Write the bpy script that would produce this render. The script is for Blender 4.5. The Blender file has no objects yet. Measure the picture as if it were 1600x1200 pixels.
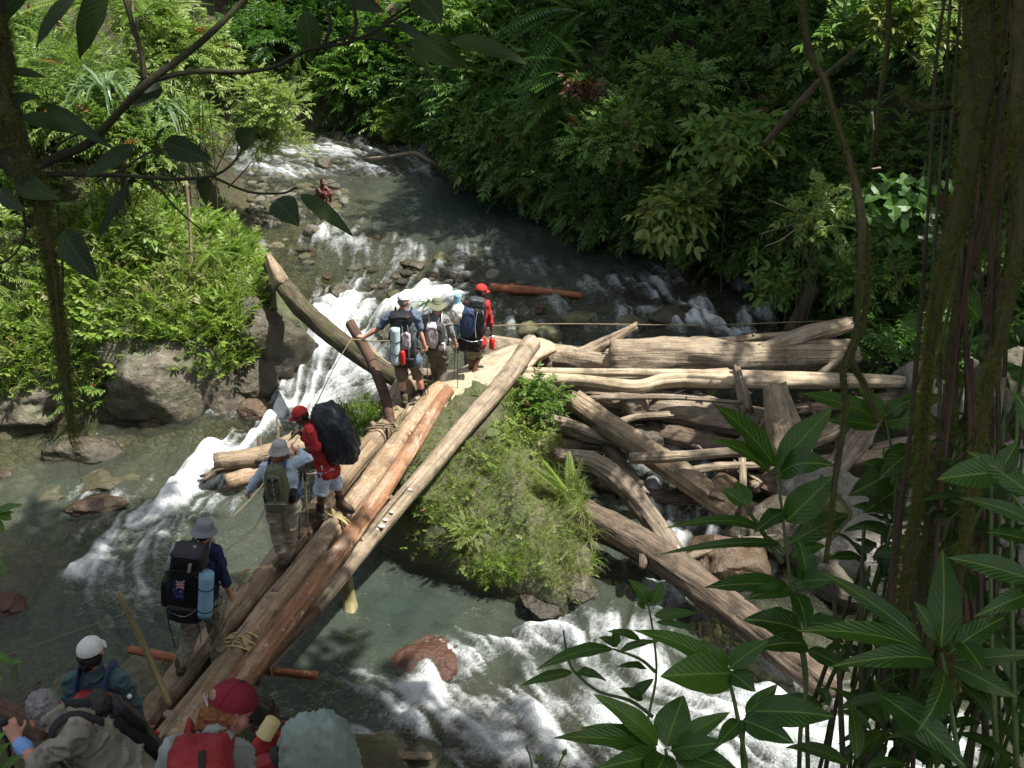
SKY_STRENGTH = 0.12
SUN_STRENGTH = 5.0
EXPOSURE = 0.98
import bpy, math, random
import numpy as np
from mathutils import Vector, Matrix
rng = np.random.default_rng(11)
random.seed(5)
scene = bpy.context.scene
COL = scene.collection
# ------------------------------------------------------------------ camera
H = 8.55
PITCH = math.radians(26.0)
F = 1550.0
cp, sp = math.cos(PITCH), math.sin(PITCH)
CAM = np.array((0.0, 0.0, H))
FWD = np.array((0.0, cp, -sp)); UPV = np.array((0.0, sp, cp)); RGT = np.array((1.0, 0, 0))
cam_data = bpy.data.cameras.new('camera')
cam = bpy.data.objects.new('camera', cam_data); COL.objects.link(cam)
cam.location = CAM
cam.rotation_euler = (math.pi / 2 - PITCH, 0, 0)
cam_data.sensor_width = 36.0
cam_data.lens = 36.0 * F / 1600.0
cam_data.clip_start = 0.05
cam_data.clip_end = 400.0
scene.camera = cam

def ray(px, py):
    return FWD + (px - 800.0) / F * RGT - (py - 600.0) / F * UPV
def atz(px, py, z):                      # where the sight line meets the level z
    d = ray(px, py); return CAM + d * ((z - H) / d[2])
def atd(px, py, dep):                    # at an optical depth
    return CAM + ray(px, py) * dep
def aty(px, py, y):
    d = ray(px, py); return CAM + d * (y / d[1])
def depth_of(p):
    return float(np.dot(np.asarray(p) - CAM, FWD))
def to_px(p):
    p = np.asarray(p) - CAM
    d = p @ FWD
    return 800 + F * (p @ RGT) / d, 600 - F * (p @ UPV) / d

# ------------------------------------------------------------------ noise
def _hash(i, j, k, s):
    n = (i * 374761393 + j * 668265263 + k * 1274126177 + s * 1442695041) & 0x7fffffff
    n = ((n ^ (n >> 13)) * 1274126177) & 0x7fffffff
    n = (n ^ (n >> 16)) & 0x7fffffff
    return n / 0x7fffffff * 2 - 1
def vnoise(p, s=0):
    p = np.asarray(p, float)
    f = np.floor(p).astype(np.int64); t = p - f; t = t * t * (3 - 2 * t)
    r = 0
    for a in (0, 1):
        wx = t[..., 0] if a else 1 - t[..., 0]
        for b in (0, 1):
            wy = t[..., 1] if b else 1 - t[..., 1]
            for c in (0, 1):
                wz_ = t[..., 2] if c else 1 - t[..., 2]
                r = r + wx * wy * wz_ * _hash(f[..., 0] + a, f[..., 1] + b, f[..., 2] + c, s)
    return r
def fbm(p, oct=4, s=0, gain=.5, lac=2.03):
    p = np.asarray(p, float); r = 0; a = 1.0
    for o in range(oct):
        r = r + a * vnoise(p, s + o * 17); p = p * lac + 3.7; a *= gain
    return r

# ------------------------------------------------------------------ objects
def props(o, label=None, cat=None, group=None, kind=None):
    if label: o['label'] = label
    if cat: o['category'] = cat
    if group: o['group'] = group
    if kind: o['kind'] = kind
    return o
def link(name, me, mat=None, parent=None):
    o = bpy.data.objects.new(name, me); COL.objects.link(o)
    if mat is not None:
        for m in (mat if isinstance(mat, (list, tuple)) else [mat]): me.materials.append(m)
    if parent is not None:
        o.parent = parent
        o.matrix_parent_inverse = Matrix.Translation(-Vector(parent.location))
    return o
def empty(name, loc, label, cat, group=None):
    o = bpy.data.objects.new(name, None); COL.objects.link(o)
    o.location = Vector([float(v) for v in loc]); o.empty_display_size = .1
    return props(o, label, cat, group)

def mesh_np(name, V, faces, smooth=True, attrs=None, uv=None, matidx=None):
    """faces: (n,3|4) array, or list of such arrays / list of lists."""
    me = bpy.data.meshes.new(name)
    V = np.asarray(V, np.float32)
    blocks = faces if isinstance(faces, list) and len(faces) and isinstance(faces[0], np.ndarray) else None
    if blocks is None and not isinstance(faces, np.ndarray):
        tot = [len(f) for f in faces]
        lv = np.fromiter((i for f in faces for i in f), np.int32)
    else:
        if blocks is None: blocks = [faces]
        tot = np.concatenate([np.full(len(b), b.shape[1], np.int32) for b in blocks])
        lv = np.concatenate([b.reshape(-1) for b in blocks]).astype(np.int32)
    tot = np.asarray(tot, np.int32)
    st = np.concatenate([[0], np.cumsum(tot)[:-1]]).astype(np.int32)
    me.vertices.add(len(V)); me.vertices.foreach_set('co', V.ravel())
    me.loops.add(len(lv)); me.loops.foreach_set('vertex_index', lv)
    me.polygons.add(len(tot)); me.polygons.foreach_set('loop_start', st)
    me.polygons.foreach_set('loop_total', tot)
    if matidx is not None: me.polygons.foreach_set('material_index', np.asarray(matidx, np.int32))
    me.polygons.foreach_set('use_smooth', np.full(len(tot), bool(smooth)))
    me.update(calc_edges=True)
    for k, a in (attrs or {}).items():
        at = me.attributes.new(k, 'FLOAT', 'POINT')
        at.data.foreach_set('value', np.asarray(a, np.float32))
    if uv is not None:
        l = me.uv_layers.new(name='UVMap')
        l.data.foreach_set('uv', np.asarray(uv, np.float32)[lv].ravel())
    return me

class MB:                                # collects pieces into one mesh
    def __init__(s): s.V = []; s.F = []; s.n = 0; s.UV = []
    def add(s, V, Fc, uv=None):
        V = np.asarray(V, float)
        s.V.append(V)
        s.UV.append(np.zeros((len(V), 2)) if uv is None else np.asarray(uv, float))
        for f in Fc: s.F.append([int(i) + s.n for i in f])
        s.n += len(V); return s
    def mesh(s, name, smooth=True):
        return mesh_np(name, np.concatenate(s.V), s.F, smooth, uv=np.concatenate(s.UV))
    def build(s, name, mat, parent=None, smooth=True):
        return link(name, s.mesh(name, smooth), mat, parent)

def norm(v):
    v = np.asarray(v, float); return v / max(np.linalg.norm(v), 1e-9)
def frames(pts):
    pts = np.asarray(pts, float); n = len(pts)
    T = np.gradient(pts, axis=0); T /= np.maximum(np.linalg.norm(T, axis=1, keepdims=True), 1e-9)
    up = np.array((0, 0, 1.0)) if abs(T[0][2]) < .9 else np.array((1.0, 0, 0))
    N = np.zeros_like(pts); B = np.zeros_like(pts)
    x = norm(np.cross(T[0], up))
    for i in range(n):
        x = norm(x - T[i] * np.dot(x, T[i])); N[i] = x; B[i] = np.cross(x, T[i])
    return T, N, B
def spline(pts, n):
    """Catmull-Rom through points (any columns), n samples."""
    p = np.asarray(pts, float)
    if len(p) == 2:
        t = np.linspace(0, 1, n)[:, None]; return p[0] * (1 - t) + p[1] * t
    q = np.vstack([2 * p[0] - p[1], p, 2 * p[-1] - p[-2]])
    seg = np.linalg.norm(np.diff(p[:, :3], axis=0), axis=1); cum = np.concatenate([[0], np.cumsum(seg)])
    out = []
    for s in np.linspace(0, cum[-1], n):
        i = min(np.searchsorted(cum, s, 'right') - 1, len(p) - 2)
        t = (s - cum[i]) / max(seg[i], 1e-9)
        a, b, c, d = q[i], q[i + 1], q[i + 2], q[i + 3]
        out.append(.5 * (2 * b + (c - a) * t + (2 * a - 5 * b + 4 * c - d) * t * t + (3 * b - a - 3 * c + d) * t ** 3))
    return np.array(out)
def tube(pts, rad, seg=8, cap=True, lump=0.0, seed=0, ls=1.0, ridge=0.0, flat=1.0, jag=0.0):
    """sweep; returns V, F, UV (u = metres round, v = metres along)."""
    pts = np.asarray(pts, float); n = len(pts); rad = np.broadcast_to(np.asarray(rad, float), (n,))
    T, N, B = frames(pts)
    L = np.concatenate([[0], np.cumsum(np.linalg.norm(np.diff(pts, axis=0), axis=1))])
    a = np.linspace(0, 2 * np.pi, seg, endpoint=False)
    ca, sa = np.cos(a), np.sin(a)
    R = np.repeat(rad[:, None], seg, 1)
    if lump or ridge:
        q = np.stack([np.broadcast_to(ca, (n, seg)) * 1.3, np.broadcast_to(sa, (n, seg)) * 1.3, np.broadcast_to((L / ls)[:, None], (n, seg))], -1)
        R = R * (1 + lump * fbm(q * 1.2 + seed * 7.3, 3, seed)) * (1 + .14 * lump * fbm(q * 9 + seed, 2, seed + 8))
        if ridge:
            q2 = np.stack([np.broadcast_to(ca, (n, seg)) * 5, np.broadcast_to(sa, (n, seg)) * 5, np.broadcast_to((L / ls)[:, None], (n, seg)) * .8], -1)
            R = R * (1 + ridge * fbm(q2 + seed * 3.1, 3, seed + 5))
    P_ = pts.copy()
    V = P_[:, None, :] + R[..., None] * (N[:, None, :] * ca[None, :, None] + B[:, None, :] * sa[None, :, None] * flat)
    if jag:
        for e, sg in ((0, -1), (n - 1, 1)):
            V[e] += T[e] * (sg * jag * (0.5 + .5 * vnoise(np.stack([ca * 3, sa * 3, np.full(seg, seed + e + .5)], -1), 3)))[:, None]
    V = V.reshape(-1, 3)
    U = np.stack([np.broadcast_to(a / (2 * np.pi) * 2 * np.pi * rad.mean(), (n, seg)), np.broadcast_to(L[:, None] + seed * 5.17, (n, seg))], -1).reshape(-1, 2)
    Fc = []
    for i in range(n - 1):
        for j in range(seg):
            k = (j + 1) % seg
            Fc.append((i * seg + j, (i + 1) * seg + j, (i + 1) * seg + k, i * seg + k))
    if cap:
        for e, rv in ((0, 0), (n - 1, 1)):
            V = np.vstack([V, V[e * seg:(e + 1) * seg].mean(0) + T[e] * (rad[e] * .12) * (1 if rv else -1)]); c = len(V) - 1
            U = np.vstack([U, U[e * seg] + (0, .05)])
            for j in range(seg):
                k = (j + 1) % seg
                Fc.append((c, e * seg + j, e * seg + k) if not rv else (c, e * seg + k, e * seg + j))
    return V, Fc, U

# ------------------------------------------------------------------ materials
def newmat(name):
    m = bpy.data.materials.new(name); m.use_nodes = True
    nt = m.node_tree; nt.nodes.clear()
    out = nt.nodes.new('ShaderNodeOutputMaterial')
    return m, nt, out
class NT:
    def __init__(s, nt): s.nt = nt
    def n(s, t, **k):
        nd = s.nt.nodes.new('ShaderNode' + t)
        ins = k.pop('ins', {})
        for a, v in k.items(): setattr(nd, a, v)
        for a, v in ins.items():
            if isinstance(v, bpy.types.NodeSocket): s.nt.links.new(v, nd.inputs[a])
            else: nd.inputs[a].default_value = v
        return nd
    def l(s, a, b): s.nt.links.new(a, b)
    def ramp(s, fac, stops, interp='LINEAR'):
        r = s.n('ValToRGB'); cr = r.color_ramp; cr.interpolation = interp
        while len(cr.elements) < len(stops): cr.elements.new(.5)
        for e, (p, c) in zip(cr.elements, stops):
            e.position = p; e.color = (c, c, c, 1) if isinstance(c, (int, float)) else (*c, 1)
        s.l(fac, r.inputs[0]); return r.outputs[0]
    def mix(s, f, a, b, mode='MIX'):
        m = s.n('Mix', data_type='RGBA', blend_type=mode)
        for i, v in ((0, f), (6, a), (7, b)):
            if isinstance(v, bpy.types.NodeSocket): s.l(v, m.inputs[i])
            else: m.inputs[i].default_value = v if i == 0 else (*v[:3], 1)
        return m.outputs[2]
    def math(s, op, a, b=None, clamp=False):
        m = s.n('Math', operation=op, use_clamp=clamp)
        for i, v in ((0, a), (1, b)):
            if v is None: continue
            if isinstance(v, bpy.types.NodeSocket): s.l(v, m.inputs[i])
            else: m.inputs[i].default_value = v
        return m.outputs[0]
    def noise(s, vec, scale, detail=4, rough=.55, out=0, **k):
        nd = s.n('TexNoise', ins={'Scale': scale, 'Detail': detail, 'Roughness': rough}, **k)
        if vec is not None: s.l(vec, nd.inputs['Vector'])
        return nd.outputs[out]
    def mapping(s, vec, scale):
        m = s.n('Mapping'); m.inputs['Scale'].default_value = scale; s.l(vec, m.inputs['Vector']); return m.outputs[0]
    def attr(s, name, out='Fac'):
        return s.n('Attribute', attribute_name=name).outputs[out]
    def bump(s, h, strength, dist):
        b = s.n('Bump', ins={'Strength': strength, 'Distance': dist}); s.l(h, b.inputs['Height']); return b.outputs[0]
    def pbsdf(s, **ins):
        return s.n('BsdfPrincipled', ins=ins)

def cloth(name, col, var=.18, rough=.85, scale=9.0, dirt=None, bump=.25, stripe=None):
    m, nt, out = newmat(name); N = NT(nt)
    tc = N.n('TexCoord').outputs['Object']
    n1 = N.noise(tc, scale, 5)
    dark = tuple(c * (1 - var) for c in col); lite = tuple(min(1, c * (1 + var)) for c in col)
    c = N.ramp(n1, [(.3, dark), (.7, lite)])
    if dirt is not None:
        c = N.mix(N.ramp(N.noise(tc, 5, 5), [(.45, 0.0), (.68, .8)]), c, dirt)
    if stripe is not None:
        w = N.n('TexWave', wave_type='BANDS', bands_direction='X', ins={'Scale': 14.0, 'Distortion': .6}); N.l(tc, w.inputs['Vector'])
        c = N.mix(N.ramp(w.outputs['Fac'], [(.7, 0.0), (.8, 1.0)]), c, stripe)
    fine = N.noise(tc, 60, 4)
    nm = N.bump(N.math('ADD', fine, N.math('MULTIPLY', N.noise(tc, 14, 4), 3.0)), bump, .012)
    b = N.pbsdf(**{'Base Color': c, 'Roughness': rough, 'Normal': nm, 'Specular IOR Level': .3})
    N.l(b.outputs[0], out.inputs[0]); return m
def plain(name, col, rough=.5, metal=0.0, var=.1, spec=.5):
    m, nt, out = newmat(name); N = NT(nt)
    tc = N.n('TexCoord').outputs['Object']
    c = N.ramp(N.noise(tc, 12, 4), [(.3, tuple(c * (1 - var) for c in col)), (.7, tuple(min(1, c * (1 + var)) for c in col))])
    b = N.pbsdf(**{'Base Color': c, 'Roughness': rough, 'Metallic': metal, 'Specular IOR Level': spec})
    N.l(b.outputs[0], out.inputs[0]); return m
def skinmat(name, col):
    m, nt, out = newmat(name); N = NT(nt)
    tc = N.n('TexCoord').outputs['Object']
    red = (min(1, col[0] * 1.12), col[1] * .86, col[2] * .82)
    c = N.ramp(N.noise(tc, 11, 4), [(.35, col), (.7, red)])
    b = N.pbsdf(**{'Base Color': c, 'Roughness': .55, 'Normal': N.bump(N.noise(tc, 90, 3), .12, .004), 'Subsurface Weight': .08, 'Subsurface Radius': (.01, .004, .002)})
    N.l(b.outputs[0], out.inputs[0]); return m
def woodmat(name, dark, mid, lite, fleck=None, fleck_amt=.62, moss=0.0, rough=.8, grain=1.0, bump=.7, crack=.35, patch=None):
    m, nt, out = newmat(name); N = NT(nt)
    uv = N.n('UVMap').outputs[0]
    tc = N.n('TexCoord').outputs['Object']
    g1 = N.noise(N.mapping(uv, (26 * grain, 1.6, 1)), 1.0, 6, .6)
    g2 = N.noise(N.mapping(uv, (90 * grain, 5, 1)), 1.0, 4, .6)
    big = N.noise(tc, 1.7, 4)
    h = N.math('ADD', N.math('MULTIPLY', g1, .7), N.math('MULTIPLY', g2, .3))
    c = N.ramp(N.math('ADD', N.math('MULTIPLY', h, .75), N.math('MULTIPLY', big, .25)), [(.33, dark), (.48, mid), (.64, lite)])
    ck = N.ramp(N.noise(N.mapping(uv, (16 * grain, .55, 1)), 1.0, 3, .5), [(.30, 1.0), (.36, 0.0)])
    c = N.mix(N.math('MULTIPLY', ck, crack), c, tuple(v * .25 for v in dark))
    c = N.mix(N.ramp(N.noise(tc, 6.5, 5), [(.42, 0.0), (.7, .55)]), c, tuple(v * .75 for v in mid))
    if patch is not None:
        c = N.mix(N.ramp(N.noise(N.mapping(uv, (5, 1.1, 1)), 1.0, 5, .65), [(.5, 0.0), (.58, .85)]), c, N.mix(h, tuple(v * .6 for v in patch), tuple(v * 1.3 for v in patch)))
    if fleck is not None:
        fl = N.ramp(N.noise(tc, 13, 6, .65), [(fleck_amt, 0.0), (fleck_amt + .05, 1.0)])
        c = N.mix(fl, c, fleck)
    if moss:
        f = N.math('MULTIPLY', N.ramp(N.noise(tc, 5, 6, .65), [(.45, 0.0), (.62, 1.0)]), moss)
        c = N.mix(f, c, (.045, .06, .012))
    c = N.mix(N.ramp(N.noise(tc, 3.1, 6, .7), [(.5, 0.0), (.66, .6)]), c, tuple(v * .55 for v in dark))
    hh = N.math('ADD', N.math('SUBTRACT', h, N.math('MULTIPLY', ck, .8)), N.math('MULTIPLY', N.noise(tc, 22, 5, .65), .5))
    nm = N.bump(hh, bump, .03)
    b = N.pbsdf(**{'Base Color': c, 'Roughness': rough, 'Normal': nm, 'Specular IOR Level': .3})
    N.l(b.outputs[0], out.inputs[0]); return m
# ================================================================== light
SUN_DIR = norm((0.46, -0.06, 0.885))     # towards the sun
el = math.asin(SUN_DIR[2]); az = math.atan2(SUN_DIR[0], SUN_DIR[1])
world = bpy.data.worlds.new('World'); scene.world = world; world.use_nodes = True
wn = world.node_tree.nodes; wl = world.node_tree.links
sky = wn.new('ShaderNodeTexSky'); sky.sky_type = 'NISHITA'; sky.sun_disc = False
sky.sun_elevation = el; sky.sun_rotation = az
sky.air_density = 1.0; sky.dust_density = 2.0
bg = wn.get('Background'); bg.inputs[1].default_value = SKY_STRENGTH
hs = wn.new('ShaderNodeHueSaturation'); hs.inputs['Saturation'].default_value = .42   # broken cloud: paler sky light
wl.new(sky.outputs[0], hs.inputs['Color']); wl.new(hs.outputs[0], bg.inputs[0])
sl = bpy.data.lights.new('sun', 'SUN'); sl.energy = SUN_STRENGTH; sl.angle = math.radians(.55); sl.color = (1, .955, .88)
so = bpy.data.objects.new('sun', sl); COL.objects.link(so)
so.rotation_euler = Vector(SUN_DIR).to_track_quat('Z', 'Y').to_euler()
scene.view_settings.view_transform = 'Standard'; scene.view_settings.look = 'None'
scene.view_settings.exposure = EXPOSURE; scene.view_settings.gamma = 1.0
scene.cycles.use_denoising = True
scene.cycles.max_bounces = 6; scene.cycles.transparent_max_bounces = 12
scene.cycles.diffuse_bounces = 3; scene.cycles.glossy_bounces = 3; scene.cycles.transmission_bounces = 4
scene.cycles.sample_clamp_indirect = 6.0
scene.cycles.caustics_reflective = False; scene.cycles.caustics_refractive = False

# ================================================================== river levels
def rbf_fit(X, f, eps=1e-3):
    D = np.linalg.norm(X[:, None] - X[None], axis=-1)
    A = D + np.eye(len(X)) * eps
    n = len(X); M = np.zeros((n + 3, n + 3)); M[:n, :n] = A; M[:n, n] = 1; M[:n, n + 1:] = X; M[n, :n] = 1; M[n + 1:, :n] = X.T
    return np.linalg.solve(M, np.concatenate([f, np.zeros(3)])), X
def rbf_eval(fit, Q):
    w, X = fit; n = len(X); out = np.zeros(len(Q))
    for i in range(0, len(Q), 20000):
        q = Q[i:i + 20000]; D = np.linalg.norm(q[:, None] - X[None], axis=-1)
        out[i:i + 20000] = D @ w[:n] + w[n] + q @ w[n + 1:]
    return out
LEV = [(0, 1000, 0), (300, 900, 0), (200, 720, .05), (700, 1000, 0), (560, 1180, -.05), (1000, 1180, -.12), (1000, 960, .05), (970, 890, .1),
       (0, 690, .05), (600, 900, 0), (330, 700, .08), (330, 800, .03), (430, 760, .04), (800, 940, 0), (900, 1080, -.08),
       (405, 690, .12), (440, 640, .22), (468, 580, .5), (500, 520, .85), (545, 490, .98), (600, 470, 1.08), (540, 570, .55), (590, 600, .42), (560, 640, .3),
       (1080, 830, .22), (1050, 780, .34), (1000, 700, .6), (950, 560, 1.02), (1080, 660, .7), (1150, 560, .95),
       (700, 450, 1.16), (850, 500, 1.1), (900, 450, 1.16), (1100, 500, 1.03), (600, 420, 1.28), (700, 300, 1.46), (800, 350, 1.36), (560, 235, 1.72), (450, 235, 1.78),
       (1180, 490, 1.0), (1010, 450, 1.12), (500, 390, 1.36), (460, 440, 1.2), (640, 540, .98), (700, 560, 1.0), (800, 560, 1.02), (780, 430, 1.2), (300, 235, 1.85),
       (1150, 1050, -.12), (1400, 1150, -.2), (1600, 1050, -.2), (1280, 570, .9), (1370, 560, .88), (1200, 700, .5), (1200, 900, .05), (-200, 900, 0), (-200, 1050, 0)]
LV = np.array([atz(a, b, c) for a, b, c in LEV])
_lf = rbf_fit(LV[:, :2], LV[:, 2])
def wz(xy):
    xy = np.atleast_2d(np.asarray(xy, float)); return np.clip(rbf_eval(_lf, xy), -.3, 2.3)
def onwater(px, py, dz=0.0):
    z = .5
    for _ in range(12):
        p = atz(px, py, z + dz); z = .5 * z + .5 * float(wz(p[:2])[0])
    return atz(px, py, z + dz)

EDGE = [(-260, 1075, 0), (0, 1085, 0), (70, 1066, 0), (160, 1062, 0), (215, 1078, 0), (300, 1110, 0), (440, 1128, 0), (560, 1196, -.05), (700, 1250, -.05), (1000, 1290, -.1), (1300, 1290, -.15), (1800, 1290, -.2),
        (1850, 985, -.2), (1600, 985, -.15), (1400, 960, -.1), (1270, 930, 0), (1215, 850, .2), (1230, 740, .45), (1285, 660, .7), (1345, 605, .85), (1412, 575, .9), (1420, 540, .95), (1340, 510, .98), (1265, 480, 1.0),
        (1150, 430, 1.05), (960, 388, 1.15), (830, 330, 1.3), (742, 285, 1.45), (694, 255, 1.6), (640, 212, 1.75), (560, 204, 1.8), (440, 212, 1.85), (250, 205, 1.9), (100, 205, 1.9),
        (100, 248, 1.85), (300, 262, 1.8), (378, 275, 1.7), (392, 330, 1.5), (388, 390, 1.35), (412, 425, 1.22), (432, 470, 1.0), (440, 520, .85), (442, 570, .6), (428, 612, .3), (352, 655, .1), (250, 664, .05), (140, 666, .05), (0, 686, .05), (-260, 715, .05)]
EP = np.array([atz(a, b, c) for a, b, c in EDGE])[:, :2]
def sdist(Q, poly):
    """signed distance to a polygon, negative inside; index of nearest edge"""
    Q = np.asarray(Q, float); best = np.full(len(Q), 1e9); idx = np.zeros(len(Q), int); ins = np.zeros(len(Q), bool)
    n = len(poly)
    for i in range(n):
        a = poly[i]; b = poly[(i + 1) % n]; ab = b - a
        t = np.clip(((Q - a) @ ab) / (ab @ ab), 0, 1); d = np.linalg.norm(Q - (a + t[:, None] * ab), axis=1)
        m = d < best; best[m] = d[m]; idx[m] = i
        c = ((a[1] > Q[:, 1]) != (b[1] > Q[:, 1]))
        with np.errstate(divide='ignore', invalid='ignore'):
            xi = (b[0] - a[0]) * (Q[:, 1] - a[1]) / (b[1] - a[1]) + a[0]
        ins ^= c & (Q[:, 0] < xi)
    return np.where(ins, -best, best), idx
def sstep(a, b, x):
    t = np.clip((x - a) / (b - a), 0, 1); return t * t * (3 - 2 * t)

def ground(Q):
    Q = np.atleast_2d(np.asarray(Q, float)); x, y = Q[:, 0], Q[:, 1]
    s, idx = sdist(Q, EP)
    w = wz(Q)
    so_ = np.maximum(s, 0)
    Q3 = np.stack([x, y, np.zeros_like(x)], -1)
    nz = fbm(Q3 * .9, 4, 3)
    # left bank, right bank, far bank profiles
    left = np.minimum(so_ * 2.4, 1.15) + np.maximum(so_ - .35, 0) * .62
    right = np.minimum(so_ * 2.2, 1.0) + np.maximum(so_ - .3, 0) * 1.25
    bar = so_ * .18 + np.maximum(so_ - 2.4, 0) * .9
    wr = sstep(-2.5, .5, x - .0 * y) * sstep(18, 20.5, y + .25 * x)
    wb = sstep(4.0, 5.5, x) * (1 - sstep(16.0, 18.0, y))
    h = left * (1 - wr) + right * wr
    h = h * (1 - wb) + bar * wb
    gravel = sstep(-8.2, -7.0, x) * sstep(19.2, 20.5, y) * (1 - sstep(29, 30.5, y)) * (1 - wr) * (1 - sstep(-4.6, -3.6, x))
    h = h * (1 - gravel) + (so_ * .12 + np.maximum(so_ - 1.3, 0) * .5) * gravel
    land = w + h + nz * np.minimum(.25 * so_ + .02, .3)
    chute = np.exp(-(((x + 3.75) / 1.1) ** 2 + ((y - 17.3) / 1.6) ** 2))
    depth = np.minimum(.06 + .28 * np.maximum(-s, 0), .75) + .38 * chute
    up = sstep(15.5, 17.5, y)
    depth = depth * (1 - up * .45) + nz * .07
    bed = w - np.maximum(depth, .03)
    base = np.where(s > 0, land, bed)
    # the near bank that the camera stands on
    l = np.clip(6.75 - .80 * y, -.9, 6.75) + nz * .12
    r = np.clip(6.75 - 1.55 * np.maximum(y - .4, 0), -1.2, 6.75) + nz * .1
    sh_ = .8 * sstep(3.6, 5.2, y)
    k = sstep(-.7 - sh_, .5 - sh_, x)
    near = l * (1 - k) + r * k + np.maximum(-y, 0) * .25
    wn_ = 1 - sstep(8.6, 10.2, y)
    nearz = np.where(y < 10.4, near, -9)
    out = np.where(wn_ > 0, np.where(s > 0, np.maximum(near, base * (1 - wn_) + near * wn_), np.maximum(near * wn_ + bed * (1 - wn_), bed)), base)
    return out

def grid_mesh(x0, x1, y0, y1, st):
    xs = np.arange(x0, x1 + 1e-6, st); ys = np.arange(y0, y1 + 1e-6, st)
    X, Y_ = np.meshgrid(xs, ys); n, m = len(ys), len(xs)
    i = np.arange((n - 1) * m).reshape(n - 1, m)[:, :-1].ravel()
    Fq = np.stack([i, i + 1, i + m + 1, i + m], 1)
    return np.stack([X.ravel(), Y_.ravel()], 1), Fq, (n, m)

# ground sheet: fine in the middle, one mesh with a coarse skirt that climbs out of sight
gx = np.concatenate([np.arange(-60, -16, 2.0), np.arange(-16, 14, .16), np.arange(14, 61, 2.0)])
gy = np.concatenate([np.arange(-30, -4, 2.0), np.arange(-4, 36, .16), np.arange(36, 91, 2.0)])
X, Y_ = np.meshgrid(gx, gy); Q = np.stack([X.ravel(), Y_.ravel()], 1)
GZ = ground(Q)
far = np.maximum(np.abs(Q[:, 0]) - 16, 0) + np.maximum(Q[:, 1] - 36, 0)
GZ = np.minimum(GZ, 26 + .05 * far)
n, m = len(gy), len(gx)
i = np.arange((n - 1) * m).reshape(n - 1, m)[:, :-1].ravel()
GF = np.stack([i, i + 1, i + m + 1, i + m], 1)
gs, _ = sdist(Q, EP)
def soilmat():
    m_, nt, out = newmat('bank_soil'); N = NT(nt)
    tc = N.n('TexCoord').outputs['Object']
    a = N.noise(tc, 2.2, 6, .6); b = N.noise(tc, 17, 5, .65)
    soil = N.ramp(N.math('ADD', N.math('MULTIPLY', a, .5), N.math('MULTIPLY', b, .5)), [(.3, (.018, .014, .008)), (.5, (.06, .048, .03)), (.68, (.11, .09, .06))])
    green = N.ramp(b, [(.35, (.02, .035, .008)), (.65, (.05, .075, .02))])
    c = N.mix(N.ramp(a, [(.42, 0.0), (.6, .8)]), soil, green)
    wv = N.mix(.12, tc, N.noise(tc, 4, 4, out=1))
    v = N.n('TexVoronoi', ins={'Scale': 7.5, 'Randomness': 1.0}); N.l(wv, v.inputs['Vector'])
    v2 = N.n('TexVoronoi', feature='DISTANCE_TO_EDGE', ins={'Scale': 7.5}); N.l(wv, v2.inputs['Vector'])
    sep = N.n('SeparateColor', ins={0: v.outputs['Color']})
    peb = N.ramp(sep.outputs[0], [(0, (.09, .078, .048)), (.35, (.17, .15, .095)), (.65, (.22, .195, .13)), (.85, (.15, .105, .062)), (1, (.30, .275, .21))])
    peb = N.mix(N.ramp(v2.outputs['Distance'], [(.0, .45), (.14, 0.0)]), peb, (.045, .04, .028))
    peb = N.mix(N.math('MULTIPLY', b, .5), peb, (.07, .07, .03))
    bed = N.attr('bed')
    c = N.mix(bed, c, peb)
    h = N.math('ADD', N.math('MULTIPLY', b, .5), N.math('MULTIPLY', N.ramp(v2.outputs['Distance'], [(0, 0.0), (.25, 1.0)]), N.math('MULTIPLY', bed, 1.0)))
    p = N.pbsdf(**{'Base Color': c, 'Roughness': .85, 'Normal': N.bump(h, .8, .06), 'Specular IOR Level': .25})
    N.l(p.outputs[0], out.inputs[0]); return m_
me = mesh_np('ground', np.column_stack([Q, GZ]), GF, True, {'bed': 1 - sstep(-.25, .02, gs)})
ground_o = props(link('ground', me, soilmat()), 'soil and gravel of the river valley floor and banks', kind='structure')

# ================================================================== water
wxy, wf, (wn_r, wn_c) = grid_mesh(-12, 10.5, 5.8, 34.5, .036)
ws, _ = sdist(wxy, EP)
WZ = wz(wxy)
# flow field from hand-laid arrows
ARW = [(250, 230, 60, 10), (480, 235, 60, 8), (620, 245, 50, 25), (650, 300, 20, 40), (700, 380, 0, 40), (800, 420, 20, 40), (600, 420, -20, 40), (520, 400, 0, 30), (900, 460, 40, 40), (1000, 440, 50, 40), (1100, 490, 40, 30), (1200, 490, 20, 40),
       (700, 460, -45, 18), (620, 470, -50, 18), (540, 490, -40, 50), (490, 540, -22, 60), (460, 600, -25, 50), (420, 660, -50, 35), (350, 710, -60, 40), (280, 760, -60, 40), (200, 820, -50, 45), (150, 880, -20, 50), (200, 950, 30, 40), (330, 1000, 50, 30), (450, 960, 60, 10), (330, 850, 10, 40), (100, 720, -50, 10), (60, 850, -10, 40),
       (600, 950, 60, 10), (720, 960, 60, 20), (850, 970, 60, 5), (700, 1060, 60, 40), (850, 1040, 40, 60), (950, 1000, -10, 50), (1000, 930, -20, 50), (1090, 850, -20, 50), (1050, 790, 0, 50), (1030, 700, 10, 50), (980, 600, 10, 40), (850, 1130, 40, 50), (1000, 1120, 50, 20), (1150, 1080, 60, 20), (1400, 1120, 60, 10), (560, 1100, 50, 20), (960, 520, 10, 40), (820, 540, 10, 40), (1300, 570, -10, 30), (560, 600, -40, 10)]
ap = np.array([onwater(a, b) for a, b, _, _ in ARW]); aq = np.array([atz(a + c, b + d, p[2]) for (a, b, c, d), p in zip(ARW, ap)])
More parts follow.
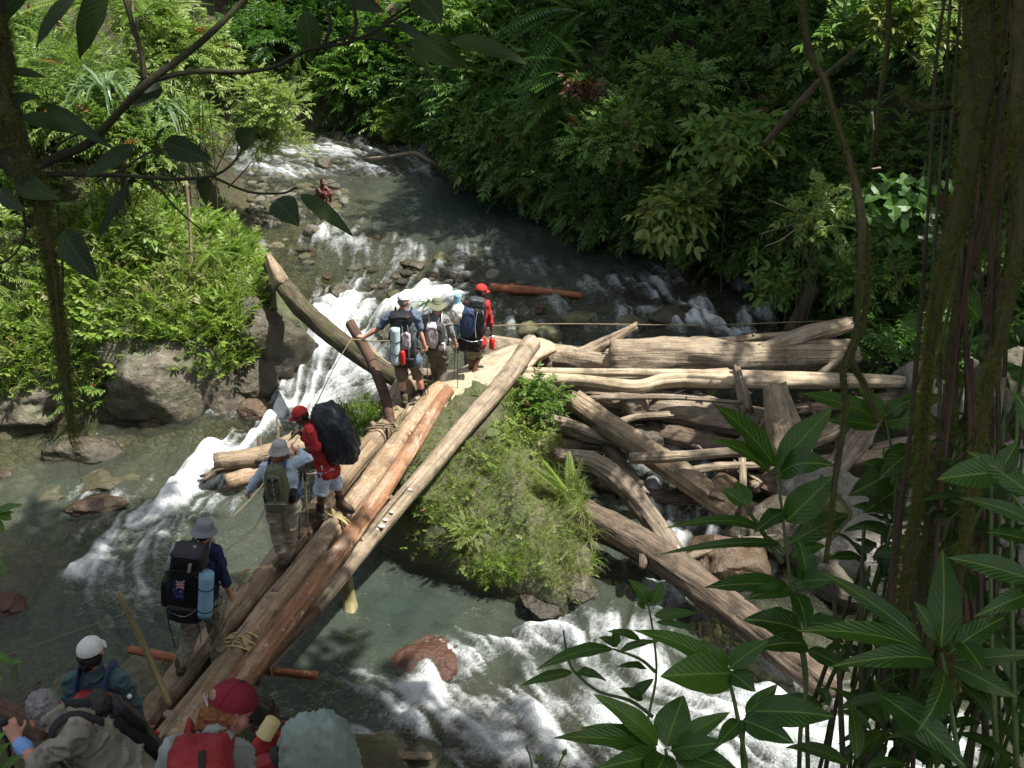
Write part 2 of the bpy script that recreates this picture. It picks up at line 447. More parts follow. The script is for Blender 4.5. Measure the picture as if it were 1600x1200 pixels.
ad = (aq - ap)[:, :2]; ad /= np.linalg.norm(ad, axis=1, keepdims=True)
def flow(Qx):
    out = np.zeros((len(Qx), 2))
    for i0 in range(0, len(Qx), 40000):
        q = Qx[i0:i0 + 40000]; w = 1 / (np.linalg.norm(q[:, None] - ap[None, :, :2], axis=-1) ** 3 + .02)
        out[i0:i0 + 40000] = w @ ad
    return out / np.maximum(np.linalg.norm(out, axis=1, keepdims=True), 1e-6)
FL = flow(wxy).reshape(wn_r, wn_c, 2)
def lic(src, steps, h=1.0):
    r = src.copy(); cnt = 1
    yy, xx = np.mgrid[0:wn_r, 0:wn_c].astype(float)
    for sg in (1, -1):
        py_, px_ = yy.copy(), xx.copy()
        for _ in range(steps):
            iy = np.clip(np.rint(py_).astype(int), 0, wn_r - 1); ix = np.clip(np.rint(px_).astype(int), 0, wn_c - 1)
            f = FL[iy, ix]; px_ += sg * f[..., 0] * h; py_ += sg * f[..., 1] * h
            iy = np.clip(np.rint(py_).astype(int), 0, wn_r - 1); ix = np.clip(np.rint(px_).astype(int), 0, wn_c - 1)
            r += src[iy, ix]; cnt += 1
    r /= cnt; return (r - r.mean()) / r.std()
def blur(a, k):
    for _ in range(k):
        a = (a + np.roll(a, 1, 0) + np.roll(a, -1, 0) + np.roll(a, 1, 1) + np.roll(a, -1, 1)) / 5
    return a
n0 = rng.standard_normal((wn_r, wn_c))
s_fine = lic(blur(n0, 1), 13); s_mid = lic(blur(rng.standard_normal((wn_r, wn_c)), 11), 13); s_big = lic(blur(rng.standard_normal((wn_r, wn_c)), 70), 16)
s_fine, s_mid, s_big = [np.clip(a, -2.5, 2.5) for a in (s_fine, s_mid, s_big)]
# white water: strokes in metres along the river, (points, half width, strength)
FOAM = [([(400, 238), (470, 236), (560, 232), (640, 236)], 1.1, .55), ([(520, 262), (600, 262), (690, 258)], .9, .45), ([(400, 262), (470, 268)], .8, .5),
        ([(560, 425), (660, 400), (760, 395)], 1.2, .34), ([(480, 385), (560, 395)], .9, .3), ([(520, 450), (600, 440), (700, 430)], .9, .42), ([(640, 430), (640, 445)], .4, .6),
        ([(700, 462), (640, 468), (580, 485), (530, 505)], .45, .85), ([(530, 455), (540, 480), (515, 510)], .4, .8),
        ([(500, 505), (485, 545), (470, 590), (445, 630), (405, 668)], .5, 1.1), ([(540, 520), (525, 560), (490, 600), (450, 640)], .45, 1.1), ([(560, 570), (590, 592), (600, 600)], .4, .75), ([(462, 505), (458, 550), (450, 600), (425, 648)], .42, .95), ([(570, 560), (545, 600), (500, 640)], .4, .6), ([(520, 600), (470, 630), (420, 660)], .4, .75),
        ([(405, 668), (350, 705), (300, 745), (262, 775)], .5, 1.1), ([(430, 680), (380, 715), (330, 750), (300, 775)], .5, .8), ([(262, 775), (200, 812), (150, 832)], .35, 1.0), ([(180, 815), (160, 850), (130, 885)], .3, .95), ([(260, 800), (220, 850), (180, 880)], .6, .45), ([(300, 760), (330, 800)], .6, .35),
        ([(200, 900), (230, 950)], .7, .3), ([(130, 770), (210, 790)], .3, .55), ([(60, 860), (150, 870)], .4, .25),
        ([(700, 1040), (680, 1070), (650, 1095), (670, 1120)], .38, 1.1), ([(720, 1040), (780, 1000), (840, 995), (900, 1010)], .35, 1.0), ([(690, 1100), (760, 1130), (850, 1150), (950, 1180)], .8, .5), ([(800, 1040), (900, 1080), (1000, 1100)], .8, .38), ([(880, 985), (930, 1000), (980, 985)], .4, .8), ([(650, 1130), (700, 1180), (600, 1190)], .5, .5), ([(560, 1150), (640, 1160)], .4, .45), ([(760, 1080), (840, 1110)], .6, .75), ([(900, 1160), (1000, 1150)], .7, .6),
        ([(980, 1050), (1080, 1060), (1200, 1080)], .8, .6), ([(1100, 1130), (1200, 1110), (1300, 1130)], .6, 1.0), ([(1140, 1190), (1240, 1170)], .5, 1.0), ([(1300, 1100), (1450, 1150)], .7, .8),
        ([(1030, 680), (1060, 700), (1090, 690)], .3, 1.0), ([(1000, 710), (1040, 730), (1080, 735)], .3, .8), ([(1020, 790), (1070, 805), (1080, 840), (1090, 880)], .35, 1.15), ([(1090, 880), (1140, 890), (1180, 870)], .35, .95), ([(1060, 850), (1050, 900), (1020, 930)], .3, .6), ([(1010, 900), (1060, 930)], .3, .5), ([(1100, 900), (1080, 950)], .4, .4),
        ([(990, 450), (1060, 470), (1120, 490)], .45, .8), ([(1050, 500), (1120, 505), (1150, 515)], .4, .95), ([(1150, 510), (1180, 490), (1215, 495)], .4, .8), ([(930, 445), (1000, 440), (1040, 445)], .6, .5), ([(1000, 480), (1060, 490)], .4, .55), ([(880, 530), (900, 545)], .25, .9), ([(780, 505), (850, 510)], .5, .45), ([(720, 500), (790, 480)], .5, .45), ([(1250, 580), (1290, 585)], .3, .7),
        ([(730, 960), (830, 962), (900, 965)], .3, .3), ([(460, 470), (520, 470)], .4, .45), ([(650, 410), (760, 400), (860, 420)], .8, .3), ([(430, 350), (560, 345), (660, 350)], .7, .22), ([(560, 1060), (610, 1090)], .3, .35), ([(350, 640), (400, 640)], .4, .3), ([(640, 470), (700, 485), (760, 500)], .5, .4)]
foam = np.zeros(len(wxy)); turb = np.zeros(len(wxy))
for pts, hw, st in FOAM:
    pl = np.array([onwater(a, b) for a, b in pts])[:, :2]
    pl = spline(pl, max(6, len(pl) * 5)) if len(pl) > 2 else pl
    lo, hi = pl.min(0) - 3.2 * hw, pl.max(0) + 3.2 * hw
    sel = np.nonzero((wxy[:, 0] > lo[0]) & (wxy[:, 0] < hi[0]) & (wxy[:, 1] > lo[1]) & (wxy[:, 1] < hi[1]))[0]
    q = wxy[sel]; best = np.full(len(q), 1e9)
    for a, b in zip(pl[:-1], pl[1:]):
        ab = b - a; t = np.clip(((q - a) @ ab) / max(ab @ ab, 1e-9), 0, 1)
        best = np.minimum(best, np.linalg.norm(q - (a + t[:, None] * ab), axis=1))
    v = st * np.exp(-(best / hw) ** 2 * .9)
    foam[sel] = np.maximum(foam[sel], v); turb[sel] = np.maximum(turb[sel], st * np.exp(-(best / (hw * 1.8)) ** 2))
up = sstep(15.5, 18, wxy[:, 1]) * (1 - sstep(23, 26, wxy[:, 1]))
turb = np.clip(turb + .20 + .25 * up, 0, 1.3)
for a_, b_, r0_, k_ in ((740, 315, 3.0, .75), (860, 380, 2.2, .75), (660, 300, 1.8, .6), (960, 400, 1.5, .5), (450, 940, 1.2, .3)):
    p_ = onwater(a_, b_); turb *= 1 - k_ * np.exp(-np.sum((wxy - p_[:2]) ** 2, 1) / r0_ ** 2)
sf, sm, sb = s_fine.ravel(), s_mid.ravel(), s_big.ravel()
riff = up * np.clip(turb * 2.4, 0, 1) * np.clip(.20 + .12 * sb, 0, .4)
foam_v = np.clip(np.maximum(foam, riff) * np.maximum(1.0 + .36 * sm + .22 * sb + .32 * sf, np.clip((foam - .6) * 1.6, 0, .52) + .10 * sf + .06 * sm), 0, 1.6)
iso = blur(rng.standard_normal((wn_r, wn_c)), 18); iso = (iso / iso.std()).ravel()
hgt = turb * (.036 * sb + .026 * sm + .006 * sf + .015 * iso) + np.clip(turb * 4, .25, 1) * (.014 * sm + .014 * iso + .006 * sb + .0045 * sf) + np.clip(foam - .5, 0, 1) * (.07 + .085 * np.clip(sm + .6 * iso, -1, 2))
WV = np.column_stack([wxy, WZ + hgt])
keep = (ws < .35)[wf].any(1)
wf2 = wf[keep]
used = np.zeros(len(WV), bool); used[wf2.ravel()] = True
remap = np.cumsum(used) - 1
gz = ground(wxy[used])
depth = np.clip(WV[used, 2] - gz, 0, 2)
POOL = [(750, 320, 1.0, 3.2), (650, 300, .6, 2.0), (880, 400, .8, 2.0), (450, 930, .75, 1.6), (200, 950, .8, 1.8), (330, 880, .6, 1.5), (620, 960, .8, 1.8), (760, 960, .6, 1.2), (500, 1060, .8, 1.5), (960, 850, .5, .9), (950, 900, .5, .9), (640, 1130, .4, .8), (80, 1000, .3, 1.2), (1000, 400, .6, 1.5), (1350, 560, .5, 1.)]
murk = np.clip(depth / 1.4, 0, .5)
for a, b, k, r in POOL:
    p = onwater(a, b); murk = np.maximum(murk, k * np.exp(-np.sum((wxy[used] - p[:2]) ** 2, 1) / r ** 2))
def watermat():
    m_, nt, out = newmat('river_water'); N = NT(nt)
    tc = N.n('TexCoord').outputs['Object']
    st = N.attr('streak')
    fine = N.noise(tc, 16, 5, .65); fine2 = N.noise(tc, 45, 4, .6); med = N.noise(tc, 5, 4, .6)
    tb = N.attr('turb')
    h = N.math('ADD', N.math('MULTIPLY', fine, N.math('ADD', N.math('MULTIPLY', tb, 1.1), .20)), N.math('ADD', N.math('MULTIPLY', fine2, N.math('MULTIPLY', tb, .28)), N.math('MULTIPLY', med, N.math('ADD', N.math('MULTIPLY', tb, 1.6, True), .30))))
    nm = N.bump(h, .9, .10)
    fo = N.math('ADD', N.attr('foam'), N.math('ADD', N.math('ADD', N.math('MULTIPLY', N.math('SUBTRACT', fine, .5), .8), N.math('MULTIPLY', N.math('SUBTRACT', med, .5), .5)), N.math('MULTIPLY', N.math('SUBTRACT', fine2, .5), .35)))
    fo = N.ramp(N.math('MULTIPLY', fo, .62), [(.18, 0.0), (.34, .22), (.54, .58), (.82, 1.0)])
    lw = N.n('Fresnel', ins={'IOR': 1.33, 'Normal': nm}).outputs[0]
    refl = N.n('BsdfGlossy', ins={'Roughness': .05, 'Normal': nm, 'Color': (1, 1, 1, 1)})
    tr = N.n('BsdfTransparent', ins={'Color': (.76, .80, .64, 1)})
    mk = N.attr('murk')
    mud = N.n('BsdfDiffuse', ins={'Color': N.ramp(mk, [(0, (.105, .112, .08)), (.45, (.060, .072, .054)), (.8, (.030, .043, .035)), (1, (.014, .025, .022))])})
    body = N.n('MixShader', ins={0: N.ramp(mk, [(0, .04), (.25, .30), (.6, .80), (1, .97)])}); N.l(tr.outputs[0], body.inputs[1]); N.l(mud.outputs[0], body.inputs[2])
    wat = N.n('MixShader', ins={0: lw}); N.l(body.outputs[0], wat.inputs[1]); N.l(refl.outputs[0], wat.inputs[2])
    white = N.n('BsdfDiffuse', ins={'Color': (.62, .655, .66, 1), 'Normal': N.bump(N.math('ADD', fine, N.math('MULTIPLY', fine2, .6)), .9, .05)})
    mx = N.n('MixShader', ins={0: fo}); N.l(wat.outputs[0], mx.inputs[1]); N.l(white.outputs[0], mx.inputs[2])
    N.l(mx.outputs[0], out.inputs[0]); return m_
me = mesh_np('river_water', WV[used], remap[wf2].astype(np.int32), True, {'foam': foam_v[used], 'turb': turb[used], 'murk': murk, 'streak': sf[used]})
water_o = props(link('river_water', me, watermat()), 'clear green mountain river with white rapids', kind='structure')
WATER_M = me.materials[0]
# ================================================================== rock
def rockmat(name, dark, mid, lite, moss=.0, rough=.8, scale=1.0, lichen=.0, wetline=True):
    m, nt, out = newmat(name); N = NT(nt)
    tc = N.n('TexCoord').outputs['Object']
    a = N.noise(tc, 2.3 * scale, 7, .62); b = N.noise(tc, 11 * scale, 6, .65)
    mus = N.noise(N.mapping(tc, (1, 1, 3.2)), 3.5 * scale, 6, .7)
    f = N.math('ADD', N.math('MULTIPLY', a, .4), N.math('ADD', N.math('MULTIPLY', b, .3), N.math('MULTIPLY', mus, .3)))
    c = N.ramp(f, [(.34, dark), (.5, mid), (.64, lite)])
    if lichen: c = N.mix(N.ramp(N.noise(tc, 4.2, 6, .7), [(.54, 0.0), (.62, lichen)]), c, (.30, .29, .20))
    if moss:
        c = N.mix(N.math('MULTIPLY', N.ramp(N.noise(tc, 3.1, 6, .65), [(.42, 0.0), (.58, 1.0)]), moss), c, (.062, .088, .018))
    ck = N.n('TexVoronoi', feature='DISTANCE_TO_EDGE', ins={'Scale': 2.2 * scale}); N.l(N.mix(.18, tc, N.noise(tc, 3, 4, out=1)), ck.inputs['Vector'])
    crk = N.ramp(ck.outputs['Distance'], [(0, 0.0), (.03, 1.0)])
    c = N.mix(N.math('MULTIPLY', N.ramp(ck.outputs['Distance'], [(0, .5), (.02, 0.0)]), N.ramp(a, [(.5, 0.0), (.6, 1.0)])), c, tuple(v * .5 for v in dark))
    c = N.mix(N.ramp(N.noise(tc, 1.3, 5, .6), [(.4, 0.0), (.7, .6)]), c, tuple(v * .8 for v in mid))
    rg = rough
    if wetline and scale == 1.0:                                   # damp band just above the water of the lower river
        zz = N.n('SeparateXYZ', ins={0: N.n('NewGeometry').outputs['Position']}).outputs['Z']
        wet = N.ramp(N.math('ADD', zz, N.math('MULTIPLY', N.math('SUBTRACT', a, .5), .35)), [(.16, 1.0), (.27, 0.0)])
        c = N.mix(N.math('MULTIPLY', wet, .75), c, tuple(v * .45 for v in mid)); rg = N.ramp(wet, [(0, rough), (1, .3)])
    nm = N.bump(N.math('ADD', N.math('MULTIPLY', f, 1.4), N.math('MULTIPLY', crk, .04)), 1.0, .09)
    p = N.pbsdf(**{'Base Color': c, 'Roughness': rg, 'Normal': nm, 'Specular IOR Level': .4})
    N.l(p.outputs[0], out.inputs[0]); return m
R_GREY = rockmat('grey_rock', (.035, .029, .022), (.115, .098, .076), (.27, .245, .20), .4, lichen=.5)
R_PALE = rockmat('pale_rock', (.07, .064, .052), (.195, .18, .152), (.37, .35, .31), .3)
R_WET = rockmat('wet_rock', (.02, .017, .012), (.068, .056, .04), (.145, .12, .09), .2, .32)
R_MOSSY = rockmat('mossy_rock', (.03, .028, .02), (.085, .08, .055), (.16, .15, .11), .7, .75)
R_BROWN = rockmat('brown_rock', (.04, .026, .015), (.095, .062, .037), (.17, .125, .08), .1, .3)
R_RED = rockmat('red_rock', (.05, .022, .013), (.11, .05, .03), (.19, .10, .062), .05, .25)
R_OLIVE = rockmat('olive_rock', (.045, .042, .022), (.11, .10, .055), (.20, .185, .11), .4, .6)

import bmesh
_ico = {}
def ico(sub):
    if sub not in _ico:
        bm = bmesh.new(); bmesh.ops.create_icosphere(bm, subdivisions=sub, radius=1)
        _ico[sub] = (np.array([v.co[:] for v in bm.verts]), np.array([[v.index for v in f.verts] for f in bm.faces], np.int32)); bm.free()
    return _ico[sub]
def rock_mesh(name, rad, seed, sub=4, rough=.28, angular=.5):
    V, Fc = ico(sub); d = V.copy()
    n1 = fbm(d * 1.1 + seed * 9.1, 3, seed)
    q = V * (1 + rough * n1)[:, None]
    r2 = np.random.default_rng(seed)
    for _ in range(int(9 * angular)):                     # flat facets
        nrm = norm(r2.standard_normal(3)); lim = r2.uniform(.62, .9)
        e = q @ nrm - lim; q = q - np.maximum(e, 0)[:, None] * nrm * .88
    q = q * (1 + .05 * fbm(d * 4 + seed, 3, seed + 3) + .02 * fbm(d * 11 + seed, 2, seed + 4))[:, None]
    return mesh_np(name, q * np.asarray(rad), Fc, True)
def place(o, p, rz=0.0, rx=0.0, ry=0.0):
    o.location = Vector([float(v) for v in p]); o.rotation_euler = (rx, ry, rz); return o
def boulder(p, rad, mat, label, seed, rz=0.0, rx=0.0, ry=0.0, sub=5, name='boulder', rough=.28, angular=.6, group=None):
    o = link(name, rock_mesh(name, rad, seed, sub, rough, angular), mat)
    place(o, p, rz, rx, ry); return props(o, label, name.replace('_', ' '), group)

# left bank outcrop and cliff
boulder(atz(255, 612, .62) + (0, .45, 0), (1.2, .95, 1.0), R_GREY, 'big pale grey boulder bulging from the left bank at the water edge', 3, .2, angular=.5, rough=.2)
boulder(atz(195, 572, 1.0) + (0, .5, 0), (.95, .8, 1.05), R_GREY, 'pale grey rock slab with dead brown leaves leaning above the big left boulder', 8, .5, ry=.15, rough=.2)
boulder(atz(318, 618, .5) + (.1, .35, 0), (.62, .7, .75), R_GREY, 'grey cracked boulder at the water edge next to the big left boulder', 15, .9, angular=.9)
boulder(atz(45, 640, .35) + (0, .25, 0), (1.05, .9, .62), R_GREY, 'low grey boulder behind the hanging mossy root at the left edge', 21, .1)
boulder(atz(-30, 610, .6) + (0, .5, 0), (1.1, 1, 1.0), R_MOSSY, 'mossy dark boulder at the far left edge of the picture', 22, .1)
boulder(atz(398, 560, .85) + (0, .4, 0), (1.0, .8, 1.15), R_WET, 'dark wet rock face beside the white waterfall', 31, .4, angular=.9)
boulder(atz(372, 605, .5) + (.0, .3, 0), (.62, .7, .75), R_WET, 'dark wet rock between the grey boulder and the waterfall', 35, 1.4, angular=.9)
boulder(atz(432, 512, 1.15) + (-.05, .4, 0), (.55, .9, .8), R_MOSSY, 'mossy rock lip under the grass at the top of the waterfall', 37, .4)
boulder(atz(395, 640, .12), (.45, .4, .22), R_BROWN, 'brown wet rock with splashing water at the foot of the dark cliff', 38, .4)
boulder(atz(105, 590, .7) + (0, .5, 0), (.8, .9, .9), R_MOSSY, 'mossy rock half covered by creeping leaves on the left bank', 41, .6)
# rocks standing in the left pool
boulder(onwater(134, 712, -.06), (.72, .42, .30), R_WET, 'flat dark wet rock in the shallow pool below the hanging root', 51, .35, rough=.2)
boulder(onwater(150, 792, -.05), (.45, .25, .19), R_BROWN, 'brown rock with the white rapids breaking on it in the left pool', 53, .25, rough=.15, angular=.3)
boulder(onwater(165, 760, -.13), (.5, .3, .22), R_OLIVE, 'drowned olive rock just behind the brown rock in the left pool', 54, .4)
boulder(onwater(75, 790, -.2), (.42, .3, .24), R_OLIVE, 'drowned olive rock at the left side of the pool', 55, .9)
boulder(onwater(238, 668, -.1), (.32, .2, .18), R_BROWN, 'small reddish rock under water in front of the big left boulder', 56, .2)
boulder(onwater(8, 948, -.05), (.35, .26, .2), R_RED, 'dark red rock in the shaded water at the left edge', 57, .2)
boulder(onwater(5, 745, .0), (.14, .1, .12), R_BROWN, 'small brown stone at the left edge of the pool', 58, .2, sub=4)
boulder(onwater(660, 1045, -.25), (.62, .48, .32), R_RED, 'rounded red brown rock under the start of the near rapids', 61, .5, rough=.15, angular=.2)
boulder(onwater(1140, 885, .12), (.75, .5, .45), R_BROWN, 'brown wet boulder beside the cascade under the log jam', 63, .3, rough=.2)
boulder(onwater(1210, 830, .3), (.6, .5, .5), R_WET, 'dark boulder wedged under the pale stump of the log jam', 64, .6)
boulder(onwater(1095, 690, .1), (.4, .4, .35), R_WET, 'dark wet rock behind the cascade in the log jam', 65, .2)
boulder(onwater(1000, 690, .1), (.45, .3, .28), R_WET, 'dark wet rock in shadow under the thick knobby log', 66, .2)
boulder(onwater(1130, 780, .15), (.5, .4, .35), R_BROWN, 'brown boulder under the end of the diagonal log', 67, 1.2)
# near bank, bottom left
def onground(px, py, up=0.0):
    t = np.linspace(2.0, 45, 1300); d = ray(px, py); pts = CAM + t[:, None] * d
    g = ground(pts[:, :2]); k = np.nonzero(pts[:, 2] < g + up)[0]
    i = k[0] if len(k) else -1
    return pts[i]
boulder(atz(232, 1072, .25), (.72, .55, .42), R_OLIVE, 'olive mossy boulder under the near end of the log bridge', 71, .5, rough=.15)
boulder(atz(120, 1098, .12), (.5, .42, .3), R_OLIVE, 'rounded boulder on the near shore in front of the teal shirt', 72, .2)
boulder(atz(655, 1199, -.16), (.35, .25, .2), R_OLIVE, 'wet boulder at the bottom edge by the end of the brown shore log', 73, .8)
# right boulder bar
BB = [((1400, 850, .35), (1.25, 1.0, .95), R_PALE, 'largest pale grey boulder behind the mossy stems on the right'),
      ((1560, 800, .5), (1.2, 1.0, 1.05), R_PALE, 'tall pale boulder at the right edge behind the leaves'),
      ((1450, 640, 1.0), (.85, .7, .75), R_PALE, 'pale mottled boulder next to the end of the double poles'),
      ((1290, 800, .45), (.85, .7, .6), R_PALE, 'pale slanting boulder below the dead wood at the right'),
      ((1390, 572, 1.0), (.42, .4, .38), R_GREY, 'grey rounded boulder at the right end of the double poles'),
      ((1575, 620, 1.3), (.8, .8, .8), R_GREY, 'grey boulder at the right edge below the mossy trunk'),
      ((1500, 900, .05), (1.1, .8, .6), R_PALE, 'low pale boulder by the dark water at the lower right'),
      ((1330, 905, .05), (.7, .6, .45), R_GREY, 'grey boulder at the foot of the long dark log'),
      ((1650, 900, .2), (1.1, 1.0, .9), R_PALE, 'pale boulder cut by the right edge of the picture'),
      ((1510, 690, .9), (.7, .6, .5), R_PALE, 'pale boulder between two larger ones behind the mossy stems')]
for k, (q, rad, mt, lab) in enumerate(BB):
    boulder(atz(*q), rad, mt, lab, 81 + k, .5 * k, rough=.2, angular=.5)
# named stones upstream
ST = [((726, 432), (.16, .12, .12), R_PALE, 'pale stone standing in the riffle behind the hikers, smaller of two'), ((770, 428), (.19, .14, .11), R_PALE, 'pale grey stone standing near the orange log'),
      ((487, 364), (.24, .2, .2), R_GREY, 'round grey brown stone alone in the shallows below the seated man'), ((506, 259), (.35, .25, .25), R_WET, 'dark stone in the far rapids behind the seated man'),
      ((533, 458), (.30, .22, .2), R_WET, 'dark wet stone with water pouring round it above the fallen trunk'), ((828, 518), (.30, .24, .2), R_OLIVE, 'round mossy stone by the log jam, left one of a pair'), ((858, 526), (.30, .24, .24), R_OLIVE, 'round mossy stone by the log jam, right one of a pair'),
      ((690, 402), (.32, .2, .12), R_OLIVE, 'flat greenish stone awash in the middle of the riffle'), ((647, 413), (.3, .2, .1), R_WET, 'flat dark stone awash left of the greenish one'), ((900, 500), (.35, .22, .15), R_OLIVE, 'mossy stone by the white water right of the orange log'), ((1045, 497), (.42, .3, .24), R_WET, 'dark rock in front of the white standing wave'), ((610, 520), (.3, .24, .2), R_WET, 'dark rock behind the left arm of the white capped hiker'), ((985, 505), (.3, .2, .16), R_OLIVE, 'olive rock awash upstream of the thick bleached log')]
for k, (q, rad, mt, lab) in enumerate(ST):
    boulder(onwater(*q, .02), rad, mt, lab, 120 + k, k * .7, sub=4, name='river_stone', rough=.2)
protos = [rock_mesh('river_stone', (1, .8, .55), 200 + k, 3, .25, .5) for k in range(8)]
def stones(spots, label, group, mats, z=.0, cat='river stone', name='river_stone'):
    for p, r in spots:
        me = protos[rng.integers(8)]
        o = bpy.data.objects.new(name, me); COL.objects.link(o)
        if not me.materials: me.materials.append(None)
        o.material_slots[0].link = 'OBJECT'; o.material_slots[0].material = mats[rng.integers(len(mats))]
        place(o, p + np.array((0, 0, z)), rng.uniform(0, 6.3)); o.scale = (r, r * rng.uniform(.8, 1.1), r * rng.uniform(.8, 1.15))
        props(o, label, cat, group)
def inpoly(n, poly, seed):
    r = np.random.default_rng(seed); poly = np.array(poly, float); out = []
    while len(out) < n:
        q = r.uniform(poly.min(0), poly.max(0))
        if sdist(q[None], poly)[0][0] < 0: out.append(q)
    return out
r_ = np.random.default_rng(9)
stones([(onwater(*q), r_.uniform(.05, .17)) for q in inpoly(75, [(450, 375), (560, 362), (700, 385), (800, 400), (890, 440), (980, 500), (880, 535), (800, 520), (690, 440), (580, 470), (500, 440)], 5)],
       'grey stone awash in the shallow riffle', 'stones awash in the riffle', [R_WET, R_OLIVE, R_GREY, R_WET, R_BROWN], -.02)
def gw(q):
    p = onwater(*q); return np.array((p[0], p[1], max(p[2] - .02, ground(p[None, :2])[0])))
stones([(gw(q), r_.uniform(.08, .24)) for q in inpoly(100, [(392, 262), (440, 262), (500, 272), (545, 300), (545, 322), (520, 335), (440, 350), (395, 372), (385, 330)], 6)],
       'grey stone lying on the gravel bar around the seated man', 'stones of the gravel bar', [R_PALE, R_GREY, R_GREY, R_OLIVE], .0)
stones([(onground(*q), r_.uniform(.03, .09)) for q in inpoly(45, [(15, 1070), (120, 1060), (250, 1085), (260, 1120), (120, 1130), (10, 1120)], 7)],
       'small reddish pebble on the near shore', 'pebbles on the near shore', [R_GREY, R_BROWN, R_OLIVE, R_PALE], .02)

# ================================================================== island
IB = [tuple(onwater(a, b)[:2]) for a, b in ((548, 838), (600, 872), (660, 906), (730, 934), (820, 958), (905, 968), (935, 925), (936, 860))] + [(1.28, 12.6), (1.15, 13.6), (.7, 14.5), (-.4, 14.9), (-1.6, 14.7), (-2.6, 14.3), (-2.95, 13.4), (-2.75, 12.6)]
IB = np.array(IB)
IC = np.array((-.75, 13.1)); onbridge_pt = atz(652, 640, 1.7)
_na = 220; _nr = 60
ang = np.linspace(-np.pi, np.pi, _na, endpoint=False)
ib_s = spline(np.vstack([IB, IB[:1]]), 400)
ia = np.arctan2(ib_s[:, 1] - IC[1], ib_s[:, 0] - IC[0]); ir = np.hypot(ib_s[:, 1] - IC[1], ib_s[:, 0] - IC[0])
od = np.argsort(ia); R_i = np.interp(ang, np.concatenate([ia[od] - 2 * np.pi, ia[od], ia[od] + 2 * np.pi]), np.tile(ir[od], 3))
def island_pow(a):      # edge steepness by bearing: steep and undercut towards the front left, round at the front right
    return 2.0 + 4.0 * np.exp(-((np.angle(np.exp(1j * (a - math.radians(-150))))) / .75) ** 2) + 2.0 * np.exp(-((np.angle(np.exp(1j * (a - math.radians(95))))) / 1.2) ** 2)
rho = np.linspace(0, 1.05, _nr)
A_, R_ = np.meshgrid(ang, rho)
pw = island_pow(A_)
ix = IC[0] + np.cos(A_) * R_ * R_i[None]; iy = IC[1] + np.sin(A_) * R_ * R_i[None]
top = 1.72 + .10 * (iy - 13.0) - .10 * np.maximum(ix, 0) ** 2
hh = top * (1 - np.clip(R_, 0, 1) ** pw) - np.maximum(R_ - .93, 0) * 6
q3 = np.stack([ix, iy, hh], -1)
ix = ix + .10 * fbm(q3 * 1.6, 4, 41) * (R_ > .3); iy = iy + .10 * fbm(q3 * 1.6 + 9, 4, 42) * (R_ > .3)
hh = hh + .10 * fbm(q3 * 1.3, 4, 43) + .04 * fbm(q3 * 5, 3, 44)
_lp = onbridge_pt; hh = hh - .22 * np.exp(-((ix - _lp[0]) ** 2 / .8 + (iy - _lp[1]) ** 2 / .5))
IV = np.stack([ix, iy, hh], -1).reshape(-1, 3)
IF = []
for i_ in range(_nr - 1):
    for j in range(_na):
        k = (j + 1) % _na
        IF.append((i_ * _na + j, i_ * _na + k, (i_ + 1) * _na + k, (i_ + 1) * _na + j))
IF = np.array(IF, np.int32)
R_ISL = rockmat('island_rock', (.03, .03, .014), (.085, .085, .045), (.17, .155, .10), .75)
island = link('river_island', mesh_np('river_island', IV, IF), R_ISL)
props(island, 'steep earth and rock islet between the two river arms', kind='structure')
for k, (q, rad, mt, lab) in enumerate([((890, 925, .22), (.36, .3, .24), R_GREY, 'grey rock knob at the lower right tip of the grassy islet'), ((905, 945, .05), (.32, .26, .2), R_WET, 'dark wet rock at the waterline of the islet tip'), ((845, 945, .05), (.4, .3, .2), R_WET, 'dark wet ledge at the foot of the grassy islet'), ((905, 885, .38), (.22, .24, .2), R_GREY, 'small grey rock among the grass at the right side of the islet')]):
    boulder(atz(*q) + (0, .15, 0), rad, mt, lab, 140 + k, k, angular=1.)

# ================================================================== wood
W_PALE = woodmat('bleached_wood', (.08, .06, .04), (.285, .225, .155), (.47, .395, .295), crack=.85, bump=1.2)
W_CREAM = woodmat('peeled_pole', (.20, .155, .10), (.41, .33, .225), (.55, .465, .34), crack=.15)
W_GREY = woodmat('grey_driftwood', (.055, .042, .03), (.215, .17, .125), (.40, .34, .265), crack=.85, bump=1.2)
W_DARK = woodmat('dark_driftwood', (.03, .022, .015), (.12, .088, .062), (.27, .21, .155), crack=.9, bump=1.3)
W_RED = woodmat('red_bark', (.10, .046, .022), (.245, .118, .06), (.39, .24, .135), fleck=(.55, .47, .40), fleck_amt=.61, crack=.12, rough=.7, patch=(.38, .26, .18))
W_PINK = woodmat('worn_red_wood', (.14, .085, .048), (.31, .205, .12), (.47, .35, .23), fleck=(.36, .29, .21), fleck_amt=.54, crack=.35, rough=.8, patch=(.25, .19, .13))
W_LOAM = woodmat('muddy_log', (.09, .06, .036), (.24, .175, .11), (.40, .315, .215), crack=.5, bump=1.1)
W_TAN = woodmat('worn_tan_wood', (.09, .062, .038), (.28, .21, .138), (.46, .38, .27), crack=.7, bump=1.1)
W_ORANGE = woodmat('orange_bark', (.11, .034, .014), (.25, .085, .034), (.38, .17, .08), fleck=(.52, .42, .32), fleck_amt=.62, crack=.1, rough=.5)
W_BARK = woodmat('brown_bark', (.035, .02, .013), (.085, .048, .032), (.15, .09, .062), crack=.1, bump=.4)
W_MOSSY = woodmat('mossy_bark', (.022, .017, .011), (.075, .057, .036), (.18, .145, .10), moss=.7, crack=.7, bump=1.2)
W_STRAW = woodmat('bamboo_stick', (.12, .095, .04), (.24, .20, .09), (.34, .30, .16), crack=0., bump=.2)
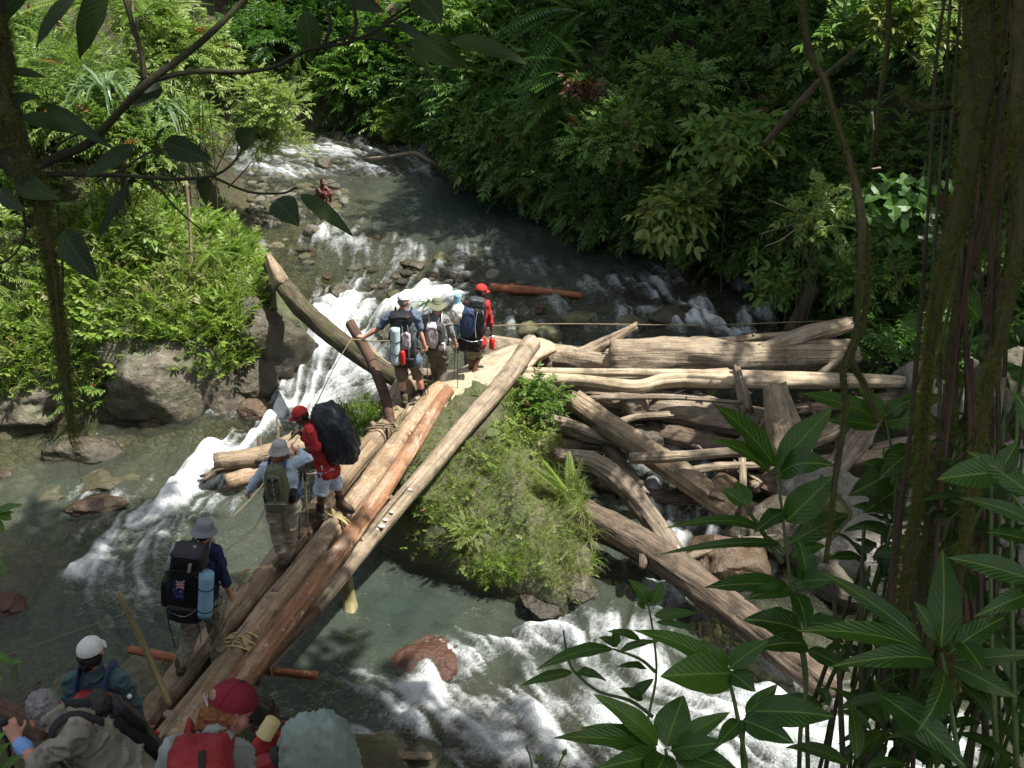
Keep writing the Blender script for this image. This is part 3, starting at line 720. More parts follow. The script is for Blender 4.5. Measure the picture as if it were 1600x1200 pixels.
def px2r(w, p): return .5 * w * depth_of(p) / F
def log(name, label, pts, mat, seed, n=40, seg=18, lump=.10, ridge=.05, cat=None, group=None, jag=.04, ls=.6, knots=0, flat=1.0, world=False, parent=None):
    """pts: (px, py, z, width in pixels) or world points with radius"""
    q = []
    for a in pts:
        if world: q.append(tuple(a))
        else:
            p = atz(a[0], a[1], a[2]); q.append((*p, px2r(a[3], p)))
    n, seg = int(n * 1.7), int(seg * 1.5); s = spline(np.array(q), n)
    mb = MB(); mb.add(*tube(s[:, :3], s[:, 3], seg, True, lump, seed, ls, ridge, flat, jag))
    r2 = np.random.default_rng(seed + 900)
    T, Nn, B = frames(s[:, :3])
    for _ in range(knots):                                     # branch stubs
        i_ = r2.integers(3, n - 3); a = r2.uniform(0, 6.28); d = Nn[i_] * math.cos(a) + B[i_] * math.sin(a) + T[i_] * r2.uniform(-.3, .6)
        rr = s[i_, 3]; p0 = s[i_, :3] + d * rr * .7
        mb.add(*tube([p0, p0 + d * rr * .5, p0 + d * rr * r2.uniform(.7, 1.1)], [rr * .42, rr * .3, rr * .2], 8, True, .2, seed))
    o = mb.build(name, mat, parent)
    if parent is None: props(o, label, cat or 'log', group)
    return o
G_BR = 'beams of the log bridge'
zn, zf = 1.12, 1.72
pn = atz(285, 1140, zn); pf = atz(660, 640, zf)
def bridge_z(y): return zn + (zf - zn) * (y - pn[1]) / (pf[1] - pn[1])
def onbridge(px, py, up=0.0):
    z = 1.4
    for _ in range(25): z = .5 * z + .5 * (bridge_z(atz(px, py, z)[1]) + up)
    return atz(px, py, z)
def blog(name, label, pts, mat, seed, **k):
    w = []
    for px, py, dz, wd in pts:
        p = onbridge(px, py, dz); w.append((*p, px2r(wd, p)))
    return log(name, label, w, mat, seed, world=True, **k)
blog('bridge_log', 'tan outer log on the upstream left edge of the bridge', [(218, 1140, -.14, 44), (322, 1010, -.12, 42), (412, 905, -.10, 38), (538, 745, -.10, 34), (628, 640, -.12, 30)], W_LOAM, 1, lump=.12, knots=4, group=G_BR, n=60, seg=24)
blog('bridge_log', 'thin pale pole wedged between the bridge beams at the near end', [(235, 1165, .06, 16), (330, 1048, .06, 14), (425, 935, .03, 12)], W_TAN, 2, seg=10, group=G_BR)
blog('bridge_log', 'widest worn reddish beam in the middle of the log bridge', [(270, 1165, -.10, 58), (368, 1028, -.08, 48), (474, 888, -.06, 39), (563, 772, -.05, 34), (668, 630, -.01, 29), (690, 604, .02, 27)], W_PINK, 3, lump=.10, ridge=.08, knots=3, group=G_BR, n=70, seg=28)
blog('bridge_log', 'slim round pole lying in the groove beside the red flecked beam', [(430, 925, .06, 15), (490, 855, .06, 15), (538, 798, .06, 17)], W_TAN, 4, seg=12, group=G_BR, lump=.05)
blog('bridge_log', 'red barked beam with white flecks on the right side of the bridge', [(338, 1118, -.04, 42), (400, 1032, -.03, 38), (467, 945, -.02, 32), (546, 840, -.02, 29), (620, 735, -.02, 25), (684, 632, .0, 22), (700, 612, .02, 20)], W_RED, 5, lump=.09, ridge=.08, knots=4, group=G_BR, n=80, seg=26)
blog('bridge_log', 'dark brown pole below the red flecked beam at the near end', [(390, 1062, -.12, 18), (440, 1010, -.12, 18), (495, 955, -.14, 15)], W_BARK, 6, seg=12, group=G_BR)
log('fallen_trunk', 'long bleached grey trunk with shelf fungi leaning alone right of the bridge', [(395, 1058, .75, 31), (480, 960, .95, 30), (600, 815, 1.25, 29), (715, 680, 1.75, 28), (790, 592, 1.98, 29), (830, 537, 2.1, 30)], W_PALE, 7, n=80, seg=24, lump=.05, ridge=.04)
ftr = bpy.data.objects['fallen_trunk']
fm = MB()
for px, py in ((518, 908), (575, 838), (588, 826), (596, 822), (602, 812), (580, 832), (640, 765), (612, 800)):
    c = atz(px, py, 1.25 + (px - 600) * .0040 + .09); V, Fc = ico(2)
    fm.add(c + V * np.array((.05, .04, .02)) * rng.uniform(.6, 1.1), Fc)
f_ = fm.build('fungus', plain('shelf_fungus', (.55, .5, .42), .7), ftr); f_['label'] = 'pale shelf fungi on the bark'
# hewn platform planks at the far end
log('split_log', 'broad split log forming the bright landing platform of the bridge', [(640, 655, 1.55, 60), (720, 605, 1.62, 74), (800, 562, 1.68, 70), (850, 540, 1.7, 54)], W_CREAM, 11, n=40, seg=24, lump=.10, flat=.42, ridge=.05)
log('split_log', 'flat slab under the brush hat hiker on the bridge landing', [(618, 660, 1.48, 36), (700, 622, 1.5, 40), (800, 590, 1.5, 36)], W_TAN, 12, n=30, seg=18, flat=.5)
log('root_stump', 'short rounded tan stump beside the feet of the white capped hiker', [(612, 650, 1.45, 34), (630, 610, 1.66, 36), (640, 590, 1.74, 26)], W_TAN, 13, n=16, seg=16, lump=.2, cat='stump')
log('support_log', 'grey round crosslog behind the legs of the hikers', [(590, 578, 1.42, 20), (660, 585, 1.42, 19), (760, 588, 1.42, 18), (800, 586, 1.42, 16)], W_GREY, 14, n=30, seg=14)
log('support_log', 'slanting brown log under the platform behind the barefoot porter', [(730, 560, 1.4, 50), (790, 560, 1.35, 50), (860, 575, 1.3, 40)], W_DARK, 15, n=24, seg=16)
blog('crosspiece', 'orange stick lashed crosswise under the near end of the bridge', [(204, 1015, -.30, 13), (290, 1032, -.30, 14), (400, 1046, -.30, 14), (492, 1056, -.30, 14)], W_ORANGE, 16, seg=12, cat='stick', lump=.1, knots=2)
blog('crosspiece', 'short red stick poking out below the far rope lashing', [(600, 682, -.22, 11), (640, 692, -.22, 11), (672, 696, -.22, 10)], W_ORANGE, 17, seg=10, cat='stick')
log('sunken_pole', 'pale pole standing in the water under the bridge', [(532, 848, 1.0, 16), (545, 930, .1, 22), (553, 1000, -.28, 24), (560, 1060, -.36, 26), (564, 1115, -.42, 26)], W_STRAW, 18, cat='pole', seg=12)
log('handrail_post', 'leaning dark brown handrail post gripped by the white capped hiker', [(612, 668, 1.62, 15), (600, 615, 1.98, 17), (578, 560, 2.3, 17), (548, 506, 2.62, 16)], W_BARK, 19, cat='post', seg=12, lump=.06, n=24)
blog('walking_stick', 'thin green brown stick stuck between the near bridge logs', [(265, 1100, .0, 10), (230, 1020, .42, 10), (186, 928, .95, 8)], W_STRAW, 20, cat='stick', seg=8, n=16, knots=2)
log('handrail_post', 'thin post at the right end of the rope', [(1391, 590, .95, 9), (1394, 530, 1.35, 9), (1396, 476, 1.72, 9)], W_BARK, 21, cat='post', seg=8, n=12)
log('stick', 'forked dead stick beside the right rope post', [(1410, 585, .95, 7), (1385, 545, 1.2, 6), (1365, 515, 1.4, 4)], W_BARK, 22, seg=6, n=12)
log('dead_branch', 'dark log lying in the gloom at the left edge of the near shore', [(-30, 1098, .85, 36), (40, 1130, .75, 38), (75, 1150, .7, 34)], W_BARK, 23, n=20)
log('shore_log', 'brown wet log at the bottom beside the green pack cover', [(555, 1176, .12, 14), (620, 1181, .10, 14), (672, 1182, .08, 12)], W_TAN, 24, n=20, seg=12)
# the trunk that dams the left arm
log('fallen_trunk', 'mossy brown trunk slanting from the left bank down to the islet above the waterfall', [(424, 416, 2.3, 24), (455, 462, 2.15, 30), (500, 508, 1.95, 29), (560, 554, 1.72, 28), (620, 590, 1.5, 28), (690, 616, 1.3, 26)], W_MOSSY, 25, n=60, seg=24, lump=.10, knots=1)
log('root_stump', 'splintered pale root stub on top of the slanting mossy trunk', [(436, 440, 2.3, 30), (428, 420, 2.5, 22), (420, 402, 2.62, 10)], W_TAN, 26, n=12, seg=14, lump=.4, cat='stump', jag=.12)
log('dead_branch', 'thin bare pale branch behind the slanting trunk', [(566, 530, 1.75, 8), (600, 566, 1.55, 9), (640, 585, 1.45, 8)], W_PALE, 27, seg=8, n=14)
# log jam on the right arm
JAM = [('jam_log', 'thickest bleached log lying on top of the log jam', [(960, 556, 1.55, 52), (1040, 556, 1.55, 56), (1150, 560, 1.55, 58), (1250, 558, 1.55, 54), (1328, 555, 1.55, 46)], W_PALE, .10, 1),
       ('jam_log', 'tapered bleached branch rising over the right end of the thickest log', [(1195, 545, 1.75, 22), (1260, 524, 1.88, 30), (1322, 508, 1.95, 24)], W_PALE, .08, 0),
       ('jam_log', 'broken pale snag jutting up left of the thickest log', [(895, 560, 1.4, 24), (940, 538, 1.6, 20), (988, 512, 1.85, 10)], W_PALE, .2, 0),
       ('jam_log', 'long weathered log running from the barefoot porter into the jam', [(755, 545, 1.5, 34), (850, 556, 1.42, 38), (960, 572, 1.38, 36), (1060, 582, 1.35, 22), (1110, 586, 1.33, 12)], W_PALE, .12, 1),
       ('jam_log', 'brown log partly hidden behind the long weathered log', [(770, 532, 1.42, 16), (880, 548, 1.3, 18), (975, 555, 1.25, 18)], W_TAN, .12, 0),
       ('jam_log', 'front pole of the smooth pale pair crossing the jam', [(798, 592, 1.62, 20), (900, 594, 1.62, 20), (990, 604, 1.62, 20), (1050, 594, 1.62, 22), (1200, 596, 1.62, 22), (1430, 598, 1.5, 18)], W_CREAM, .05, 1),
       ('jam_log', 'back pole of the smooth pale pair crossing the jam', [(805, 580, 1.68, 12), (940, 582, 1.7, 13), (1080, 584, 1.68, 14), (1200, 586, 1.68, 14), (1400, 592, 1.58, 12)], W_CREAM, .05, 0),
       ('jam_log', 'thin pale pole fading behind the smooth pair', [(820, 578, 1.6, 9), (960, 590, 1.62, 10), (1130, 580, 1.66, 10)], W_CREAM, .05, 0),
       ('jam_log', 'thick grey brown log with a knob under the pale poles', [(880, 618, 1.2, 44), (960, 628, 1.15, 52), (1050, 640, 1.1, 56), (1140, 655, 1.05, 60), (1215, 668, 1.0, 50)], W_GREY, .14, 1),
       ('jam_log', 'straight weathered log slanting down out of the jam to the right', [(902, 630, 1.5, 34), (980, 684, 1.2, 38), (1060, 738, .85, 40), (1140, 796, .5, 38)], W_TAN, .07, 0),
       ('jam_log', 'short knotted branch sticking out of the islet bushes', [(855, 656, 1.3, 20), (905, 672, 1.2, 26), (962, 690, 1.05, 20)], W_GREY, .2, 1),
       ('jam_log', 'thin dead branch leaning below the knotted branch', [(945, 692, .95, 18), (975, 730, .75, 18), (1005, 768, .55, 14)], W_GREY, .15, 0),
       ('jam_log', 'curved grey root trunk arching from the islet into the cascade', [(876, 712, 1.2, 20), (925, 722, 1.15, 30), (970, 752, .9, 36), (1010, 802, .5, 36), (1050, 858, .12, 32)], W_GREY, .12, 1),
       ('jam_log', 'long dark split log slanting from the islet to the lower right', [(915, 800, .85, 44), (980, 838, .7, 48), (1060, 892, .5, 50), (1160, 965, .3, 50), (1290, 1075, .15, 50)], W_DARK, .14, 2),
       ('jam_log', 'thin dark log pressed along the underside of the long split log', [(925, 830, .5, 20), (1000, 868, .3, 22), (1040, 895, .15, 18)], W_DARK, .14, 0),
       ('jam_log', 'straight pale stick resting across the slanting weathered log', [(995, 716, 1.28, 17), (1070, 712, 1.28, 16), (1160, 705, 1.28, 15)], W_PALE, .08, 0),
       ('jam_log', 'upright pale stump standing at the right of the jam', [(1212, 612, 1.72, 40), (1222, 660, 1.35, 54), (1238, 715, .95, 62), (1250, 750, .7, 60)], W_PALE, .10, 0),
       ('jam_log', 'small knobbly upright stub between the pale poles', [(1152, 580, 1.78, 12), (1158, 605, 1.6, 18), (1166, 635, 1.35, 20)], W_GREY, .25, 1),
       ('jam_log', 'pale log lying on the boulders beside the upright stump', [(1262, 690, 1.15, 28), (1310, 668, 1.25, 30), (1372, 640, 1.35, 26)], W_PALE, .12, 0),
       ('jam_log', 'grey broken log standing on end behind the leaves', [(1300, 740, .85, 34), (1335, 690, 1.15, 38), (1360, 650, 1.4, 30)], W_GREY, .12, 0),
       ('jam_log', 'brown log lying low behind the upright stump', [(1250, 640, 1.1, 20), (1330, 632, 1.15, 22), (1400, 622, 1.2, 20)], W_TAN, .1, 0),
       ('jam_log', 'thin upright pale stick in front of the cascade', [(1160, 725, .85, 11), (1162, 800, .45, 12), (1160, 890, .05, 10)], W_PALE, .08, 0),
       ('jam_log', 'pale slanting log at the far right of the jam below the poles', [(1230, 740, .8, 22), (1300, 722, .85, 24), (1380, 712, .85, 22)], W_PALE, .1, 0),
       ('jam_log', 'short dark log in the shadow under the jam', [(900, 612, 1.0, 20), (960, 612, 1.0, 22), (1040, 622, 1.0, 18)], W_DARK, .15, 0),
       ('jam_log', 'broken pale splinter between the knotted branch and the slanting log', [(950, 668, 1.1, 14), (990, 652, 1.2, 10), (1040, 648, 1.2, 12)], W_PALE, .2, 0),
       ('jam_log', 'dark log lying across the bottom of the cascade', [(940, 758, .45, 18), (1030, 776, .42, 20), (1120, 782, .42, 18)], W_DARK, .12, 0),
       ('jam_log', 'bleached plank like log under the boulders at the lower right', [(1180, 760, .5, 26), (1240, 742, .6, 30), (1290, 720, .7, 24)], W_PALE, .15, 0)]
for k, (nm, lab, pts, mt, lu, kn) in enumerate(JAM):
    log(nm, lab, pts, mt, 40 + k, n=50, seg=20, lump=lu, knots=kn, group='logs of the log jam', jag=.16, ridge=.13)
V, Fc = ico(3)
kb = link('knob', mesh_np('knob', atz(992, 634, 1.28) + V * np.array((.24, .2, .2)) * (1 + .3 * fbm(V * 2, 3, 7))[:, None], Fc), W_GREY, bpy.data.objects['jam_log.008'])
r2 = np.random.default_rng(78)
EX = [('cracked branch bridging the gap behind the curved root trunk', [(880, 690, 1.0, 16), (960, 700, .85, 18), (1050, 728, .75, 14)], W_GREY), ('broken trunk piece jammed under the knobby log', [(1020, 672, .85, 26), (1090, 690, .8, 30), (1150, 700, .8, 26)], W_DARK), ('splintered pale branch above the cascade beside the pale stick', [(1060, 740, .7, 14), (1120, 730, .8, 14), (1200, 726, .85, 10)], W_PALE), ('short grey log lying against the upright pale stump', [(1165, 690, .95, 24), (1200, 660, 1.15, 26), (1212, 636, 1.3, 22)], W_GREY), ('pale broken branch poking up behind the smooth pole pair', [(1260, 600, 1.4, 12), (1300, 570, 1.65, 11), (1330, 545, 1.8, 7)], W_PALE), ('brown log end showing below the smooth pole pair at the islet', [(860, 604, 1.25, 22), (910, 608, 1.2, 24), (950, 606, 1.2, 22)], W_TAN), ('long thin grey branch lying on the thick knobby log', [(930, 622, 1.5, 8), (1040, 620, 1.48, 9), (1150, 628, 1.45, 6)], W_GREY), ('weathered log half sunk below the pale boulders', [(1240, 800, .35, 24), (1320, 785, .4, 28), (1400, 770, .5, 24)], W_GREY), ('dark branch crossing under the upright stump', [(1150, 740, .6, 18), (1220, 770, .5, 20), (1290, 790, .45, 16)], W_DARK), ('bleached branch stub lying across the brown boulder', [(1080, 870, .45, 12), (1140, 850, .6, 14), (1200, 842, .65, 12)], W_PALE), ('grey bough lying along the foot of the mottled boulder', [(1370, 700, .9, 18), (1430, 690, 1.0, 20), (1500, 694, 1.0, 16)], W_GREY), ('pale knotted pole slanting behind the thickest log', [(1080, 540, 1.5, 12), (1160, 530, 1.7, 13), (1240, 522, 1.8, 9)], W_PALE)]
for k, (lab, pts, mt) in enumerate(EX):
    log('jam_log', lab, pts, mt, 150 + k, n=36, seg=18, lump=.16, knots=2, group='logs of the log jam', jag=.2, ridge=.14)
# tangle of sticks in the jam
r2 = np.random.default_rng(77)
for k in range(26):
    px = r2.uniform(880, 1400); py = r2.uniform(600, 760)
    z = 1.35 - (py - 600) * .0042 + r2.uniform(-.1, .15); p = atz(px, py, z); a = r2.uniform(0, 6.28); L_ = r2.uniform(.25, .8); d = np.array((math.cos(a), math.sin(a) * .6, r2.uniform(-.4, .5)))
    o = MB().add(*tube([p - d * L_ * .5, p + r2.uniform(-.04, .04, 3), p + d * L_ * .5], [.022, .028, .012], 7, True, .15, k)).build('dead_stick', [W_GREY, W_PALE, W_DARK][k % 3])
    props(o, 'thin dead stick caught among the logs of the jam', 'stick', 'sticks caught in the log jam')
# driftwood heap at the left, behind the woman in the light blue shirt
DW = [('broken pale log on top of the driftwood heap by the rapids', [(345, 722, .42, 30), (400, 715, .46, 34), (470, 700, .5, 32), (540, 690, .5, 28)], W_TAN, .15), ('short pinkish log end at the bottom of the driftwood heap', [(360, 752, .2, 26), (395, 742, .22, 28), (450, 730, .25, 24)], W_PINK, .1), ('rounded tan log behind the woman with the green daypack', [(425, 705, .5, 24), (470, 690, .55, 30), (520, 682, .55, 26)], W_TAN, .15), ('dark splintered driftwood poking out left of the heap', [(322, 748, .25, 8), (350, 730, .35, 16), (400, 726, .35, 18)], W_DARK, .3), ('thin black stick lying over the left end of the driftwood heap', [(320, 742, .3, 5), (360, 728, .4, 6), (420, 715, .45, 6)], W_DARK, .1), ('upright dark peg on the driftwood heap', [(406, 718, .48, 14), (406, 703, .56, 10), (406, 690, .66, 9)], W_DARK, .3), ('thin dark peg standing behind the grey hat', [(434, 690, .6, 6), (434, 672, .75, 5), (433, 658, .88, 3)], W_DARK, .1)]
for k, (lab, pts, mt, lu) in enumerate(DW):
    log('driftwood', lab, pts, mt, 80 + k, n=24, seg=16, lump=lu, cat='driftwood', group='driftwood heap by the rapids', jag=.12)
# other timber
o_ = [onwater(768, 450, .05), onwater(840, 455, .06), onwater(908, 462, .04)]
log('orange_log', 'bright orange peeled log floating in the riffle', [(*p, px2r(w, p)) for p, w in zip(o_, (15, 14, 10))], W_ORANGE, 90, world=True, n=24, seg=14, knots=2)
o_ = [onwater(570, 249, .1), onwater(610, 245, .3), onwater(648, 240, .5), onwater(672, 252, .35), onwater(695, 263, .1)]
log('dead_branch', 'bent dead branch lying across the far rapids', [(*p, px2r(w, p)) for p, w in zip(o_, (5, 6, 7, 6, 4))], W_GREY, 91, world=True, n=24, seg=8, cat='branch')
log('dead_branch', 'pale dead limb leaning out of the forest behind the far rapids', [(*aty(500, 97, 34.5), .16), (*aty(560, 55, 34), .2), (*aty(610, 20, 33.4), .2), (*aty(650, -20, 33), .18)], W_PALE, 92, world=True, n=24, cat='branch')
log('dead_branch', 'bare grey limb slanting through the dark foliage of the right bank', [(*aty(1196, 225, 18.2), .06), (*aty(1235, 178, 18.0), .07), (*aty(1290, 118, 17.8), .055), (*aty(1360, 60, 17.6), .03)], W_MOSSY, 93, world=True, n=24, cat='branch')
log('dead_branch', 'mossy snag leaning over the water at the right end of the jam', [(1235, 520, 1.2, 26), (1258, 478, 1.7, 22), (1275, 450, 2.0, 20)], W_MOSSY, 94, n=18, cat='branch')

# ------------------------------------------------------------------ ropes
ROPE = cloth('rope_fibre', (.17, .135, .085), .25, .9, 40); LASH = cloth('lashing_fibre', (.42, .34, .16), .25, .8, 30)
def rope(label, pts, r, mat=ROPE, group=None, sag=0.0, name='rope', n=40):
    s = spline(np.array(pts, float), n)
    o = MB().add(*tube(s, r, 6)).build(name, mat); return props(o, label, 'rope', group)
G1 = [aty(0, 1028, 9.2), aty(150, 975, 9.6), aty(262, 928, 10.0), aty(330, 840, 11.0), aty(398, 772, 11.9), aty(470, 676, 12.4), aty(520, 578, 12.75), aty(549, 530, 13.05)]
rope('hand line rope along the left side of the bridge', G1, .008)
rope('taut hand line from the near post to the landing', [aty(549, 530, 13.05), aty(600, 533, 13.6), aty(680, 520, 14.5), aty(760, 510, 15.2), aty(880, 506, 15.8), aty(1100, 508, 16.4), aty(1250, 503, 16.6), aty(1395, 499, 16.6)], .011)
rope('rope end running from the right post into the leaves', [aty(1395, 499, 16.6), aty(1445, 516, 15.8), aty(1520, 545, 14.5)], .010)
def lashing(label, p0, p1, rad, turns, mat, wide=.05, tail=True):
    """turns of cord round a bundle of beams between two points across them"""
    p0, p1 = np.array(p0), np.array(p1); ax = norm(p1 - p0); L_ = np.linalg.norm(p1 - p0); upv = np.array((0, 0, 1.0)); along = norm(np.cross(upv, ax))
    mb = MB(); r3 = np.random.default_rng(int(abs(p0[0] * 1000)))
    for t in range(turns):
        off = along * (t - turns / 2) * wide + along * r3.uniform(-.02, .02); pts = []
        for a in np.linspace(0, 2 * np.pi, 30):
            x = .5 - .5 * math.cos(a); z = math.sin(a) * rad * (1.0 + .10 * abs(math.sin(3 * math.pi * x)))
            pts.append(p0 + ax * L_ * x + upv * z + off * (1 + .5 * math.sin(a * 2 + t)))
        mb.add(*tube(pts, .013, 6))
    if tail:
        e = p1 + along * .05
        mb.add(*tube([e + upv * .05, e + upv * -.05 + ax * .05, e - upv * .25 + ax * .08], .011, 6))
        k = p0 * .45 + p1 * .55 + upv * rad
        for a in range(3): mb.add(*tube([k - ax * .1 + along * .03 * a, k + upv * .06, k + ax * .09 - along * .03 * a], .014, 6))
    o = mb.build('rope_lashing', mat); return props(o, label, 'rope lashing', 'lashings of the log bridge')
lashing('yellow cord lashed round the near end of the bridge', onbridge(352, 1005, -.08), onbridge(408, 1030, -.06), .15, 5, LASH)
lashing('cord lashing with a knot in the middle of the bridge', onbridge(478, 800, -.06), onbridge(555, 832, -.04), .17, 3, LASH)
lashing('cord lashing near the far end of the bridge', onbridge(575, 672, -.08), onbridge(652, 692, -.06), .17, 3, ROPE)
# ================================================================== leaves
def leafmat(name, stops, trans=.35, rough=.42, veins=None, dead=None):
    m, nt, out = newmat(name); N = NT(nt)
    tc = N.n('TexCoord').outputs['Object']
    t = N.attr('tint')
    c = N.ramp(t, stops)
    nz = N.noise(tc, 14, 3)
    c = N.mix(N.math('MULTIPLY', nz, .35), c, tuple(v * .6 for v in stops[len(stops) // 2][1]))
    if dead is not None:
        c = N.mix(N.ramp(t, [(.955, 0.0), (.965, 1.0)]), c, dead)
    if veins is not None:
        uv = N.n('SeparateXYZ', ins={0: N.n('UVMap').outputs[0]})
        au = N.math('ABSOLUTE', uv.outputs[0])
        midr = N.ramp(au, [(.010, .9), (.034, 0.0)])
        ph = N.math('FRACT', N.math('SUBTRACT', N.math('MULTIPLY', uv.outputs[1], 10.0), N.math('MULTIPLY', N.math('POWER', au, .8), 5.5)))
        lat = N.ramp(N.math('ABSOLUTE', N.math('SUBTRACT', ph, .5)), [(.02, 1.0), (.085, 0.0)])
        fade = N.ramp(au, [(.1, 1.0), (.42, 0.1)])
        vf = N.math('MAXIMUM', midr, N.math('MULTIPLY', N.math('MULTIPLY', lat, fade), N.ramp(N.attr('vein'), [(0, 0.0), (.5, .10), (1, .6)])))
        c = N.mix(vf, c, veins)
        c = N.mix(N.ramp(N.noise(tc, 9, 5, .7), [(.64, 0.0), (.70, .75)]), c, (.14, .09, .03))
        c = N.mix(N.math('MULTIPLY', N.ramp(N.noise(tc, 3.0, 3), [(.4, 0.0), (.7, 1.0)]), .45), c, (.10, .17, .02))
        sat = N.math('MULTIPLY', N.math('SINE', N.math('MULTIPLY', ph, 6.283)), .5)
        nm = N.bump(sat, .22, .006)
    else:
        nm = None
    p = N.pbsdf(**{'Base Color': c, 'Roughness': rough, 'Specular IOR Level': .45})
    if nm is not None: N.l(nm, p.inputs['Normal'])
    tr = N.n('BsdfTranslucent'); N.l(N.mix(.5, c, N.mix(1.0, c, (1.0, 1.25, .4), 'MULTIPLY')), tr.inputs['Color'])
    mx = N.n('MixShader', ins={0: trans}); N.l(p.outputs[0], mx.inputs[1]); N.l(tr.outputs[0], mx.inputs[2])
    N.l(mx.outputs[0], out.inputs[0]); return m
DEAD = (.22, .09, .03)
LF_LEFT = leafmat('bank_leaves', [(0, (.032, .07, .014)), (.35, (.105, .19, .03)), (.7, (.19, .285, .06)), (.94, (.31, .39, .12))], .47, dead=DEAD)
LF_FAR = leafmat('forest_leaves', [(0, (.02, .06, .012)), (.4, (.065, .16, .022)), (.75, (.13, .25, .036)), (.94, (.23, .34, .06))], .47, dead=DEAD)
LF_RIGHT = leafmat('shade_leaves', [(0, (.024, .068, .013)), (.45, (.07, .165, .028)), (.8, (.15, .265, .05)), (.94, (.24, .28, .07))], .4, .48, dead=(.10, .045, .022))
LF_GRASS = leafmat('grass_blades', [(0, (.06, .11, .018)), (.4, (.15, .25, .034)), (.75, (.235, .345, .06)), (.94, (.33, .33, .15))], .45, .5, dead=(.28, .2, .1))
LF_BIG = leafmat('veined_leaves', [(0, (.016, .048, .007)), (.5, (.04, .112, .013)), (1, (.09, .20, .022))], .38, .36, veins=(.25, .33, .06))
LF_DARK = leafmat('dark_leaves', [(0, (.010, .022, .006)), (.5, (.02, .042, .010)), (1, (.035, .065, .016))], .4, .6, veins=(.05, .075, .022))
LF_PALM = leafmat('strap_leaves', [(0, (.05, .10, .035)), (.5, (.10, .17, .07)), (1, (.17, .25, .12))], .3, .35)
STEM = plain('plant_stem', (.06, .055, .025), .7, var=.3)
STEMG = plain('green_stem', (.07, .11, .025), .5, var=.3)

def leaf8(Ln, Wd, droop=.15, fold=.12, wide=.45):
    """leaf along +y, face up +z; 8 verts, 8 triangles"""
    y1, y2 = Ln * wide * .55, Ln * (wide + .25)
    z = lambda y: -droop * Ln * (y / Ln) ** 2
    V = np.array([(0, 0, 0), (-Wd * .42, y1, z(y1) + fold * Wd), (0, y1, z(y1)), (Wd * .42, y1, z(y1) + fold * Wd), (-Wd * .4, y2, z(y2) + fold * Wd), (0, y2, z(y2)), (Wd * .4, y2, z(y2) + fold * Wd), (0, Ln, z(Ln))])
    Fq = np.array([(0, 2, 1), (0, 3, 2), (1, 2, 5), (1, 5, 4), (2, 3, 6), (2, 6, 5), (4, 5, 7), (5, 6, 7)])
    return V, Fq
def leaf4(Ln, Wd, droop=.2, fold=.15):
    V = np.array([(0, 0, 0), (-Wd * .5, Ln * .45, fold * Wd), (0, Ln, -droop * Ln), (Wd * .5, Ln * .45, fold * Wd)])
    return V, np.array([(0, 3, 2), (0, 2, 1)])
def basis(d, up):
    y = norm(d); x = np.cross(y, up)
    if np.linalg.norm(x) < 1e-4: x = np.cross(y, (1, 0, 0.3))
    x = norm(x); z = np.cross(x, y); return np.stack([x, y, z], 1)
class Proto:
    def __init__(s): s.V = []; s.F = []; s.n = 0
    def add(s, V, Fc): s.V.append(V); s.F.append(np.asarray(Fc) + s.n); s.n += len(V)
    def done(s): return np.concatenate(s.V), np.concatenate(s.F)
def sprig(n, Ls, lL, lW, r, droop=.3, leaf=leaf8, spread=60, pairs=True, terminal=True):
    """a twig along +y with leaves either side"""
    p = Proto(); t = np.linspace(.25, 1, n)
    for k, u in enumerate(t):
        base = np.array((0, Ls * u, -droop * Ls * u * u)); sl = -2 * droop * u
        sides = (-1, 1) if pairs else ((-1, 1)[k % 2],)
        for sd in sides:
            a = math.radians(spread + r.uniform(-15, 15)); d = np.array((math.sin(a) * sd, math.cos(a), sl + r.uniform(-.25, .3)))
            sc = r.uniform(.75, 1.15) * (1 - .25 * abs(u - .6)); V, Fc = leaf(lL * sc, lW * sc)
            p.add(base + V @ basis(d, np.array((0, 0, 1.0)) + r.normal(0, .25, 3)).T, Fc)
    if terminal:
        V, Fc = leaf(lL, lW); p.add(np.array((0, Ls, -droop * Ls)) + V @ basis((0, 1, -2 * droop), np.array((0, 0, 1.0))).T, Fc)
    w = .006 + Ls * .006                                             # the twig itself
    ys = np.linspace(0, 1, 4); c = np.stack([0 * ys, Ls * ys, -droop * Ls * ys ** 2], 1)
    V = np.concatenate([c + (w, 0, 0), c + (-w * .5, 0, w), c + (-w * .5, 0, -w)]); Fc = []
    for i in range(3):
        for a, b in ((0, 1), (1, 2), (2, 0)):
            A, B = a * 4 + i, b * 4 + i; Fc += [(A, A + 1, B + 1), (A, B + 1, B)]
    p.add(V, np.array(Fc)); return p.done()
def whorl(n, lL, lW, r, tilt=25):
    p = Proto()
    for k in range(n):
        a = 6.283 * k / n + r.uniform(-.3, .3); e = math.radians(tilt + r.uniform(-20, 25))
        V, Fc = leaf8(lL * r.uniform(.7, 1.1), lW * r.uniform(.8, 1.1), droop=r.uniform(.1, .35))
        p.add(V @ basis((math.cos(a) * math.cos(e), math.sin(e) * 1.0, math.sin(a) * math.cos(e)), np.array((0, 1.0, 0))).T, Fc)
    return p.done()
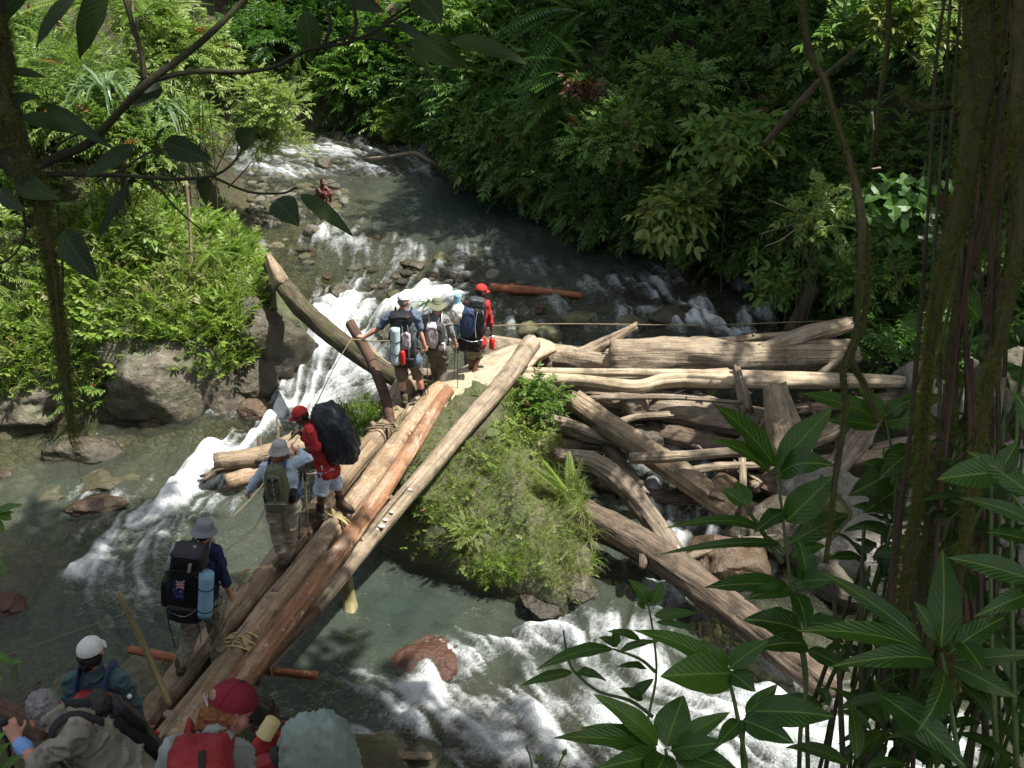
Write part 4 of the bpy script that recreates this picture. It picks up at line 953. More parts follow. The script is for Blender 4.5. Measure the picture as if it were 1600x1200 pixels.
def frond(Ls, n, pl, pw, droop, r, taper=True):
    p = Proto(); t = np.linspace(.1, 1, n)
    for u in t:
        base = np.array((0, Ls * u, -droop * Ls * u * u)); pr = math.sin(min(1, u * 1.25 + .1) * math.pi * .5) * (1.02 - u) ** .55 if taper else (1.05 - u * .5)
        for sd in (-1, 1):
            V, Fc = leaf4(pl * max(pr, .12), pw, .15)
            p.add(base + V @ basis((sd * .94, .35, -.12 - 2 * droop * u * .2), np.array((0, 0, 1.0)) + r.normal(0, .12, 3)).T, Fc)
    ys = np.linspace(0, 1, 6); c = np.stack([0 * ys, Ls * ys, -droop * Ls * ys ** 2], 1); w = .006 + .004 * Ls
    V = np.concatenate([c + (w, 0, 0), c + (-w, 0, 0)]); Fc = []
    for i in range(5): Fc += [(i, i + 1, 7 + i), (i, 7 + i, 6 + i)]
    p.add(V, np.array(Fc)); return p.done()
def blades(n, Ln, Wd, r, spread=.5, droop=.5):
    p = Proto()
    for k in range(n):
        a = r.uniform(0, 6.283); d = np.array((math.cos(a) * spread * r.uniform(.2, 1), 1.0, math.sin(a) * spread * r.uniform(.2, 1)))
        L_ = Ln * r.uniform(.5, 1.15); y = norm(d); sd = norm(np.cross(y, r.standard_normal(3))); out_ = norm(np.array((d[0], 0, d[2])) + 1e-6)
        V = []
        for u in (0, .4, .75, 1):
            c = y * L_ * u + out_ * droop * L_ * u * u * .6 - np.array((0, 1, 0)) * droop * L_ * u ** 3 * .5
            w = Wd * (1 - u * .85) * .5; V += [c - sd * w, c + sd * w]
        p.add(np.array(V), np.array([(0, 1, 3), (0, 3, 2), (2, 3, 5), (2, 5, 4), (4, 5, 7), (4, 7, 6)]))
    return p.done()
rp = np.random.default_rng(21)
PR_SMALL = [sprig(4, .22, .13, .055, rp) for _ in range(4)] + [sprig(5, .30, .11, .04, rp, pairs=True) for _ in range(3)]
PR_BROAD = [sprig(3, .26, .22, .10, rp, pairs=False) for _ in range(3)] + [whorl(5, .22, .085, rp) for _ in range(3)]
PR_NARROW = [sprig(6, .4, .16, .028, rp, spread=45) for _ in range(4)] + [frond(.6, 14, .15, .03, .35, rp) for _ in range(2)]
PR_FERN = [frond(.7, 16, .2, .035, .45, rp) for _ in range(3)]
PR_FAR = [sprig(4, .4, .22, .09, rp, leaf=leaf4) for _ in range(4)] + [sprig(5, .5, .2, .06, rp, leaf=leaf4) for _ in range(3)] + [frond(.9, 12, .25, .06, .4, rp)]
PR_RIGHT = [sprig(4, .42, .26, .10, rp) for _ in range(3)] + [whorl(6, .30, .11, rp) for _ in range(2)] + [sprig(5, .4, .15, .06, rp, leaf=leaf4) for _ in range(5)] + [sprig(6, .5, .17, .05, rp, leaf=leaf4) for _ in range(2)]
PR_GRASS = [blades(9, .30, .013, rp, .6, .6) for _ in range(4)] + [blades(6, .2, .02, rp, .8, .5) for _ in range(2)]
PR_TALL = [blades(12, .55, .016, rp, .7, .9) for _ in range(3)]
PR_CREEP = [sprig(4, .16, .07, .045, rp, leaf=leaf4, droop=.1) for _ in range(4)] + [whorl(4, .08, .045, rp) for _ in range(2)]

class Mass:
    """many sprigs merged into one mesh"""
    def __init__(s): s.V = []; s.F = []; s.T = []; s.n = 0
    def put(s, proto, pos, M, sc, tint):
        """pos (k,3), M (k,3,3) columns = axes, sc (k,), tint (k,)"""
        V, Fc = proto; k = len(pos)
        if k == 0: return
        W = np.einsum('kij,vj->kvi', M, V) * np.asarray(sc)[:, None, None] + pos[:, None, :]
        s.V.append(W.reshape(-1, 3)); s.F.append((Fc[None] + (np.arange(k) * len(V))[:, None, None] + s.n).reshape(-1, 3))
        tint = np.where(rng.random(k) < .008, 2.0, tint); s.T.append(np.repeat(tint, len(V))); s.n += k * len(V)
    def scatter(s, protos, pos, dirs, sc, tint, r):
        pick = r.integers(0, len(protos), len(pos)); up = np.array((0, 0, 1.0)) + r.normal(0, .3, (len(pos), 3))
        y = dirs / np.linalg.norm(dirs, axis=1, keepdims=True); x = np.cross(y, up); x /= np.maximum(np.linalg.norm(x, axis=1, keepdims=True), 1e-6); z = np.cross(x, y)
        M = np.stack([x, y, z], 2)
        for i, p in enumerate(protos):
            k = pick == i; s.put(p, pos[k], M[k], sc[k], tint[k])
    def mesh(s, name, **k):
        return mesh_np(name, np.concatenate(s.V), np.concatenate(s.F).astype(np.int32), False, {'tint': np.where(np.concatenate(s.T) > 1.5, 1.0, np.clip(np.concatenate(s.T), 0, .94))}, **k)
    def build(s, name, mat, parent=None): return link(name, s.mesh(name), mat, parent)

def gnormal(Q, e=.25):
    dx = (ground(Q + (e, 0)) - ground(Q - (e, 0))) / (2 * e); dy = (ground(Q + (0, e)) - ground(Q - (0, e))) / (2 * e)
    n_ = np.stack([-dx, -dy, np.ones(len(Q))], 1); return n_ / np.linalg.norm(n_, axis=1, keepdims=True)
def inview(P_, mx=140, my=140, top=250):
    d = (P_ - CAM) @ FWD; px = 800 + F * ((P_ - CAM) @ RGT) / d; py = 600 - F * ((P_ - CAM) @ UPV) / d
    return (d > 1) & (px > -mx) & (px < 1600 + mx) & (py > -top) & (py < 1200 + my), px, py
def clumps(mass, centers, normals, rad, protos, nper, tint0, r, sc=1.0, lift=.35, flat=.85, tj=.12, droop=.1, inner=.55, axis_up=.35):
    for c, n_, R0, t0 in zip(centers, normals, rad, tint0):
        k = max(4, int(nper * R0 ** 1.6))
        d = r.standard_normal((k, 3)); d /= np.linalg.norm(d, axis=1, keepdims=True)
        flip = (d @ n_) < -.2; d[flip] *= -1
        rr = R0 * r.uniform(inner, 1.05, k) * (1 + .25 * r.standard_normal(k)).clip(.5, 1.5)
        pos = c + n_ * R0 * lift + d * rr[:, None] * np.array((1, 1, flat))
        dirs = d + np.array((0, 0, axis_up)) + r.normal(0, .35, (k, 3)) - np.array((0, 0, droop))
        mass.scatter(protos, pos, dirs, sc * r.uniform(.7, 1.3, k), t0 + r.normal(0, tj, k), r)
def landpts(n, box, r, cond, smin=.15):
    out = np.zeros((0, 2))
    while len(out) < n:
        q = r.uniform((box[0], box[2]), (box[1], box[3]), (n * 2, 2)); s_, _ = sdist(q, EP); q = q[(s_ > smin)]
        if cond is not None: q = q[cond(q)]
        z = ground(q); ok, _, _ = inview(np.column_stack([q, z + .6])); out = np.vstack([out, q[ok]])
    q = out[:n]; return np.column_stack([q, ground(q)])
rv = np.random.default_rng(33)
# ---- left bank undergrowth
def isgravel(q):
    s_, _ = sdist(q, EP); return (q[:, 0] > -8.0) & (q[:, 1] > 19.4) & (q[:, 1] < 29.5) & (s_ < 2.0)
c = landpts(470, (-22, -2.5, 15.0, 33), rv, lambda q: ~isgravel(q) & ((q[:, 1] > 18.6) | (ground(q) > 1.75)), .45)
nn = gnormal(c[:, :2]); s_, _ = sdist(c[:, :2], EP)
R0 = rv.uniform(.35, .95, len(c)) * np.clip(.55 + .16 * s_, .5, 1.35) * np.where((c[:, 1] < 19.9) & (c[:, 0] > -9.3), .24, 1.0); t0 = .5 + .15 * (c[:, 1] < 19.6) + .28 * fbm(c * .45, 2, 5) + rv.normal(0, .15, len(c))
M1 = Mass(); typ = rv.integers(0, 10, len(c)); kn = (c[:, 1] < 19.9) & (c[:, 0] > -9.3)
clumps(M1, c[kn], nn[kn], R0[kn], PR_GRASS + PR_CREEP + PR_TALL[:1], 420, t0[kn] + .12, rv, .9); typ[kn] = 99
for k, (pr, npr, sc) in enumerate([(PR_SMALL, 95, 1.0), (PR_NARROW, 70, .9), (PR_BROAD, 55, .9), (PR_SMALL, 110, .8), (PR_FERN, 34, .8), (PR_SMALL, 85, 1.15), (PR_NARROW, 80, .75), (PR_BROAD, 60, .75), (PR_SMALL, 90, .9), (PR_CREEP, 150, 1.3)]):
    j = typ == k; clumps(M1, c[j], nn[j], R0[j], pr, npr, t0[j], rv, sc)
props(M1.build('bank_undergrowth', LF_LEFT), 'sunlit tangle of leafy shrubs covering the left bank', kind='stuff')
# ---- grass on the knoll of the left bank
g = landpts(6500, (-9.5, -3.4, 15.2, 19.6), rv, lambda q: ~isgravel(q) & (q[:, 0] > -9.2 + .6 * (q[:, 1] - 16)), .25)
M2 = Mass(); nn = gnormal(g[:, :2]); k = len(g)
M2.scatter(PR_GRASS + PR_SMALL[:2] + PR_CREEP, g + nn * rv.uniform(0, .22, (k, 1)), nn * .6 + np.array((0, 0, .8)) + rv.normal(0, .3, (k, 3)), rv.uniform(.7, 1.35, k), .68 + .2 * fbm(g * .8, 2, 9) + rv.normal(0, .14, k), rv)
props(M2.build('bank_grass', LF_GRASS), 'bright green grass and weeds on the knoll of the left bank', kind='stuff')
# creeping plants over the rocks
gp = [atz(px, py, 1.0 + (560 - py) * .006) + (0, .25, 0) for px, py in inpoly(260, [(110, 490), (190, 520), (250, 520), (330, 560), (380, 520), (440, 500), (440, 470), (250, 470), (120, 470)], 12)] + [atz(px, py, .9 + (600 - py) * .006) + (0, .2, 0) for px, py in inpoly(150, [(60, 520), (170, 540), (175, 600), (150, 640), (100, 650), (60, 600)], 13)]
gp = np.array(gp); k = len(gp); M3 = Mass()
M3.scatter(PR_CREEP + PR_SMALL[:3] + PR_GRASS[:2], gp + rv.normal(0, .06, (k, 3)), np.tile((0, -.7, .5), (k, 1)) + rv.normal(0, .4, (k, 3)), rv.uniform(.7, 1.2, k), .55 + rv.normal(0, .15, k), rv)
props(M3.build('creeping_plants', LF_LEFT), 'small creeping leaves hanging over the grey rocks of the left bank', kind='stuff')
# ---- far bank forest edge
c = landpts(420, (-9, 3.0, 29, 46), rv, lambda q: (q[:, 1] > 31.5 - .55 * (q[:, 0] + 2)), .2)
nn = gnormal(c[:, :2]); R0 = rv.uniform(.5, 1.3, len(c)); t0 = .42 + .3 * fbm(c * .35, 2, 15) + rv.normal(0, .16, len(c))
M4 = Mass(); typ = rv.integers(0, 4, len(c))
for k, (pr, npr, sc) in enumerate([(PR_FAR, 60, .9), (PR_FAR, 60, .7), (PR_FAR[:4], 60, 1.1), (PR_FAR[3:], 55, .9)]):
    j = typ == k; clumps(M4, c[j], nn[j], R0[j], pr, npr, t0[j], rv, sc)
props(M4.build('forest_edge', LF_FAR), 'wall of green forest growing behind the far rapids', kind='stuff')
# ---- right bank, in the shade
c = landpts(560, (-3, 17, 15.5, 33), rv, lambda q: (q[:, 1] < 33 - .5 * (q[:, 0] + 2)) & ((q[:, 1] > 17.6) | (q[:, 0] > 6.4)), .12)
nn = gnormal(c[:, :2]); R0 = rv.uniform(.4, .95, len(c)); t0 = .44 + .26 * fbm(c * .5, 2, 25) + rv.normal(0, .16, len(c))
M5 = Mass(); typ = rv.integers(0, 4, len(c))
for k, (pr, npr, sc) in enumerate([(PR_RIGHT, 42, .8), (PR_RIGHT[3:], 60, .8), (PR_RIGHT[5:], 75, .9), (PR_RIGHT[:6], 36, .7)]):
    j = typ == k; clumps(M5, c[j], nn[j], R0[j], pr, npr, t0[j], rv, sc, lift=.45)
c = landpts(150, (-3, 17, 17.0, 31), rv, lambda q: (sdist(q, EP)[0] < .9) & ((q[:, 0] > -1.6) & ((q[:, 1] > 17.6) | (q[:, 0] > 6.4))), .02)
R0 = rv.uniform(.4, .8, len(c)); t0 = .5 + rv.normal(0, .18, len(c)); clumps(M5, c + (-.2, -.3, .35), np.tile((-.45, -.55, .7), (len(c), 1)), R0, PR_RIGHT, 55, t0, rv, .72, lift=.5, axis_up=-.1)
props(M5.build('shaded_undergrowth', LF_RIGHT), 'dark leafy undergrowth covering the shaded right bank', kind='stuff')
# ---- islet vegetation
bp = []; r4 = np.random.default_rng(3)
IVg = IV.reshape(_nr, _na, 3)
du = np.roll(IVg, -1, 1) - np.roll(IVg, 1, 1); dv = np.gradient(IVg, axis=0); In = np.cross(dv, du); In /= np.maximum(np.linalg.norm(In, axis=2, keepdims=True), 1e-9); In[In[..., 2] < 0] *= -1
q = IVg[3:-1].reshape(-1, 3); qn = In[3:-1].reshape(-1, 3)
area = (np.linalg.norm(np.cross(du, dv), axis=2))[3:-1].ravel()
ok, px, py = inview(q)
# bare trodden soil by the landing, and bare wet rock low on the left face
w = area * ok * (q[:, 2] > .30 + .1 * np.sin(q[:, 0] * 5)) * ((px > 640) | (q[:, 2] > .8) | (py > 700)) * (1 - .93 * ((px > 640) & (px < 790) & (py < 690))) * np.clip((px - 560) / 120, .25, 1) * (1 - .93 * ((px < 710) & (q[:, 2] < .8))) * (1 - .8 * ((px < 650) & (py > 740))) * (1 - .75 * (np.abs((px - 745) * .78 - (py - 640)) < 28) * (py > 640) * (py < 860))
w = w * (.25 + np.clip(.6 + fbm(q * 1.4, 3, 61), .05, 1.6)); w /= w.sum()
def isl(n): k = r4.choice(len(q), n, p=w); return q[k] + r4.normal(0, .03, (n, 3)), qn[k], px[k], py[k]
M6 = Mass(); p, n_, a, b = isl(15000); k = len(p)
sun_tint = np.clip((a - 640) / 250, 0, 1)  # grass tint brightens towards the right, sunlight put into the colour
M6.scatter(PR_GRASS, p, n_ * 1.0 + np.array((0, 0, .35)) + r4.normal(0, .45, (k, 3)), r4.uniform(.16, .46, k), .66 + .24 * sun_tint + .2 * fbm(p * 1.6, 2, 8) + r4.normal(0, .15, k), r4)
p, n_, a, b = isl(1300); k = len(p)
M6.scatter(PR_CREEP + PR_SMALL[:3], p + n_ * .05, n_ + np.array((0, 0, .3)) + r4.normal(0, .4, (k, 3)), r4.uniform(.18, .45, k), .66 + .2 * fbm(p * 1.6, 2, 18) + r4.normal(0, .14, k), r4)
tp = np.array([atz(px_, py_, .55 + (900 - py_) * .0042) + (0, .08, 0) for px_, py_ in inpoly(70, [(850, 730), (915, 760), (935, 830), (925, 900), (890, 900), (880, 800)], 31)])
k = len(tp); M6.scatter(PR_TALL, tp, np.tile((.25, -.3, 1.0), (k, 1)) + r4.normal(0, .35, (k, 3)), r4.uniform(.3, .6, k), .85 + r4.normal(0, .12, k), r4)
props(M6.build('islet_grass', LF_GRASS), 'grass and low weeds growing over the islet', kind='stuff')
M7 = Mass(); k = 240
gp = np.array([atz(a_, b_, 1.35 - (b_ - 640) * .004) for a_, b_ in inpoly(170, [(528, 640), (575, 620), (600, 640), (590, 690), (560, 720), (535, 690)], 32)]); k = len(gp)
M7.scatter(PR_GRASS + PR_CREEP, gp, np.tile((0, -.3, 1.0), (k, 1)) + r4.normal(0, .35, (k, 3)), r4.uniform(.6, 1.1, k), .5 + r4.normal(0, .15, k), r4)
props(M7.build('islet_weeds', LF_GRASS), 'grassy patch behind the bridge beside the black covered pack', kind='stuff')

# ================================================================== plants that stand out
def plant(name, label, base, cat, mass, mat, stems=None, stemmat=STEM, group=None):
    root = empty(name, base, label, cat, group)
    mass.build('foliage', mat, root)
    if stems:
        mb = MB()
        for s_, r0, r1 in stems: mb.add(*tube(spline(np.array(s_), 10), np.linspace(r0, r1, 10), 6))
        mb.build('stem', stemmat, root)
    return root
def bush(name, label, c, R, protos, npr, mat, tint, sc=1.0, seed=0, cat='shrub', bare=False, flat=.8, base=None, tj=.1, axis_up=.2):
    r5 = np.random.default_rng(seed); m_ = Mass(); c = np.array(c, float)
    g0 = np.array(base) if base is not None else np.array((c[0], c[1], float(ground(c[None, :2])[0])))
    subs = [c + r5.normal(0, .42, 3) * R * np.array((1, .7, .6)) for _ in range(7)]
    clumps(m_, subs, [norm((0, -.4, .9))] * 7, [R * r5.uniform(.35, .65) for _ in subs], protos, npr, [tint + r5.normal(0, .06) for _ in subs], r5, sc, flat=flat, tj=tj, axis_up=axis_up)
    st = [([g0, (g0 + s_) / 2 + r5.normal(0, .06, 3), s_], .02, .006) for s_ in subs]
    return plant(name, label, g0, cat, m_, mat, [st[0]] if bare else st)
bush('shrub', 'shrub with pale yellowish leaves at the top of the left bank beside the stream', aty(300, 110, 21), 1.1, PR_SMALL, 190, LF_LEFT, .85, 1.0, 1)
bush('shrub', 'light leafy shrub at the top left next to the strap leaved plant', aty(255, 60, 22), 1.0, PR_SMALL, 180, LF_LEFT, .8, 1.0, 2)
bush('shrub', 'feathery fern like shrub left of the strap leaved plant', aty(95, 130, 20), 1.0, PR_NARROW, 150, LF_LEFT, .72, .9, 3)
bush('shrub', 'pale overhanging shrub above the left end of the far rapids', aty(415, 185, 24), .85, PR_SMALL, 190, LF_LEFT, .9, .9, 4, base=(-7.6, 24.8, 2.2), bare=True)
bush('shrub', 'drooping shrub with narrow light leaves over the gravel bar', aty(425, 225, 24), .6, PR_NARROW, 200, LF_LEFT, .95, .8, 5, base=(-7.2, 24.8, 2.0), bare=True)
bush('shrub', 'yellow green spray of leaves hanging over the far rapids', aty(620, 198, 31.2), .75, PR_FAR, 130, LF_FAR, .93, .7, 6, flat=.4)
bush('shrub', 'blue green bushy tree at the top behind the far rapids', aty(420, 60, 33.5), 1.5, PR_FAR, 90, LF_FAR, .45, .8, 7)
bush('shrub', 'bright green bush above the far rapids in the middle', aty(560, 130, 33), 1.3, PR_FAR, 90, LF_FAR, .75, .8, 8)
bush('shrub', 'leafy bush at the top centre of the far bank', aty(740, 60, 29.5), 1.4, PR_FAR, 100, LF_FAR, .8, .8, 9)
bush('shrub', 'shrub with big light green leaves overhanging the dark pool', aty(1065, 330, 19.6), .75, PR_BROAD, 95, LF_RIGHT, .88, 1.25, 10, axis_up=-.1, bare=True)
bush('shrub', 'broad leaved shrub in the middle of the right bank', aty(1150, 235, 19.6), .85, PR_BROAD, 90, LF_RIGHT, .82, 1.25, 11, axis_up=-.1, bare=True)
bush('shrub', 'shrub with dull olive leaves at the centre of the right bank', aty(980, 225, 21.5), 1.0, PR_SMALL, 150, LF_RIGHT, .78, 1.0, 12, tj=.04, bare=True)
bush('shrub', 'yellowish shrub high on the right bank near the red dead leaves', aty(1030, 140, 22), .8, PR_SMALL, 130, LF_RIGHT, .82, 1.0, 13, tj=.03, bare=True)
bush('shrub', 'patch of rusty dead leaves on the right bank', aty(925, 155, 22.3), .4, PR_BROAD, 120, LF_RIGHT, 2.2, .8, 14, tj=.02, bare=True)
bush('shrub', 'shrub with heart shaped green leaves left of the mossy trunk', aty(1410, 345, 13.5), .62, [whorl(4, .2, .17, rp) for _ in range(4)], 130, LF_RIGHT, .25, .9, 15, base=aty(1410, 460, 14), axis_up=.5, bare=True)
bush('shrub', 'small bright leaved tree branch lit at the top right', aty(1410, 50, 12.5), .7, PR_SMALL, 190, LF_RIGHT, .85, 1.0, 16, base=aty(1460, 120, 13.5), bare=True)
bush('shrub', 'low leafy plant hanging over the water at the right end of the rapids', aty(1225, 455, 18.2), .4, PR_BROAD, 160, LF_RIGHT, .7, .9, 17, bare=True)
bush('shrub', 'leafy twigs beside the right rope post', aty(1330, 455, 17), .55, PR_SMALL, 150, LF_RIGHT, .7, 1.0, 18, bare=True)
bush('shrub', 'pale leaved climber on thin bare branches above the log jam', aty(1270, 345, 17), .6, PR_SMALL, 80, LF_LEFT, .8, 1.0, 19)
bush('shrub', 'green leafy bush on the islet beside the bleached trunk', atz(845, 634, 1.68), .34, PR_SMALL, 380, LF_LEFT, .5, .7, 20, base=atz(840, 655, 1.45))
bush('shrub', 'light green weed clump below the islet bush', atz(805, 695, 1.35), .34, PR_CREEP, 520, LF_GRASS, .8, .7, 21, base=atz(800, 710, 1.2))
bush('shrub', 'yellow green ferny weed in the middle of the islet face', atz(735, 830, .75) + (0, -.05, 0), .17, PR_NARROW, 900, LF_GRASS, .85, .38, 22, base=atz(740, 850, .6))
bush('shrub', 'dense green bush above the grey boulder on the left bank', atz(265, 520, 1.5) + (0, .3, 0), .5, PR_SMALL, 300, LF_LEFT, .62, .8, 23)
bush('shrub', 'broad leaved plants under the branch on the left bank', aty(215, 400, 17.8), .7, PR_BROAD, 150, LF_LEFT, .7, .85, 24)
bush('shrub', 'light green shrub at the left edge by the dark tree', aty(40, 200, 18.5), .9, PR_SMALL, 170, LF_LEFT, .68, 1.0, 25)
def bladeplant(name, label, base, n, Ln, Wd, mat, seed, spread=1.0, droop=.8, tint=.6, cat='plant', up=1.0):
    r5 = np.random.default_rng(seed); m_ = Mass(); base = np.array(base, float)
    for k in range(n):
        a = r5.uniform(0, 6.283); L_ = Ln * r5.uniform(.6, 1.1); d = norm((math.cos(a) * spread, math.sin(a) * spread, up * r5.uniform(.4, 1.6))); h = norm((d[0], d[1], 0)); sd = norm(np.cross(d, (0, 0, 1)))
        V = []; m = 8
        for u in np.linspace(0, 1, m):
            cc = base + d * L_ * u + np.array((0, 0, -1)) * droop * L_ * u ** 2.5 * r5.uniform(.85, 1.1); w_ = Wd * (1 - u ** 3) * (.55 + .45 * math.sin(min(1, u * 3) * 1.57))
            V += [cc - sd * w_, cc + np.array((0, 0, -.35)) * w_, cc + sd * w_]
        Fc = []
        for i in range(m - 1):
            for j in (0, 1): A = i * 3 + j; Fc += [(A, A + 1, A + 4), (A, A + 4, A + 3)]
        m_.put((np.array(V), np.array(Fc)), np.zeros((1, 3)), np.eye(3)[None], np.ones(1), np.array([tint + r5.normal(0, .2)]))
    root = empty(name, base, label, cat); m_.build('foliage', mat, root); return root
o = bladeplant('screw_pine', 'tall plant with long pale strap leaves on the left bank', aty(168, 150, 18.2), 46, 1.55, .035, LF_PALM, 5, .9, .9, cat='plant', up=1.1)
b0 = aty(168, 150, 18.2); gz0 = float(ground(b0[None, :2])[0])
MB().add(*tube([b0 + (0, 0, .1), b0 + (.05, 0, -.6), (b0[0], b0[1], gz0 - .3)], [.06, .07, .08], 10, True, .1, 4)).build('trunk', W_MOSSY, o)
bush('shrub', 'leafy shrub wrapped round the foot of the strap leaved plant', b0 + (0, -.35, -.75), .75, PR_SMALL, 260, LF_LEFT, .55, .9, 61)
o = bladeplant('screw_pine', 'smaller strap leaved plant right of the tall one', aty(255, 175, 18.6), 26, .95, .03, LF_PALM, 6, 1.0, 1.0)
def fernplant(name, label, base, n, Ln, mat, tint, seed, dirx=None, droop=.5, cat='fern'):
    r5 = np.random.default_rng(seed); m_ = Mass(); base = np.array(base, float); fr = frond(1.0, 26, .24, .035, droop, r5)
    for k in range(n):
        a = r5.uniform(0, 6.283); d = np.array((math.cos(a), math.sin(a), r5.uniform(.3, 1.0)))
        if dirx is not None: d = np.array(dirx) + r5.normal(0, .3, 3)
        m_.put(fr, base[None], basis(d, np.array((0, 0, 1.0)))[None], np.array([Ln * r5.uniform(.75, 1.1)]), np.array([tint + r5.normal(0, .08)]))
    root = empty(name, base, label, cat); m_.build('foliage', mat, root); return root
fernplant('fern', 'bright sword fern standing on the right shoulder of the islet', atz(893, 775, .95), 5, .72, LF_GRASS, .8, 1, (-.25, -.1, 1.0), .1)
fernplant('tree_fern', 'feathery dark tree fern at the top of the right bank', aty(905, 20, 25), 14, 2.2, LF_RIGHT, .35, 2, (-.8, -.5, .1), .5)
fernplant('tree_fern', 'feathery dark tree fern below the highest one on the right bank', aty(915, 115, 23.5), 12, 1.7, LF_RIGHT, .4, 3, (-.9, -.5, .15), .5)
fernplant('fern', 'broad fern with long leaflets over the dark pool edge', aty(855, 170, 24.5), 9, 1.1, LF_RIGHT, .75, 4, (-.5, -.8, .3), .4)
fernplant('fern', 'pale fern at the top left corner of the bank', aty(150, 10, 20), 12, 1.3, LF_LEFT, .8, 5)
fernplant('fern', 'dark fern hanging high on the left bank', aty(225, 25, 20.5), 9, 1.1, LF_LEFT, .5, 6)
fernplant('fern', 'small fern on the left bank above the grassy knoll', aty(330, 395, 17.6), 8, .6, LF_LEFT, .7, 7)
fernplant('fern', 'fern among the shrubs left of the hanging root', aty(60, 330, 17.6), 9, .8, LF_LEFT, .65, 8)
o = bladeplant('bamboo_grass', 'tuft of bamboo like leaves hanging under the bridge', atz(592, 785, 1.0), 16, .42, .018, LF_GRASS, 9, 1.0, 1.1, .8, 'grass tuft', .5)
bladeplant('bamboo_grass', 'drooping grass tuft below the low plant at the right rapids', aty(1222, 480, 18.2), 22, .5, .008, LF_GRASS, 10, 1.0, 1.3, .5, 'grass tuft', .5)
for k, (lab, pts, r0, r1) in enumerate([('reddish thin trunk rising among the shrubs of the left bank', [aty(300, 440, 17.3), aty(297, 360, 17.5), aty(290, 280, 17.6)], .035, .025), ('thin grey trunk behind the pale fern at the top left', [aty(225, 240, 21), aty(220, 120, 21), aty(205, -60, 21)], .07, .06), ('slender dark trunk at the top left behind the big leaves', [aty(90, 200, 21), aty(92, 80, 21), aty(95, -60, 21)], .06, .05), ('slim pale trunk standing between two shrubs at the top left', [aty(212, 150, 20.4), aty(210, 60, 20.4), aty(200, -60, 20.4)], .035, .03)]):
    o = MB().add(*tube(spline(np.array(pts), 16), np.linspace(r0, r1, 16), 10, True, .1, k)).build('sapling', [W_TAN, W_GREY, W_BARK, W_PALE][k]); props(o, lab, 'sapling')
# thin pale branches of the climber
for k, pts in enumerate([[(1190, 365, 17.2), (1240, 350, 17), (1262, 340, 16.9), (1200, 312, 17.1)], [(1262, 340, 16.9), (1225, 372, 16.8), (1195, 385, 16.9)]]):
    o = MB().add(*tube(spline(np.array([aty(*p_) for p_ in pts]), 14), .012, 6)).build('thin_branch', W_PALE); props(o, ['thin pale twig zigzagging over the dark bank', 'shorter pale twig below the zigzag one on the dark bank'][k], 'branch')
# lianas hanging on the right bank
for k, (lab, pts) in enumerate([('thin liana curving down to the dark pool', [aty(800, 215, 24.6), aty(838, 262, 24), aty(852, 310, 23.6), aty(845, 330, 23.5)]), ('thin pale liana in the dark behind the mossy trunk', [aty(1362, 175, 14), aty(1366, 230, 14), aty(1360, 262, 14), aty(1376, 262, 14)]), ('bare stick leaning on the bank left of the far rapids', [aty(455, 190, 30.5), aty(480, 165, 30.5)])]):
    o = MB().add(*tube(spline(np.array(pts), 20), .018, 6)).build('liana', W_GREY); props(o, lab, 'liana')
# fallen brown leaves on the grey slab
m_ = Mass(); r5 = np.random.default_rng(4); P_ = np.array([atz(a, b, 1.05) + (0, .02, 0) for a, b in ((200, 572), (205, 585), (186, 564), (207, 575), (212, 568), (182, 560))])
m_.scatter([leaf8(.28, .11, .1)], P_ + (0, -.12, 0), r5.normal(0, 1, (6, 3)) * (1, .3, .6) + (0, 0, -.6), r5.uniform(.7, 1.2, 6), np.ones(6) * .9, r5)
props(m_.build('dead_leaf', leafmat('withered_leaf', [(0, (.3, .2, .13)), (1, (.42, .3, .2))], .1, .8)), 'withered pale brown leaves lying on the grey slab', 'leaf litter', kind='stuff')

# ================================================================== trees whose crowns stand over the picture and shade it
def shade_tree(label, base, top, R, n, seed, lL=.42, flat=.42, tr=.16):
    r5 = np.random.default_rng(seed); base = np.array(base, float); top = np.array(top, float)
    root = empty('tree', base, label, 'tree', 'trees overhanging the river')
    mid = base * .4 + top * .6 + r5.normal(0, .3, 3) * np.array((1, 1, 0))
    mb = MB().add(*tube(spline(np.array([base - (0, 0, .4), mid, top]), 14), np.linspace(tr, tr * .5, 14), 10, True, .12, seed))
    m_ = Mass(); sub = [top + r5.normal(0, .45, 3) * np.array((R, R, R * flat)) for _ in range(11)]
    for s_ in sub: mb.add(*tube([mid * .3 + top * .7, (top + s_) / 2 + (0, 0, .2), s_], [tr * .4, tr * .25, tr * .1], 6))
    mb.build('trunk', W_MOSSY, root)
    for s_ in sub:
        k = n // 11; d = r5.standard_normal((k, 3)); d /= np.linalg.norm(d, axis=1, keepdims=True)
        m_.scatter([sprig(4, .6, lL, lL * .42, r5, leaf=leaf4), sprig(3, .5, lL, lL * .5, r5, leaf=leaf4)], s_ + d * r5.uniform(.2, 1, (k, 1)) * np.array((R * .55, R * .55, R * flat * .7)), d + (0, 0, .2), r5.uniform(.7, 1.2, k), r5.uniform(.3, .7, k), r5)
    m_.build('crown', LF_FAR, root); return root
